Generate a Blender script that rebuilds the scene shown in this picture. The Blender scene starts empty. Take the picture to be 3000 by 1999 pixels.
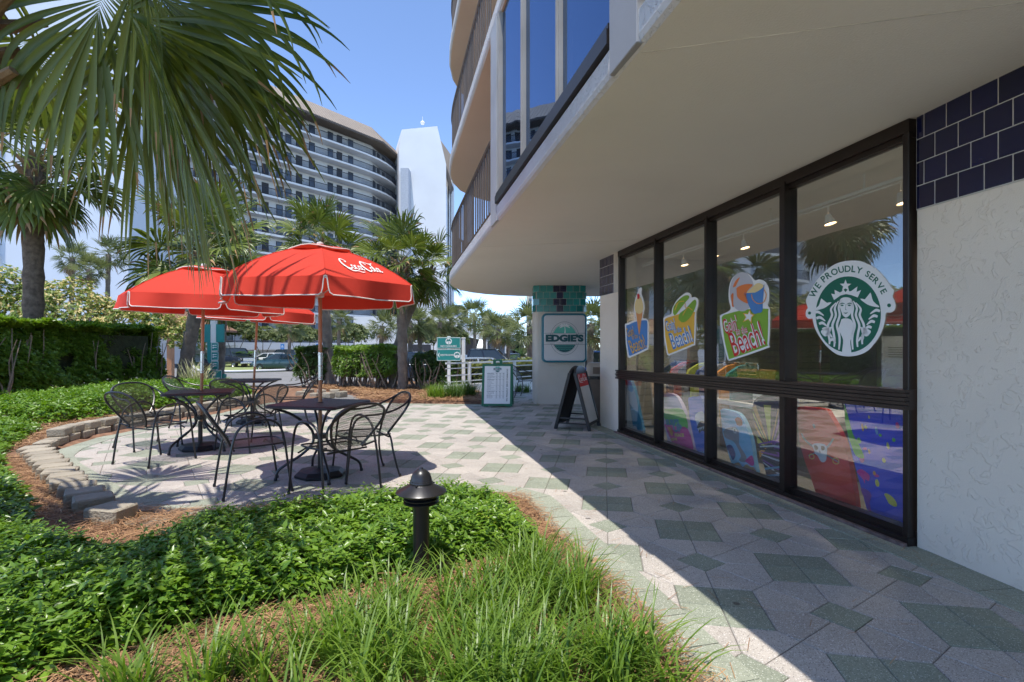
import bpy, math, random
import numpy as np
from mathutils import Vector, Matrix, noise
R = math.radians
random.seed(7)
rng = np.random.default_rng(7)
scene = bpy.context.scene

# ------------------------------------------------------------------ camera
FPX, YH, CAMH = 1540.0, 1016.0, 1.32          # focal length in photo pixels, horizon row, eye height
cam_d = bpy.data.cameras.new('camera')
cam = bpy.data.objects.new('camera', cam_d)
scene.collection.objects.link(cam)
cam.location = (0, 0, CAMH)
cam.rotation_euler = (R(90), 0, 0)
cam_d.sensor_width = 36
cam_d.lens = 36 * FPX / 3000
cam_d.shift_y = (YH - 999.5) / 3000
cam_d.clip_start = 0.05
cam_d.clip_end = 3000
scene.camera = cam

# ------------------------------------------------------------------ sky, sun, exposure
SUN = Vector((-0.09, -0.25, 1.0)).normalized()
world = bpy.data.worlds.new('World')
scene.world = world
world.use_nodes = True
wn = world.node_tree.nodes
bg = wn['Background']
sky = wn.new('ShaderNodeTexSky')
sky.sky_type = 'NISHITA'
sky.sun_disc = False
sky.sun_elevation = math.asin(SUN.z)
sky.sun_rotation = math.atan2(SUN.x, SUN.y)
sky.air_density = 1.0
sky.dust_density = 0.0
sky.altitude = 5500
sky.ozone_density = 2.0
world.node_tree.links.new(sky.outputs[0], bg.inputs[0])
bg.inputs[1].default_value = 0.15
sd = bpy.data.lights.new('sun', 'SUN')
sd.energy = 2.0
sd.angle = R(0.53)
sd.color = (1.0, 0.95, 0.87)
sun = bpy.data.objects.new('sun', sd)
scene.collection.objects.link(sun)
sun.rotation_euler = SUN.to_track_quat('Z', 'Y').to_euler()
sun.location = SUN * 40
vs = scene.view_settings
vs.view_transform = 'Standard'
vs.look = 'None'
vs.exposure = 1.5
vs.gamma = 1.0
vs.use_curve_mapping = False
scene.render.engine = 'CYCLES'
scene.cycles.max_bounces = 10
scene.cycles.transparent_max_bounces = 24

# ------------------------------------------------------------------ helpers
COL = scene.collection
def G(x, y, z=0.0):
    """photo pixel -> point on the horizontal plane at height z"""
    o = y - YH
    d = FPX * (CAMH - z) / o
    return Vector(((x - 1500) * d / FPX, d, z))
def W(x, y, d):
    """photo pixel -> point at depth d"""
    return Vector(((x - 1500) * d / FPX, d, CAMH + (YH - y) * d / FPX))
def tag(o, label=None, cat=None, group=None, kind=None):
    if label: o['label'] = label
    if cat: o['category'] = cat
    if group: o['group'] = group
    if kind: o['kind'] = kind
    return o
def empty(name, loc=(0, 0, 0), rz=0.0, parent=None):
    o = bpy.data.objects.new(name, None)
    COL.objects.link(o)
    o.location = loc
    o.rotation_euler = (0, 0, rz)
    o.empty_display_size = 0.1
    if parent: o.parent = parent
    return o
def thing(name, label, cat, loc=(0, 0, 0), rz=0.0, group=None):
    return tag(empty(name, loc, rz), label, cat, group)
def mesh_obj(name, me, parent=None, loc=(0, 0, 0), rot=(0, 0, 0), scale=(1, 1, 1)):
    o = bpy.data.objects.new(name, me)
    COL.objects.link(o)
    o.location = loc; o.rotation_euler = rot; o.scale = scale
    if parent: o.parent = parent
    return o
def copy_tree(o, parent=None):
    c = o.copy(); COL.objects.link(c)
    c.parent = parent
    if parent: c.matrix_parent_inverse = o.matrix_parent_inverse.copy()
    for ch in o.children: copy_tree(ch, c)
    return c

class MB:
    """collects polygons for one mesh"""
    def __init__(s): s.v = []; s.f = []; s.m = []; s.mats = []
    def mi(s, mat):
        if mat is None: return 0
        if mat not in s.mats: s.mats.append(mat)
        return s.mats.index(mat)
    def poly(s, pts, mat=None):
        n = len(s.v); s.v += [tuple(p) for p in pts]
        s.f.append(tuple(range(n, n + len(pts)))); s.m.append(s.mi(mat))
    def add(s, vs, fs, mat=None):
        n = len(s.v); s.v += [tuple(p) for p in vs]; k = s.mi(mat)
        for f in fs: s.f.append(tuple(i + n for i in f)); s.m.append(k)
    def box(s, c, d, mat=None, rz=0.0, bev=0.0):
        x, y, z = d[0] / 2, d[1] / 2, d[2] / 2
        M = Matrix.Rotation(rz, 3, 'Z')
        if bev <= 0:
            vs = [Vector(c) + M @ Vector((a * x, b * y, e * z)) for a in (-1, 1) for b in (-1, 1) for e in (-1, 1)]
            s.add(vs, [(0, 1, 3, 2), (4, 6, 7, 5), (0, 4, 5, 1), (2, 3, 7, 6), (0, 2, 6, 4), (1, 5, 7, 3)], mat)
        else:
            b = min(bev, x * .9, y * .9, z * .9)
            rings = []
            for zz, q in ((-z, b), (-z + b, 0), (z - b, 0), (z, b)):
                X, Y = x - q, y - q
                X2, Y2 = x - b - q * .0, y - b - q * .0
                ring = [(-X, -Y2 + (q*0)), (-X2, -Y), (X2, -Y), (X, -Y2), (X, Y2), (X2, Y), (-X2, Y), (-X, Y2)]
                rings.append([Vector(c) + M @ Vector((p[0], p[1], zz)) for p in ring])
            s.loft(rings, True, mat, cap=True)
    def obox(s, a, b, w, h, mat=None, up=(0, 0, 1)):
        """beam with rectangular section from a to b"""
        a = Vector(a); b = Vector(b); t = (b - a).normalized()
        u = Vector(up); r = t.cross(u)
        if r.length < 1e-5: r = t.cross(Vector((0, 1, 0)))
        r.normalize(); u = r.cross(t)
        ring = lambda p: [p + r * (w / 2 * i) + u * (h / 2 * j) for i, j in ((-1, -1), (1, -1), (1, 1), (-1, 1))]
        s.loft([ring(a), ring(b)], True, mat, cap=True)
    def loft(s, rings, closed=True, mat=None, cap=False):
        n0 = len(s.v); n = len(rings[0]); k = s.mi(mat)
        for r in rings: s.v += [tuple(p) for p in r]
        m = n if closed else n - 1
        for i in range(len(rings) - 1):
            for j in range(m):
                a = n0 + i * n + j; b = n0 + i * n + (j + 1) % n
                s.f.append((a, b, b + n, a + n)); s.m.append(k)
        if cap:
            s.f.append(tuple(n0 + j for j in reversed(range(n)))); s.m.append(k)
            e = n0 + (len(rings) - 1) * n
            s.f.append(tuple(e + j for j in range(n))); s.m.append(k)
    def tube(s, pts, rad, n=8, mat=None, cap=True, flat=1.0):
        pts = [Vector(p) for p in pts]
        if not hasattr(rad, '__len__'): rad = [rad] * len(pts)
        rings = []; ref = None
        for i, p in enumerate(pts):
            t = (pts[min(i + 1, len(pts) - 1)] - pts[max(i - 1, 0)]).normalized()
            if ref is None:
                ref = Vector((0, 0, 1)) if abs(t.z) < .9 else Vector((1, 0, 0))
            r = t.cross(ref)
            if r.length < 1e-4: r = t.cross(Vector((0.3, 1, 0.1)))
            r.normalize(); u = r.cross(t).normalized(); ref = u
            rings.append([p + (r * math.cos(a) + u * math.sin(a) * flat) * rad[i]
                          for a in (2 * math.pi * j / n for j in range(n))])
        s.loft(rings, True, mat, cap)
    def lathe(s, prof, n=24, mat=None, c=(0, 0, 0), cap=True):
        c = Vector(c)
        rings = [[c + Vector((r * math.cos(2 * math.pi * j / n), r * math.sin(2 * math.pi * j / n), z)) for j in range(n)] for r, z in prof]
        s.loft(rings, True, mat, cap)
    def prism(s, poly, vec, mat=None):
        """polygon extruded along vec"""
        a = [Vector(p) for p in poly]; b = [p + Vector(vec) for p in a]
        s.loft([a, b], True, mat, cap=True)
    def mesh(s, name, mat=None, smooth=False):
        me = bpy.data.meshes.new(name)
        me.from_pydata(s.v, [], s.f)
        ms = s.mats if s.mats else ([mat] if mat else [])
        for m in ms: me.materials.append(m)
        if len(ms) > 1: me.polygons.foreach_set('material_index', s.m)
        if smooth: me.polygons.foreach_set('use_smooth', [True] * len(me.polygons))
        me.update()
        return me
    def build(s, name, mat=None, parent=None, loc=(0, 0, 0), rot=(0, 0, 0), smooth=False):
        o = mesh_obj(name, s.mesh(name, mat, smooth), parent, loc, rot)
        if smooth == 'auto' or smooth: shade_auto(o)
        return o
def shade_auto(o, ang=40):
    me = o.data
    me.polygons.foreach_set('use_smooth', [True] * len(me.polygons))
    try: me.set_sharp_from_angle(angle=R(ang))
    except Exception: pass
def np_mesh(name, verts, quads, mat, smooth=True, mats=None, midx=None):
    """fast mesh from numpy arrays: verts (n,3), quads (m,4) or tris (m,3)"""
    me = bpy.data.meshes.new(name)
    k = quads.shape[1]
    me.vertices.add(len(verts)); me.vertices.foreach_set('co', verts.astype(np.float32).ravel())
    me.loops.add(quads.size); me.loops.foreach_set('vertex_index', quads.astype(np.int32).ravel())
    me.polygons.add(len(quads))
    me.polygons.foreach_set('loop_start', np.arange(0, quads.size, k, dtype=np.int32))
    for m in (mats or [mat]): me.materials.append(m)
    if midx is not None: me.polygons.foreach_set('material_index', midx.astype(np.int32))
    me.polygons.foreach_set('use_smooth', np.full(len(quads), smooth))
    me.update(calc_edges=True); me.validate()
    return me
def catmull(pts, n=6):
    pts = [Vector(p) for p in pts]; out = []
    for i in range(len(pts) - 1):
        p0 = pts[max(i - 1, 0)]; p1 = pts[i]; p2 = pts[i + 1]; p3 = pts[min(i + 2, len(pts) - 1)]
        for k in range(n):
            t = k / n
            out.append(.5 * ((2 * p1) + (p2 - p0) * t + (2 * p0 - 5 * p1 + 4 * p2 - p3) * t * t + (3 * p1 - p0 - 3 * p2 + p3) * t ** 3))
    out.append(pts[-1]); return out
def inside(pt, poly):
    x, y = pt[0], pt[1]; c = False; j = len(poly) - 1
    for i in range(len(poly)):
        xi, yi = poly[i][0], poly[i][1]; xj, yj = poly[j][0], poly[j][1]
        if (yi > y) != (yj > y) and x < (xj - xi) * (y - yi) / (yj - yi) + xi: c = not c
        j = i
    return c
def inside_np(P, poly):
    x, y = P[:, 0], P[:, 1]; c = np.zeros(len(P), bool); j = len(poly) - 1
    for i in range(len(poly)):
        xi, yi = poly[i][0], poly[i][1]; xj, yj = poly[j][0], poly[j][1]
        if yi != yj:
            c ^= ((yi > y) != (yj > y)) & (x < (xj - xi) * (y - yi) / (yj - yi) + xi)
        j = i
    return c
def edge_dist_np(P, poly):
    d = np.full(len(P), 1e9)
    for i in range(len(poly)):
        a = np.array(poly[i][:2], float); b = np.array(poly[(i + 1) % len(poly)][:2], float)
        ab = b - a; t = np.clip(((P[:, :2] - a) @ ab) / max(ab @ ab, 1e-9), 0, 1)
        d = np.minimum(d, np.linalg.norm(P[:, :2] - (a + t[:, None] * ab), axis=1))
    return d

# ------------------------------------------------------------------ materials
def newmat(name):
    m = bpy.data.materials.new(name); m.use_nodes = True
    return m, m.node_tree.nodes, m.node_tree.links, m.node_tree.nodes['Principled BSDF']
def mat(name, col, rough=.6, metal=0.0, var=.12, scale=6.0, bump=0.0, bscale=60.0, spec=.5, objvar=0.0, coat=0.0, island=0.0,
        stain=0.0, stain_col=(.1, .08, .06), stain_scale=1.5, trans=0.0, coord='Object'):
    """plain procedural material: colour with noise variation, optional bump, stains and per-object variation"""
    m, N, L, b = newmat(name)
    tc = N.new('ShaderNodeTexCoord')
    nz = N.new('ShaderNodeTexNoise'); nz.inputs['Scale'].default_value = scale; nz.inputs['Detail'].default_value = 6
    L.new(tc.outputs[coord], nz.inputs['Vector'])
    hsv = N.new('ShaderNodeHueSaturation'); hsv.inputs['Color'].default_value = (*col, 1)
    mr = N.new('ShaderNodeMapRange'); mr.inputs[1].default_value = .25; mr.inputs[2].default_value = .75
    mr.inputs[3].default_value = 1 - var; mr.inputs[4].default_value = 1 + var
    L.new(nz.outputs['Fac'], mr.inputs[0])
    last = mr.outputs[0]
    if objvar or island:
        oi = N.new('ShaderNodeObjectInfo'); src = oi.outputs['Random']
        if island:
            ge = N.new('ShaderNodeNewGeometry'); ad = N.new('ShaderNodeMath'); ad.operation = 'ADD'
            L.new(src, ad.inputs[0]); L.new(ge.outputs['Random Per Island'], ad.inputs[1])
            fr = N.new('ShaderNodeMath'); fr.operation = 'FRACT'; L.new(ad.outputs[0], fr.inputs[0]); src = fr.outputs[0]
        a = island or objvar
        m2 = N.new('ShaderNodeMapRange'); m2.inputs[3].default_value = 1 - a; m2.inputs[4].default_value = 1 + a
        L.new(src, m2.inputs[0])
        mu = N.new('ShaderNodeMath'); mu.operation = 'MULTIPLY'
        L.new(last, mu.inputs[0]); L.new(m2.outputs[0], mu.inputs[1]); last = mu.outputs[0]
    L.new(last, hsv.inputs['Value'])
    colout = hsv.outputs[0]
    if stain:
        n2 = N.new('ShaderNodeTexNoise'); n2.inputs['Scale'].default_value = stain_scale; n2.inputs['Detail'].default_value = 8
        n2.inputs['Roughness'].default_value = .65
        L.new(tc.outputs[coord], n2.inputs['Vector'])
        r2 = N.new('ShaderNodeMapRange'); r2.inputs[1].default_value = .5; r2.inputs[2].default_value = .8
        r2.inputs[3].default_value = 0; r2.inputs[4].default_value = stain; L.new(n2.outputs['Fac'], r2.inputs[0])
        mx = N.new('ShaderNodeMix'); mx.data_type = 'RGBA'
        L.new(r2.outputs[0], mx.inputs[0]); L.new(colout, mx.inputs[6]); mx.inputs[7].default_value = (*stain_col, 1)
        colout = mx.outputs[2]
    L.new(colout, b.inputs['Base Color'])
    b.inputs['Roughness'].default_value = rough; b.inputs['Metallic'].default_value = metal
    b.inputs['Specular IOR Level'].default_value = spec
    b.inputs['Coat Weight'].default_value = coat
    if bump:
        n3 = N.new('ShaderNodeTexNoise'); n3.inputs['Scale'].default_value = bscale; n3.inputs['Detail'].default_value = 5
        L.new(tc.outputs[coord], n3.inputs['Vector'])
        bp = N.new('ShaderNodeBump'); bp.inputs['Strength'].default_value = bump; bp.inputs['Distance'].default_value = .02
        L.new(n3.outputs['Fac'], bp.inputs['Height']); L.new(bp.outputs[0], b.inputs['Normal'])
    return m
def leaf_mat(name, c1, c2, rough=.45, transl=.35, c3=None, c3amt=.1, spec=.5, scale=1.2):
    """foliage: colour varies leaf by leaf and in patches, part of the light passes through"""
    m, N, L, b = newmat(name)
    ge = N.new('ShaderNodeNewGeometry'); tc = N.new('ShaderNodeTexCoord'); oi = N.new('ShaderNodeObjectInfo')
    ad = N.new('ShaderNodeMath'); ad.operation = 'ADD'
    L.new(ge.outputs['Random Per Island'], ad.inputs[0]); L.new(oi.outputs['Random'], ad.inputs[1])
    fr = N.new('ShaderNodeMath'); fr.operation = 'FRACT'; L.new(ad.outputs[0], fr.inputs[0])
    nz = N.new('ShaderNodeTexNoise'); nz.inputs['Scale'].default_value = scale; nz.inputs['Detail'].default_value = 4
    L.new(tc.outputs['Object'], nz.inputs['Vector'])
    mm = N.new('ShaderNodeMath'); mm.operation = 'MULTIPLY_ADD'; mm.inputs[1].default_value = .55
    L.new(fr.outputs[0], mm.inputs[0])
    m2 = N.new('ShaderNodeMath'); m2.operation = 'MULTIPLY'; m2.inputs[1].default_value = .55; L.new(nz.outputs['Fac'], m2.inputs[0])
    L.new(m2.outputs[0], mm.inputs[2])
    cr = N.new('ShaderNodeValToRGB'); el = cr.color_ramp.elements
    el[0].position = .12; el[0].color = (*c1, 1); el[1].position = .8; el[1].color = (*c2, 1)
    if c3:
        e = el.new(1 - c3amt * .55); e.color = (*c2, 1)
        e = el.new(min(1.0, 1 - c3amt * .55 + .03)); e.color = (*c3, 1)
        el[len(el) - 1].color = (*c3, 1)
    L.new(mm.outputs[0], cr.inputs[0])
    L.new(cr.outputs[0], b.inputs['Base Color'])
    b.inputs['Roughness'].default_value = rough; b.inputs['Specular IOR Level'].default_value = spec
    if transl:
        tr = N.new('ShaderNodeBsdfTranslucent'); mx = N.new('ShaderNodeMixShader')
        hs = N.new('ShaderNodeHueSaturation'); hs.inputs['Value'].default_value = 1.5; hs.inputs['Saturation'].default_value = 1.1
        L.new(cr.outputs[0], hs.inputs['Color']); L.new(hs.outputs[0], tr.inputs[0])
        mx.inputs[0].default_value = transl
        L.new(b.outputs[0], mx.inputs[1]); L.new(tr.outputs[0], mx.inputs[2])
        L.new(mx.outputs[0], N['Material Output'].inputs[0])
    return m
def glass_mat(name, tint=(.9, .93, .93), f0=.05, f90=.9, wav=.05, gcol=(1, 1, 1)):
    """clear pane: Fresnel reflection over a tinted see-through layer (same from both sides)"""
    m, N, L, b = newmat(name); N.remove(b)
    lw = N.new('ShaderNodeLayerWeight'); lw.inputs[0].default_value = .5
    pw = N.new('ShaderNodeMath'); pw.operation = 'POWER'; pw.inputs[1].default_value = 4.0; L.new(lw.outputs['Facing'], pw.inputs[0])
    ma = N.new('ShaderNodeMath'); ma.operation = 'MULTIPLY_ADD'; ma.inputs[1].default_value = f90 - f0; ma.inputs[2].default_value = f0; ma.use_clamp = True
    L.new(pw.outputs[0], ma.inputs[0])
    tr = N.new('ShaderNodeBsdfTransparent'); tr.inputs[0].default_value = (*tint, 1)
    gl = N.new('ShaderNodeBsdfGlossy'); gl.inputs['Roughness'].default_value = 0.004; gl.inputs[0].default_value = (*gcol, 1)
    tc = N.new('ShaderNodeTexCoord'); nz = N.new('ShaderNodeTexNoise'); nz.inputs['Scale'].default_value = 1.1; nz.inputs['Detail'].default_value = 1
    L.new(tc.outputs['Object'], nz.inputs['Vector'])
    bp = N.new('ShaderNodeBump'); bp.inputs['Strength'].default_value = wav; bp.inputs['Distance'].default_value = .05
    L.new(nz.outputs['Fac'], bp.inputs['Height']); L.new(bp.outputs[0], gl.inputs['Normal'])
    mx = N.new('ShaderNodeMixShader'); L.new(ma.outputs[0], mx.inputs[0]); L.new(tr.outputs[0], mx.inputs[1]); L.new(gl.outputs[0], mx.inputs[2])
    L.new(mx.outputs[0], N['Material Output'].inputs[0])
    return m
def emis_mat(name, col, strength):
    m, N, L, b = newmat(name)
    b.inputs['Base Color'].default_value = (*col, 1); b.inputs['Emission Color'].default_value = (*col, 1); b.inputs['Emission Strength'].default_value = strength
    return m
M = {}
def stucco(name, col, bs=38, st=.5, dist=.012, blotch=.1):
    """trowelled stucco: ridged relief"""
    m = mat(name, col, rough=.9, var=blotch, scale=.7, stain=.25, stain_col=tuple(c * .72 for c in col), stain_scale=.9, spec=.2)
    N = m.node_tree.nodes; L = m.node_tree.links; b = N['Principled BSDF']
    tc = N.new('ShaderNodeTexCoord')
    n1 = N.new('ShaderNodeTexNoise'); n1.inputs['Scale'].default_value = bs * .45; n1.inputs['Detail'].default_value = 3; n1.inputs['Distortion'].default_value = 1.2
    n2 = N.new('ShaderNodeTexNoise'); n2.inputs['Scale'].default_value = bs * 6; n2.inputs['Detail'].default_value = 3
    L.new(tc.outputs['Object'], n1.inputs['Vector']); L.new(tc.outputs['Object'], n2.inputs['Vector'])
    r = N.new('ShaderNodeValToRGB'); e = r.color_ramp.elements; e[0].position = .56; e[0].color = (0, 0, 0, 1); e[1].position = .60; e[1].color = (1, 1, 1, 1)
    L.new(n1.outputs['Fac'], r.inputs[0])
    ad = N.new('ShaderNodeMath'); ad.operation = 'MULTIPLY_ADD'; ad.inputs[1].default_value = .35
    L.new(n2.outputs['Fac'], ad.inputs[0]); L.new(r.outputs[0], ad.inputs[2])
    bp = N.new('ShaderNodeBump'); bp.inputs['Strength'].default_value = st; bp.inputs['Distance'].default_value = dist
    L.new(ad.outputs[0], bp.inputs['Height']); L.new(bp.outputs[0], b.inputs['Normal'])
    return m
def speckle(name, col, c2, c3, sc=260, island=.1):
    """exposed-aggregate concrete: base colour with light and dark chips"""
    m = mat(name, col, rough=.75, var=.10, scale=2.2, island=island, stain=.6, stain_col=tuple(c * .55 for c in col), stain_scale=.9, spec=.3, coord='Generated')
    N = m.node_tree.nodes; L = m.node_tree.links; b = N['Principled BSDF']
    old = b.inputs['Base Color'].links[0].from_socket
    ge = N.new('ShaderNodeNewGeometry')
    for nd in [n for n in N if n.type == 'TEX_NOISE']:
        for l in list(nd.inputs['Vector'].links): L.remove(l)
        L.new(ge.outputs['Position'], nd.inputs['Vector'])
    vo = N.new('ShaderNodeTexVoronoi'); vo.inputs['Scale'].default_value = sc
    L.new(ge.outputs['Position'], vo.inputs['Vector'])
    cr = N.new('ShaderNodeValToRGB'); cr.color_ramp.interpolation = 'CONSTANT'
    e = cr.color_ramp.elements; e[0].position = 0; e[0].color = (*c2, 1); e[1].position = .09; e[1].color = (0, 0, 0, 0)
    x = e.new(.93); x.color = (*c3, 1)
    sp = N.new('ShaderNodeSeparateColor'); L.new(vo.outputs['Color'], sp.inputs[0]); L.new(sp.outputs[0], cr.inputs[0])
    mx = N.new('ShaderNodeMix'); mx.data_type = 'RGBA'
    lt = N.new('ShaderNodeMath'); lt.operation = 'MULTIPLY'; lt.inputs[1].default_value = .75; L.new(cr.outputs['Alpha'], lt.inputs[0])
    L.new(lt.outputs[0], mx.inputs[0]); L.new(old, mx.inputs[6]); L.new(cr.outputs[0], mx.inputs[7])
    v2 = N.new('ShaderNodeTexVoronoi'); v2.inputs['Scale'].default_value = 2.3; L.new(ge.outputs['Position'], v2.inputs['Vector'])
    sp2 = N.new('ShaderNodeMapRange'); sp2.inputs[1].default_value = .035; sp2.inputs[2].default_value = .055; sp2.inputs[3].default_value = .8; sp2.inputs[4].default_value = 0; L.new(v2.outputs['Distance'], sp2.inputs[0])
    m3 = N.new('ShaderNodeMix'); m3.data_type = 'RGBA'; L.new(sp2.outputs[0], m3.inputs[0]); L.new(mx.outputs[2], m3.inputs[6]); m3.inputs[7].default_value = (.07, .06, .05, 1)
    L.new(m3.outputs[2], b.inputs['Base Color'])
    bp = N.new('ShaderNodeBump'); bp.inputs['Strength'].default_value = .25; bp.inputs['Distance'].default_value = .004
    L.new(vo.outputs['Distance'], bp.inputs['Height']); L.new(bp.outputs[0], b.inputs['Normal'])
    return m

M['paver_white'] = speckle('pale_aggregate_paver', (.43, .39, .345), (.16, .14, .13), (.72, .69, .66))
M['paver_green'] = speckle('green_aggregate_paver', (.255, .275, .21), (.12, .14, .11), (.58, .60, .52))
M['grout'] = mat('grout', (.20, .185, .165), rough=.95, var=.2, scale=3)
M['border_green'] = speckle('green_border_paver', (.30, .318, .245), (.17, .18, .15), (.62, .63, .55), island=.08)
M['soil'] = mat('pine_straw_soil', (.23, .125, .075), rough=1, var=.5, scale=9, bump=1, bscale=40)
M['asphalt'] = mat('asphalt', (.20, .195, .19), rough=.95, var=.15, scale=1.2, bump=.3, bscale=300, stain=.25, stain_col=(.11, .11, .11), stain_scale=.25)
M['stucco_cream'] = stucco('stucco_cream', (.62, .56, .48), st=.3)
M['stucco_white'] = stucco('stucco_white', (.74, .655, .55), bs=26, st=.45)
M['soffit'] = mat('soffit_paint', (.74, .70, .625), rough=.9, var=.05, scale=.5, bump=.18, bscale=90, spec=.15, stain=.30, stain_col=(.55, .51, .44), stain_scale=.45)
M['peach'] = mat('peach_soffit', (.68, .55, .43), rough=.9, var=.06, scale=.6, bump=.12, bscale=80, spec=.15)
M['slab_edge'] = stucco('slab_edge', (.60, .58, .56), bs=60, st=.7)
M['bronze'] = mat('dark_bronze_frame', (.022, .015, .012), rough=.38, var=.3, scale=5, spec=.5, metal=.3)
M['grey_frame'] = mat('grey_weathered_frame', (.33, .31, .285), rough=.6, var=.22, scale=3, stain=.4, stain_col=(.22, .16, .10), stain_scale=6)
M['grey_panel'] = mat('grey_panel', (.30, .30, .31), rough=.7, var=.06, scale=3, bump=.05)
M['picket'] = mat('brown_picket', (.115, .088, .07), rough=.6, var=.2, scale=4, objvar=.2)
M['glass'] = glass_mat('shop_glass', f0=.125, f90=1.0)
M['glass_up'] = glass_mat('upper_glass', tint=(.30, .36, .42), f0=.30, f90=.95, wav=.12, gcol=(.42, .55, .78))
M['tile_navy'] = mat('navy_tile', (.005, .007, .042), rough=.12, var=.2, scale=3, objvar=.25, coat=.4)
M['tile_plum'] = mat('plum_tile', (.035, .028, .06), rough=.2, var=.2, scale=3, objvar=.25, coat=.3)
M['tile_teal'] = mat('teal_tile', (.010, .19, .18), rough=.2, var=.2, scale=3, objvar=.22, coat=.3)
M['tile_grout'] = mat('tile_grout', (.48, .45, .40), rough=.9)
M['black_metal'] = mat('black_metal', (.018, .017, .018), rough=.33, var=.2, scale=9, spec=.55)
M['black_plastic'] = mat('black_plastic', (.013, .013, .014), rough=.45, var=.2, scale=8)
M['red_canvas'] = mat('red_canvas', (.74, .062, .042), rough=.85, var=.05, scale=1.5, bump=.05, bscale=500, spec=.2)
def canvas():
    m = mat('red_canvas', (.67, .060, .038), rough=.85, var=.09, scale=1.7, bump=.35, bscale=3.5, spec=.2, stain=.25, stain_col=(.50, .07, .05), stain_scale=2.5)
    N = m.node_tree.nodes; L = m.node_tree.links; b = N['Principled BSDF']
    tr = N.new('ShaderNodeBsdfTranslucent'); tr.inputs[0].default_value = (.85, .07, .03, 1); mx = N.new('ShaderNodeMixShader'); mx.inputs[0].default_value = .18
    L.new(b.outputs[0], mx.inputs[1]); L.new(tr.outputs[0], mx.inputs[2]); L.new(mx.outputs[0], N['Material Output'].inputs[0])
    return m
M['red_canvas'] = canvas()
M['white_trim'] = mat('white_trim', (.74, .68, .64), rough=.8)
M['white_paint'] = mat('white_paint', (.74, .73, .70), rough=.5, var=.05, stain=.15, stain_col=(.5, .48, .44))
M['wood'] = mat('varnished_wood', (.42, .19, .085), rough=.5, var=.25, scale=2.5)
M['steel'] = mat('bright_steel', (.55, .55, .56), rough=.25, metal=1, var=.1)
M['block'] = mat('concrete_block', (.36, .315, .24), rough=.95, var=.22, scale=5, bump=.8, bscale=45, objvar=.14, stain=.4, stain_col=(.17, .16, .13), stain_scale=6)
M['teal'] = mat('teal_paint', (.012, .225, .205), rough=.5, var=.08)
M['white_flat'] = mat('white_print', (.80, .79, .77), rough=.6, var=.02)
M['brown_bin'] = mat('brown_bin', (.12, .085, .06), rough=.7, var=.15, scale=8, bump=.2)
M['black_bag'] = mat('black_bag', (.012, .012, .014), rough=.25, bump=1.0, bscale=14)
# ================================================================== terrain
def hgt(x, y):
    """the ground falls to the parking lot beyond the patio"""
    t = min(max((y - 15.5) / 14.0, 0.0), 1.0)
    return -0.70 * t * t * (3 - 2 * t)
def GL(x, y):
    """photo pixel -> point on the sloping ground"""
    dx = (x - 1500) / FPX; dz = (YH - y) / FPX
    lo, hi = 1.0, 400.0
    for _ in range(60):
        m = (lo + hi) / 2
        if CAMH + dz * m > hgt(dx * m, m): lo = m
        else: hi = m
    return Vector((dx * lo, lo, hgt(dx * lo, lo)))
ys = list(np.arange(-30, 15, 5.0)) + list(np.arange(15, 31, 1.0)) + [35, 45, 60, 90, 140, 220, 400, 800, 1500]
xs = [-1200, -600, -300, -150, -80, -40, -20, -10, 0, 10, 20, 40, 80, 150, 300, 600, 1200]
V = [(x, y, hgt(x, y) - .06) for y in ys for x in xs]
F = [(j * len(xs) + i, j * len(xs) + i + 1, (j + 1) * len(xs) + i + 1, (j + 1) * len(xs) + i) for j in range(len(ys) - 1) for i in range(len(xs) - 1)]
mb = MB(); mb.add(V, F)
tag(mb.build('ground', mat('sandy_ground', (.22, .20, .15), rough=1, var=.3, scale=.4)), kind='structure')
# asphalt
ys2 = list(np.arange(12.3, 31, .6)) + [36, 45, 60, 80, 110]
mb = MB()
for j in range(len(ys2) - 1):
    for (x0, x1) in [(-90, -45), (-45, -20), (-20, -11), (-11, -6), (-6, -3), (-3, 0), (0, 6), (6, 20), (20, 60)]:
        mb.poly([(x0, ys2[j], hgt(0, ys2[j]) - .03), (x1, ys2[j], hgt(0, ys2[j]) - .03), (x1, ys2[j + 1], hgt(0, ys2[j + 1]) - .03), (x0, ys2[j + 1], hgt(0, ys2[j + 1]) - .03)])
tag(mb.build('parking_lot', M['asphalt']), kind='structure')

# ================================================================== patio of pavers
def FX(y): return 3.417 - .2174 * y            # shop front line
PATIO = [(1.05, .8), (.725, 2.07), (.53, 2.89), (.335, 3.63), (.12, 4.52), (-.085, 4.74), (-.55, 4.82), (-1.0, 4.70), (-1.42, 4.40), (-1.77, 4.20), (-2.2, 4.10),
         (-2.6, 4.08), (-3.0, 4.15), (-3.4, 4.40), (-3.89, 4.79), (-4.5, 5.30), (-5.03, 5.74), (-5.5, 6.2), (-5.79, 6.71), (-6.0, 7.6), (-5.95, 8.5),
         (-5.85, 9.7), (-5.75, 11), (-5.7, 12.4), (-3.75, 12.5), (-2.36, 12.15), (-.47, 11.96), (-.3, 12.6), (-.2, 14), (.4, 15.6), (5.2, 15.6), (5.2, 9.0),
         (FX(8.8), 8.8), (FX(3.45), 3.45), (2.76, 2.81), (2.85, 1.8), (2.9, .8)]
patio = tag(empty('patio'), kind='structure')
mb = MB()
import mathutils.geometry as mg
tri = mg.tessellate_polygon([[Vector((p[0], p[1], 0)) for p in PATIO]])
mb.add([(p[0], p[1], -.007) for p in PATIO], [tuple(t) for t in tri])
base = mb.build('grout_bed', M['grout'], patio)
for p in base.data.polygons:
    pass
ROT = R(-10.0); SP = .562; HB = .2045; HD = .1445; gp = .0022
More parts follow.
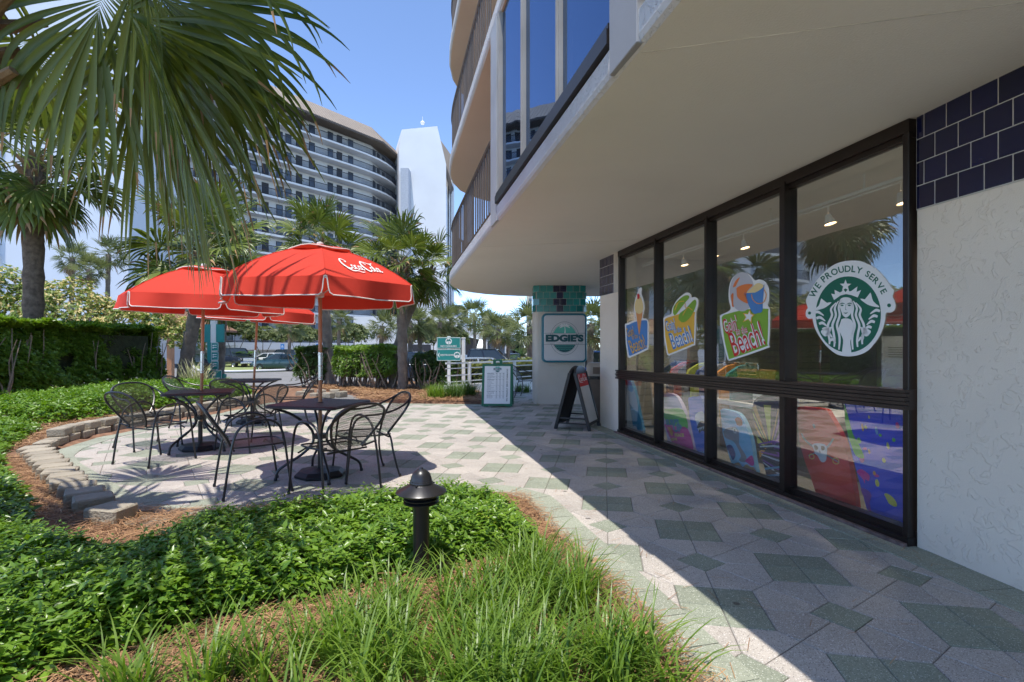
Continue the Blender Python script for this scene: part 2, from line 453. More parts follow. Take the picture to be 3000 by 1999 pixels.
ex = Vector((math.cos(ROT), math.sin(ROT), 0)); ey = Vector((-math.sin(ROT), math.cos(ROT), 0))
ORG = Vector((1.715, 3.136, 0))
def inset(poly, g):
    c = sum((Vector(p) for p in poly), Vector((0, 0))) / len(poly); out = []
    n = len(poly)
    for i in range(n):
        p0, p1, p2 = Vector(poly[i - 1]), Vector(poly[i]), Vector(poly[(i + 1) % n])
        d1 = (p1 - p0).normalized(); d2 = (p2 - p1).normalized()
        n1 = Vector((-d1.y, d1.x)); n2 = Vector((-d2.y, d2.x))
        if n1.dot(c - p1) < 0: n1 = -n1
        if n2.dot(c - p1) < 0: n2 = -n2
        k = n1 + n2; out.append(p1 + k * (g / max(.3, k.dot(n1))))
    return out
def paver_mesh(name, poly, m):
    area = sum(poly[i - 1][0] * poly[i][1] - poly[i][0] * poly[i - 1][1] for i in range(len(poly)))
    if area < 0: poly = poly[::-1]
    mb = MB(); o = inset(poly, gp); i_ = inset(poly, gp + .004)
    mb.loft([[(p.x, p.y, -.03) for p in o], [(p.x, p.y, -.004) for p in o], [(p.x, p.y, 0) for p in i_]], True)
    mb.f.append(tuple(range(2 * len(o), 3 * len(o)))); mb.m.append(0)
    return mb.mesh(name, m)
sq = paver_mesh('green_paver', [(0, 0), (HB, 0), (HB, HB), (0, HB)], M['paver_green'])
dm = paver_mesh('green_diamond_paver', [(HD, 0), (0, HD), (-HD, 0), (0, -HD)], M['paver_green'])
PENT = [(HB, 0), (SP - HD, 0), (SP - HD / 2, HD / 2), (SP / 2, SP / 2), (HB, HB)]
pt1 = paver_mesh('pale_paver', PENT, M['paver_white'])
pt2 = paver_mesh('pale_paver', [(a, -b) for a, b in PENT], M['paver_white'])
tiles = []
for i in range(-22, 16):
    for j in range(-12, 30):
        c = ORG + ex * (i * SP) + ey * (j * SP)
        if (i + j) % 2 == 0:
            for k in range(4): tiles.append(('green_paver', sq, c, ROT + k * math.pi / 2, Vector((HB / 2, HB / 2))))
            for k in range(4):
                tiles.append(('pale_paver', pt1, c, ROT + k * math.pi / 2, Vector((.30, .12))))
                tiles.append(('pale_paver', pt2, c, ROT + k * math.pi / 2, Vector((.30, -.12))))
        else: tiles.append(('green_diamond_paver', dm, c, ROT, Vector((0, 0))))
cent = np.array([[(t[2].x + math.cos(t[3]) * t[4].x - math.sin(t[3]) * t[4].y), (t[2].y + math.sin(t[3]) * t[4].x + math.cos(t[3]) * t[4].y)] for t in tiles])
ok = inside_np(cent, PATIO) & (edge_dist_np(cent, PATIO) > .125) & (cent[:, 1] > 1.0)
# things the paving runs under completely
order = np.argsort(np.where(ok, cent[:, 1], 1e9))
count = {}; rest = {}
rnd = random.Random(3)
for q in order:
    if not ok[q]: break
    nm, me, c, rz, _ = tiles[q]
    count[nm] = count.get(nm, 0) + 1
    tz = rnd.uniform(-.0012, .0012)
    inview = abs(cent[q][0] / cent[q][1]) < 1.02 and cent[q][1] > 1.9
    if count[nm] <= 290 and inview:
        mesh_obj(nm, me, patio, (c.x, c.y, tz), (0, 0, rz))
    else:
        m_ = rest.setdefault(nm, MB())
        Mx = Matrix.Translation((c.x, c.y, tz)) @ Matrix.Rotation(rz, 4, 'Z')
        m_.add([Mx @ v.co for v in me.vertices], [tuple(p.vertices) for p in me.polygons])
for nm, m_ in rest.items():
    tag(m_.build(nm + '_field', M['paver_white'] if nm == 'pale_paver' else M['paver_green'], patio), kind='stuff')
# border courses
def border(pts, w, side, piece=.30):
    P = []
    for a, b in zip(pts[:-1], pts[1:]):
        a = Vector(a); b = Vector(b); n = max(1, int((b - a).length / .05))
        P += [a + (b - a) * (k / n) for k in range(n)]
    P.append(Vector(pts[-1]))
    step = max(1, int(piece / .05))
    def nrm(i):
        t = (P[min(i + 3, len(P) - 1)] - P[max(i - 3, 0)]).normalized()
        return Vector((-t.y, t.x)) * side
    i = 0
    while i < len(P) - 1:
        j = min(i + step, len(P) - 1)
        if len(P) - 1 - j < 3: j = len(P) - 1
        ks = sorted(set([i, (i + j) // 2, j]))
        o = [P[k] for k in ks]; n_ = [P[k] + nrm(k) * w for k in ks]
        t0 = (o[1] - o[0]).normalized() * .003; t1 = (o[-1] - o[-2]).normalized() * .003
        o[0] = o[0] + t0; n_[0] = n_[0] + t0; o[-1] = o[-1] - t1; n_[-1] = n_[-1] - t1
        ring = o + n_[::-1]
        zt = .005 + rnd.uniform(-.001, .0015)
        mb = MB()
        if side < 0: ring = ring[::-1]
        mb.loft([[(p.x, p.y, -.03) for p in ring], [(p.x, p.y, zt) for p in ring]], True)
        mb.f.append(tuple(range(len(ring), 2 * len(ring)))); mb.m.append(0)
        mb.build('border_paver', M['border_green'], patio)
        i = j
border(PATIO[:24], .25, 1 if False else -1)
border([PATIO[31 + 1], PATIO[33], PATIO[34], PATIO[35], PATIO[36]], .26, -1)
border([(-3.75, 12.5), (-2.36, 12.15), (-.47, 11.96)], .2, -1)

# ================================================================== mulch beds
def bed_grid(x0, x1, y0, y1, st, name='mulch_bed', keep=None, lift=.02):
    nx = int((x1 - x0) / st) + 1; ny = int((y1 - y0) / st) + 1
    X, Y = np.meshgrid(np.linspace(x0, x1, nx), np.linspace(y0, y1, ny))
    P = np.stack([X.ravel(), Y.ravel()], 1)
    ins = inside_np(P, PATIO); d = edge_dist_np(P, PATIO)
    h = np.array([hgt(p[0], p[1]) for p in P])
    nz = np.array([noise.noise(Vector((p[0] * 3.1, p[1] * 3.1, 0))) + .5 * noise.noise(Vector((p[0] * 9, p[1] * 9, 3))) for p in P])
    z = h + lift + .022 * nz * np.clip(d / .25, .15, 1)
    z = np.where(ins, -.05, z)
    if keep is not None:
        kin = inside_np(P, keep); kd = edge_dist_np(P, keep)
        z = np.where(kin, z + np.minimum(kd, .5) * .10, h - .08)
    Q = np.arange(nx * ny).reshape(ny, nx)
    quads = np.stack([Q[:-1, :-1], Q[:-1, 1:], Q[1:, 1:], Q[1:, :-1]], -1).reshape(-1, 4)
    deep = ins & (d > st * 1.5)
    if keep is not None: deep = deep | (~kin & (kd > st * 1.5))
    quads = quads[~deep[quads].all(1)]
    return tag(mesh_obj(name, np_mesh(name, np.column_stack([P, z]), quads, M['soil'])), kind='structure')
bed_grid(-6.3, 1.2, .5, 5.6, .06)
bed_grid(-22, -5.0, 3.0, 19.0, .2)
BED2 = [(-3.75, 12.52), (-2.36, 12.17), (-.47, 11.98), (-.42, 13.0), (-.9, 14.5), (-1.6, 16.5), (-3.0, 18.2), (-6.0, 18.6), (-6.6, 17.2), (-5.6, 15.6), (-4.4, 14.6), (-3.9, 13.6)]
bed_grid(-7, 0, 11.8, 19.2, .15, keep=BED2)

# ================================================================== block edging
retw = thing('retaining_wall', 'low curved edging wall of tan concrete blocks beside the patio', 'wall')
def block_mesh(w, d, h, seed):
    r = random.Random(seed)
    mb = MB()
    mb.box((0, 0, h / 2), (w, d, h), bev=.012)
    mb.v = [(x * (1 - .16 * (y > 0) * 1), y + r.uniform(-.006, .006), z + (r.uniform(-.004, .004) if z > .01 else 0)) for x, y, z in mb.v]
    return mb.mesh('block', M['block'])
BLK = [block_mesh(.29, .19, .105, k) for k in range(4)]
BLK2 = [block_mesh(.265, .21, .122, 10 + k) for k in range(4)]
# stacked two-course part, against the planting bed
arc = catmull([Vector((x, y, 0)) for x, y in [(-5.74, 6.45), (-5.98, 7.0), (-6.12, 7.6), (-6.10, 8.5), (-6.0, 9.7), (-5.9, 11.0), (-5.85, 12.2)]], 40)
def along(pts, step):
    out = []; acc = 0
    for a, b in zip(pts[:-1], pts[1:]):
        acc += (b - a).length
        if acc >= step:
            out.append((b.copy(), (b - a).normalized())); acc = 0
    return out
for row in range(2):
    for k, (p, t) in enumerate(along(arc, .30)[(row):]):
        off = Vector((-t.y, t.x, 0))
        q = p + t * (.15 if row else 0) - off * (-.02) * 0
        mesh_obj('block', BLK[(k * 3 + row) % 4], retw, (q.x - .10 - .02 * row, q.y, .006 + .107 * row), (0, 0, math.atan2(t.y, t.x) + math.pi + rnd.uniform(-.03, .03)))
# single blocks fanning along the edge towards the ground cover
q0, q1 = G(118, 1300, .14), G(300, 1447, .14)
for k in range(13):
    p = q0.lerp(q1, k / 12) + Vector((-.05 * math.sin(k / 12 * math.pi), 0, 0))
    mesh_obj('block', BLK2[k % 4], retw, (p.x - .06 + rnd.uniform(-.02, .02), p.y, .005 - .02 * (k < 4)), (0, 0, R(-63 + k * 1.2 + rnd.uniform(-3, 3)) + R(90) * 0), (.98, 1.25, 1.0))
p = G(338, 1480, .14); mesh_obj('block', BLK2[1], retw, (p.x - .02, p.y, .005), (0, 0, R(-14)), (1.12, 1.0, 1.08))
for k, (x, y) in enumerate([(385, 1497), (435, 1530)]):
    p = G(x, y, .02)
    mesh_obj('block', BLK[k], retw, (p.x, p.y, .006), (0, 0, R(-35 + 20 * k)), (1.15, 1.15, .28))
# low rubble edge where the walk meets the drive
for k in range(7):
    p = G(872 + k * 20, 1168 - (k % 2) * 10 - abs(k - 3) * 1.5)
    mesh_obj('block', BLK[k % 4], retw, (p.x, p.y + .25, -.02), (0, 0, R(20 + 35 * k)), (1, 1, 1.4 - .1 * (k % 3)))

# ================================================================== main building
bld = thing('beachfront_building', 'cream curved condominium building with shop front and overhanging balconies', 'building')
F0 = Vector((FX(8.04), 8.04, 0)); tW = Vector((.2174, -1, 0)).normalized(); nW = Vector((tW.y, -tW.x, 0))
if nW.x > 0: nW = -nW
RW = math.atan2(tW.y, tW.x)
def WP(s, z, d=0.0): return F0 + tW * s + nW * d + Vector((0, 0, z))
def WINPX(x, y, d=0.0):
    """photo pixel -> (s, z) on the shop window plane"""
    ray = Vector(((x - 1500) / FPX, 1, (YH - y) / FPX)); o = Vector((0, 0, CAMH))
    p0 = WP(0, 0, d); t = (p0 - o).dot(nW) / ray.dot(nW); p = o + ray * t
    return (p - p0).dot(tW), p.z
def zs(y): return 2.86 - .0105 * y
SL = 4.68; BAY = SL / 4
# slabs
def EX(y): return 1.232 - .2286 * y
EDGE = [(EX(-4), -4)] + [(EX(y), y) for y in (0, 2, 4, 6, 8, 10, 10.9)] + [(-1.345, 11.35), (-1.42, 11.9), (-1.42, 12.5), (-1.30, 13.1), (-1.05, 13.6), (-.7, 14.0), (-.3, 14.28), (.2, 14.46), (.8, 14.55)]
PLAN = EDGE + [(9, 14.6), (9, -4)]
def slab(zf, th, mbot, name='balcony_slab'):
    """slab with a rounded lip; zf(y) = underside"""
    mb = MB(); n = len(PLAN)
    rings = []
    for off, dz in ((.035, 0), (.01, .018), (0, .05), (0, th - .03), (.02, th)):
        ring = []
        for i, (x, y) in enumerate(PLAN):
            if i < len(EDGE):
                a = Vector(PLAN[max(i - 1, 0)]); b = Vector(PLAN[min(i + 1, len(EDGE) - 1)]); t = (b - a).normalized(); nn = Vector((t.y, -t.x))
                if nn.x < 0 and i < len(EDGE) - 4: nn = -nn
                if i >= len(EDGE) - 6: nn = Vector((.35, -.93))
                p = Vector((x, y)) + nn * off
            else: p = Vector((x, y))
            ring.append((p.x, p.y, zf(y) + dz))
        rings.append(ring)
    k = mb.mi(mbot); k2 = mb.mi(M['slab_edge'])
    mb.loft(rings, True, M['slab_edge'])
    mb.f.append(tuple(reversed(range(n)))); mb.m.append(k)
    mb.f.append(tuple(range(4 * n, 5 * n))); mb.m.append(k2)
    return mb.build(name, None, bld)
slab(zs, .20, M['soffit'])
for s_a in (.9, 5.9):
    mb = MB(); p0, p1 = Vector((FX(8.04 - s_a), 8.04 - s_a, zs(8.04 - s_a) - .001)), Vector((EX(8.6 - s_a) + .05, 8.6 - s_a, zs(8.6 - s_a) - .001)); mb.obox(p0, p1, .004, .003); mb.build('panel_joint', mat('joint', (.62, .58, .51), var=.3, scale=3), bld)
LV = [5.20, 7.65, 10.10, 12.55]
for z in LV: slab(lambda y, z=z: z, .20, M['peach'])
# upper wall behind the balconies, roof block
mb = MB()
mb.prism([(FX(13.9) - .3, 13.9, 2.95), (FX(-3.5) - .3, -3.5, 2.95), (8.8, -3.5, 2.95), (8.8, 13.9, 2.95)], (0, 0, 10.4))
mb.build('wall', M['stucco_cream'], bld)
# balcony railings: separate pickets
pk = MB(); pk.box((0, 0, .5), (.042, .016, 1.0), bev=.003); pkm = pk.mesh('picket', M['picket'])
EC = catmull([Vector((x, y, 0)) for x, y in [(EX(6.75), 6.75)] + EDGE[5:]], 30)
for lv, z0 in enumerate([None] + LV[:2]):
    rail = MB(); pts = []
    pos = along(EC, .14)
    for p, t in pos:
        zz = (zs(p.y) if z0 is None else z0) + .20
        inw = Vector((t.y, -t.x, 0))
        if inw.x < 0: inw = -inw
        q = p + inw * .07
        mesh_obj('picket', pkm, bld, (q.x, q.y, zz), (0, 0, math.atan2(t.y, t.x)))
        pts.append((q.x, q.y, zz + 1.02))
    rail.tube(pts, .028, 6); rail.tube([(a, b, c - .93) for a, b, c in pts], .018, 6)
    rail.build('top_rail', M['picket'], bld)
# enclosed sunroom on the first floor: frames, panes, sill
def EP(y, z, d=0.0):
    return Vector((EX(y) + .05, y, z)) + Vector((-.975, -.223, 0)) * d
ed = Vector((-.2286, 1, 0)).normalized(); RE = math.atan2(ed.y, ed.x)
mull = [6.12, 5.06, 3.98, 2.95]
for y in mull[:3] + [2.0, 1.0]:
    mb = MB(); mb.box(EP(y, 4.15, .005), (.065, .05, 2.1), rz=RE); mb.box(EP(y, 4.15, .032), (.028, .02, 2.1), rz=RE)
    mb.build('window_frame', M['grey_frame'], bld)
mb = MB(); mb.box(EP(6.36, 4.0, .0), (.36, .11, 2.40), rz=RE, bev=.004); mb.build('corner_post', mat('grey_post', (.36, .36, .36), var=.15, scale=2, stain=.3, stain_col=(.2, .17, .14)), bld)
mb = MB(); mb.box(EP(2.80, 4.0, .0), (.34, .12, 2.32), rz=RE, bev=.004); mb.build('partition_panel', M['grey_panel'], bld)
mb = MB()
mb.obox(EP(6.2, zs(6) + .245, .02), EP(2.98, zs(3) + .245, .02), .10, .085)
mb.obox(EP(2.6, zs(2.6) + .245, .02), EP(-3, zs(-3) + .245, .02), .10, .085)
mb.obox(EP(6.2, zs(6) + .305, .035), EP(2.98, zs(3) + .305, .035), .05, .03)
mb.build('window_sill', M['bronze'], bld)
for y0, y1 in ((6.08, 5.10), (5.02, 4.02), (3.94, 2.98), (2.6, 2.05), (1.95, 1.05), (.95, -.5)):
    ym = (y0 + y1) / 2
    mb = MB(); mb.box(EP(ym, 4.15, -.005), ((y0 - y1) * 1.026, .008, 2.05), rz=RE); mb.build('pane', M['glass_up'], bld)
mb = MB(); mb.prism([EP(6.2, 3.1, -.9), EP(-3, 3.1, -.9), EP(-3, 3.1, -.95), EP(6.2, 3.1, -.95)], (0, 0, 2.1)); mb.build('curtain', mat('blue_grey_curtain', (.16, .19, .24), rough=.9, var=.2, scale=3), bld)

# ---- shop front
Yp = lambda s: WP(s, 0).y
for k, s in enumerate([.03, BAY, 2 * BAY, 3 * BAY, SL - .03]):
    zt = zs(Yp(s)) - .02
    w = (.06, .065, .07, .085, .045)[k]
    mb = MB()
    mb.box(WP(s, zt / 2 + .01, -.01), (w, .12, zt), rz=RW, bev=.005)
    if 0 < k < 4: mb.box(WP(s + w * .38, zt / 2, .055), (.02, .02, zt - .08), rz=RW)
    mb.build('mullion', M['bronze'], bld)
mb = MB()
mb.obox(WP(0, zs(Yp(0)) - .045, -.02), WP(SL, zs(Yp(SL)) - .045, -.02), .15, .085)
mb.obox(WP(0, zs(Yp(0)) - .105, -.01), WP(SL, zs(Yp(SL)) - .105, -.01), .07, .035)
mb.build('window_head', M['bronze'], bld)
mb = MB()
zr0, zr1 = .895, .965
for dz, dd, th in ((.0, .075, .026), (.03, .068, .02), (.056, .078, .022), (.084, .066, .022), (.11, .074, .02)):
    mb.obox(WP(-.02, zr0 - .05 + dz, dd - .06), WP(SL + .0, zr1 - .05 + dz, dd - .06), .15, th)
mb.obox(WP(0, zr0 + .005, -.0), WP(SL, zr1 + .005, -.0), .11, .115)
mb.build('window_rail', mat('bronze_rail', (.05, .036, .03), rough=.35, var=.25, scale=4, metal=.4), bld)
mb = MB()
mb.obox(WP(0, .03, -.02), WP(SL, .03, -.02), .17, .055)
mb.obox(WP(0, .075, -.04), WP(SL, .075, -.04), .09, .05)
mb.build('window_sill', M['bronze'], bld)
mb = MB(); mb.obox(WP(-.05, .012, .085), WP(SL, .012, .085), .03, .03); mb.build('sill_caulk', mat('pink_caulk', (.17, .12, .11), var=.5, scale=14), bld)
for k in range(4):
    s0, s1 = k * BAY + .05, (k + 1) * BAY - .05; sm = (s0 + s1) / 2
    for z0, z1 in ((.10, zr0 - .06 + (zr1 - zr0) * sm / SL), (zr0 + .05 + (zr1 - zr0) * sm / SL, zs(Yp(sm)) - .09)):
        mb = MB(); mb.box(WP(sm, (z0 + z1) / 2), (s1 - s0 + .04, .006, z1 - z0 + .03), rz=RW); mb.build('pane', M['glass'], bld)
# tiles
def tile_mesh(name, w, h, m, t=.012):
    mb = MB(); mb.box((0, 0, 0), (w, t, h), bev=.003); return mb.mesh(name, m)
TP = .1525
def tile_band(path, ztop, rows, m, parent, out, pitch=TP, gap=.0055, navy=None, start=0.0):
    """path: list of 2D points; tiles laid along it row by row, half a tile of stagger"""
    pts = [Vector((p[0], p[1], 0)) for p in path]
    L_ = [0]
    for a, b in zip(pts[:-1], pts[1:]): L_.append(L_[-1] + (b - a).length)
    def at(d):
        for i in range(len(pts) - 1):
            if d <= L_[i + 1] or i == len(pts) - 2:
                t = (pts[i + 1] - pts[i]).normalized(); return pts[i] + t * (d - L_[i]), t
    cache = {}
    for r in range(rows):
        d = (0 if r % 2 == 0 else -pitch / 2) + start - pitch * 4
        while d < L_[-1]:
            a = max(d, 0); b = min(d + pitch, L_[-1]); d += pitch
            if b - a < .02: continue
            p, t = at((a + b) / 2)
            nn = Vector((t.y, -t.x, 0)) * out
            key = (round(b - a, 3), bool(navy and navy(r, (a + b) / 2)))
            if key not in cache: cache[key] = tile_mesh('tile', key[0] - gap, pitch - gap, M['tile_navy'] if key[1] else m)
            mesh_obj('tile', cache[key], parent, (p.x + nn.x * .004, p.y + nn.y * .004, ztop(p) - (r + .5) * pitch), (0, 0, math.atan2(t.y, t.x)))
# wall right of the windows
wpath = [(WP(SL + .01, 0).x, WP(SL + .01, 0).y)] + [(2.705, 3.15), (2.752, 2.82), (2.80, 2.4), (2.84, 1.9), (2.87, 1.2), (2.88, 0), (2.88, -3.5)]
mb = MB(); zt = 2.86 - TP * 4 - .01
o_ = [Vector((x, y)) for x, y in wpath]
mb.prism([(x, y, 0) for x, y in wpath] + [(3.2, -3.5, 0), (3.2, 3.3, 0)], (0, 0, zs(3.2) - TP * 4))
w1 = mb.build('wall', M['stucco_white'], bld)
mb = MB(); mb.prism([(x - .0065, y - .001, zs(3.2) - TP * 4 - .002) for x, y in wpath] + [(3.2, -3.5, zs(3.2) - TP * 4 - .002), (3.2, 3.3, zs(3.2) - TP * 4 - .002)], (0, 0, TP * 4 + .03))
mb.build('tile_backing', M['tile_grout'], bld)
tile_band(wpath[:7], lambda p: zs(3.2) + .004, 4, M['tile_navy'], bld, 1, start=.055)
# pilaster left of the windows
pa, pb = WP(-.78, 0, .03), WP(-.015, 0, .03); pc, pd = WP(-.015, 0, -.25), WP(-.78, 0, -.25)
zt = zs(8.4)
mb = MB(); mb.prism([pa, pb, pc, pd], (0, 0, zt - TP * 4)); mb.build('pilaster', M['stucco_white'], bld)
mb = MB(); mb.prism([p + Vector((0, 0, zt - TP * 4 - .001)) + nW * (.0065 if i < 2 else 0) for i, p in enumerate([pa, pb, pc, pd])], (0, 0, TP * 4 + .03)); mb.build('tile_backing', M['tile_grout'], bld)
pe = WP(-.20, 0, .03)
tile_band([(pa.x, pa.y), (pe.x, pe.y)], lambda p: zt, 4, M['tile_plum'], bld, 1)
# round-cornered column carrying the lightbox
cx0, cx1, cy0, cy1, rc = .50, 1.70, 12.1, 13.05, .12
def rrect(x0, x1, y0, y1, r, n=6):
    P = []
    for cx, cy, a0 in ((x0 + r, y0 + r, 180), (x1 - r, y0 + r, 270), (x1 - r, y1 - r, 0), (x0 + r, y1 - r, 90)):
        for k in range(n + 1):
            a = R(a0 + 90 * k / n); P.append((cx + r * math.cos(a), cy + r * math.sin(a)))
    return P
ctop = zs(12.4)
mb = MB(); mb.prism([(x, y, 0) for x, y in rrect(cx0, cx1, cy0, cy1, rc)], (0, 0, ctop - TP * 4)); colm = mb.build('column', M['stucco_cream'], bld, smooth=True)
mb = MB(); mb.prism([(x, y, ctop - TP * 4 + .001) for x, y in rrect(cx0 - .0065, cx1 + .0065, cy0 - .0065, cy1 + .0065, rc)], (0, 0, TP * 4 + .03)); mb.build('tile_backing', M['tile_grout'], bld)
rp = rrect(cx0, cx1, cy0, cy1, rc)
cpath = [(cx0, cy1 - rc)] + [(cx0, cy0 + rc)] + rp[1:7] + [(cx1 - rc, cy0)] + rp[8:14]
cl0 = (cy1 - cy0 - 2 * rc) + rc * math.pi / 2
ctr = cl0 + (cx1 - cx0 - 2 * rc) / 2
def navy(r, d):
    return abs(d - ctr) < TP * (1.0 if r % 2 == 0 else .45)
tile_band(cpath, lambda p: ctop, 4, M['tile_teal'], bld, 1, navy=navy, start=ctr % TP)
# ---- shop interior (parts of the building)
iw = mat('shop_wall', (.55, .54, .50), rough=.9, var=.05)
ID = 5.0
mb = MB(); mb.prism([WP(-.75, .015, -.1), WP(7.2, .015, -.1), WP(7.2, .015, -ID), WP(-.75, .015, -ID)], (0, 0, .012)); mb.build('floor', mat('shop_floor', (.22, .21, .19), rough=.35, var=.1), bld)
mb = MB(); mb.prism([WP(-.75, 2.74, -.12), WP(7.2, 2.74, -.12), WP(7.2, 2.74, -ID), WP(-.75, 2.74, -ID)], (0, 0, .02)); mb.build('ceiling', mat('shop_ceiling', (.66, .65, .61), rough=.9, var=.04), bld)
mb = MB(); mb.prism([WP(-.75, .02, -ID), WP(7.2, .02, -ID), WP(7.2, .02, -ID - .1), WP(-.75, .02, -ID - .1)], (0, 0, 2.72)); mb.build('wall', iw, bld)
mb = MB(); mb.prism([WP(-.27, .02, -.26), WP(-.27, .02, -ID), WP(-.37, .02, -ID), WP(-.37, .02, -.26)], (0, 0, 2.72)); ew = mb.build('wall', mat('shop_end_wall', (.42, .43, .46), rough=.9), bld)
mb = MB(); mb.prism([WP(6.9, .02, -.15), WP(6.9, .02, -ID), WP(7.0, .02, -ID), WP(7.0, .02, -.15)], (0, 0, 2.72)); mb.build('wall', iw, bld)
sl = MB(); sl.box((0, 0, 0), (.02, 3.6, .092), bev=.004); slm = sl.mesh('slat', mat('slatwall', (.50, .47, .40), rough=.6, var=.1, objvar=.06))
for k in range(20):
    p = WP(-.255, .10 + k * .1, -2.2); mesh_obj('slat', slm, bld, p, (0, 0, RW))
# ================================================================== lettering
_tc = {}
def text2d(body, bold=0.0, shear=0.0, spacing=1.0):
    """2D vertices and faces of a line of text; cap height about 0.7, centred"""
    k = (body, bold, shear, spacing)
    if k in _tc: return _tc[k]
    cu = bpy.data.curves.new('t', 'FONT'); cu.body = body; cu.size = 1; cu.offset = bold; cu.shear = shear; cu.space_character = spacing
    cu.align_x = 'CENTER'; cu.align_y = 'CENTER'; cu.resolution_u = 4; cu.fill_mode = 'FRONT'
    o = bpy.data.objects.new('t', cu); COL.objects.link(o)
    dg = bpy.context.evaluated_depsgraph_get()
    me = bpy.data.meshes.new_from_object(o.evaluated_get(dg))
    vs = [(v.co.x, v.co.y) for v in me.vertices]; fs = [tuple(p.vertices) for p in me.polygons]
    bpy.data.objects.remove(o); bpy.data.curves.remove(cu); bpy.data.meshes.remove(me)
    x0 = min(v[0] for v in vs); x1 = max(v[0] for v in vs); y0 = min(v[1] for v in vs); y1 = max(v[1] for v in vs)
    vs = [((x - (x0 + x1) / 2), (y - (y0 + y1) / 2)) for x, y in vs]
    _tc[k] = (vs, fs, x1 - x0, y1 - y0)
    return _tc[k]
def put_text(mb, body, fn, cx, cy, width=None, height=None, m=None, bold=0.0, shear=0.0, rot=0.0, spacing=1.0, sy=1.0):
    """adds text to mb; fn maps 2D design coordinates to 3D"""
    vs, fs, w, h = text2d(body, bold, shear, spacing)
    s = width / w if width else height / h
    if width and height: sy = height / h / s
    c, n = math.cos(rot), math.sin(rot)
    P = [fn(cx + (x * s) * c - (y * s * sy) * n, cy + (x * s) * n + (y * s * sy) * c) for x, y in vs]
    mb.add(P, fs, m)
def ribbon(mb, pts, widths, fn, m=None, n=6, smooth=True):
    P = [Vector((p[0], p[1], 0)) for p in pts]
    if smooth and len(P) > 2:
        Wd = catmull([Vector((w, 0, 0)) for w in widths], n); widths = [w.x for w in Wd]; P = catmull(P, n)
    L, Rr = [], []
    for i, p in enumerate(P):
        t = (P[min(i + 1, len(P) - 1)] - P[max(i - 1, 0)])
        if t.length < 1e-9: t = Vector((1, 0, 0))
        t.normalize(); q = Vector((-t.y, t.x, 0)) * (max(widths[i], .002) / 2)
        L.append(fn(p.x + q.x, p.y + q.y)); Rr.append(fn(p.x - q.x, p.y - q.y))
    mb.loft([Rr, L], False, m)
def ring2d(mb, cx, cy, rx, ry, th, fn, m=None, a0=0, a1=360, n=28, tilt=0):
    pts = []
    for k in range(n + 1):
        a = R(a0 + (a1 - a0) * k / n); x = math.cos(a) * rx; y = math.sin(a) * ry
        pts.append((cx + x * math.cos(tilt) - y * math.sin(tilt), cy + x * math.sin(tilt) + y * math.cos(tilt)))
    ribbon(mb, pts, [th] * len(pts), fn, m, smooth=False)
def fill2d(mb, pts, fn, m=None):
    """filled simple polygon (may be concave)"""
    tr = mg.tessellate_polygon([[Vector((p[0], p[1], 0)) for p in pts]])
    a = sum(pts[i - 1][0] * pts[i][1] - pts[i][0] * pts[i - 1][1] for i in range(len(pts)))
    V_ = [fn(*p) for p in pts]
    out = []
    for t in tr:
        (x0, y0), (x1, y1), (x2, y2) = [pts[i][:2] for i in t]
        out.append(tuple(t) if (x1 - x0) * (y2 - y0) - (x2 - x0) * (y1 - y0) > 0 else tuple(reversed(t)))
    mb.add(V_, out, m)
def disc2d(mb, cx, cy, rx, ry, fn, m=None, n=40, a0=0, a1=360):
    fill2d(mb, [(cx + rx * math.cos(R(a0 + (a1 - a0) * k / n)), cy + ry * math.sin(R(a0 + (a1 - a0) * k / n))) for k in range(n + (0 if a1 - a0 == 360 else 1))], fn, m)
def smooth2d(pts, n=5, closed=True):
    P = [Vector((p[0], p[1], 0)) for p in pts]
    if closed: P = P[-2:] + P + P[:2]
    q = catmull(P, n)
    if closed: q = q[2 * n:-2 * n - 1 + 0]
    return [(p.x, p.y) for p in q]
def cola_script(mb, fn, m):
    """flowing script wordmark, about 3.1 wide and 1.1 high, origin at lower left"""
    r = lambda p, w: ribbon(mb, p, [x * 1.0 + .004 for x in w], fn, m)
    r([(.60, .74), (.50, .93), (.30, .95), (.10, .70), (.06, .40), (.16, .14), (.40, .06), (.60, .20)], [.07, .09, .08, .12, .17, .16, .10, .03])
    r([(.44, .74), (.50, .68), (.58, .74)], [.04, .07, .05])
    r([(.10, .22), (.16, .02), (.45, -.10), (.85, -.06), (1.12, -.14), (1.40, -.08)], [.03, .07, .09, .07, .06, .02])
    ring2d(mb, .78, .28, .115, .185, .075, fn, m, tilt=-.2)
    r([(1.13, .42), (1.06, .48), (.96, .36), (.95, .2), (1.03, .09), (1.17, .16)], [.08, .06, .09, .10, .08, .03])
    ring2d(mb, 1.33, .28, .10, .18, .075, fn, m, tilt=-.2)
    r([(1.45, .47), (1.42, .2), (1.47, .09), (1.58, .15)], [.10, .10, .08, .03])
    r([(1.56, .46), (1.70, .50)], [.07, .07])
    r([(2.16, .66), (2.10, .86), (1.92, .92), (1.76, .68), (1.74, .40), (1.82, .14), (2.02, .05), (2.20, .18)], [.07, .08, .08, .12, .17, .16, .10, .03])
    r([(1.92, .92), (2.05, 1.04), (2.3, .93), (2.55, .80), (2.78, .84), (2.86, .92)], [.05, .07, .08, .09, .06, .02])
    ring2d(mb, 2.36, .28, .11, .185, .075, fn, m, tilt=-.2)
    r([(2.66, .86), (2.58, .72), (2.55, .3), (2.58, .10), (2.70, .16)], [.03, .10, .11, .09, .03])
    ring2d(mb, 2.84, .27, .10, .175, .075, fn, m, tilt=-.2)
    r([(2.96, .46), (2.93, .2), (2.98, .08), (3.10, .14)], [.10, .10, .08, .03])
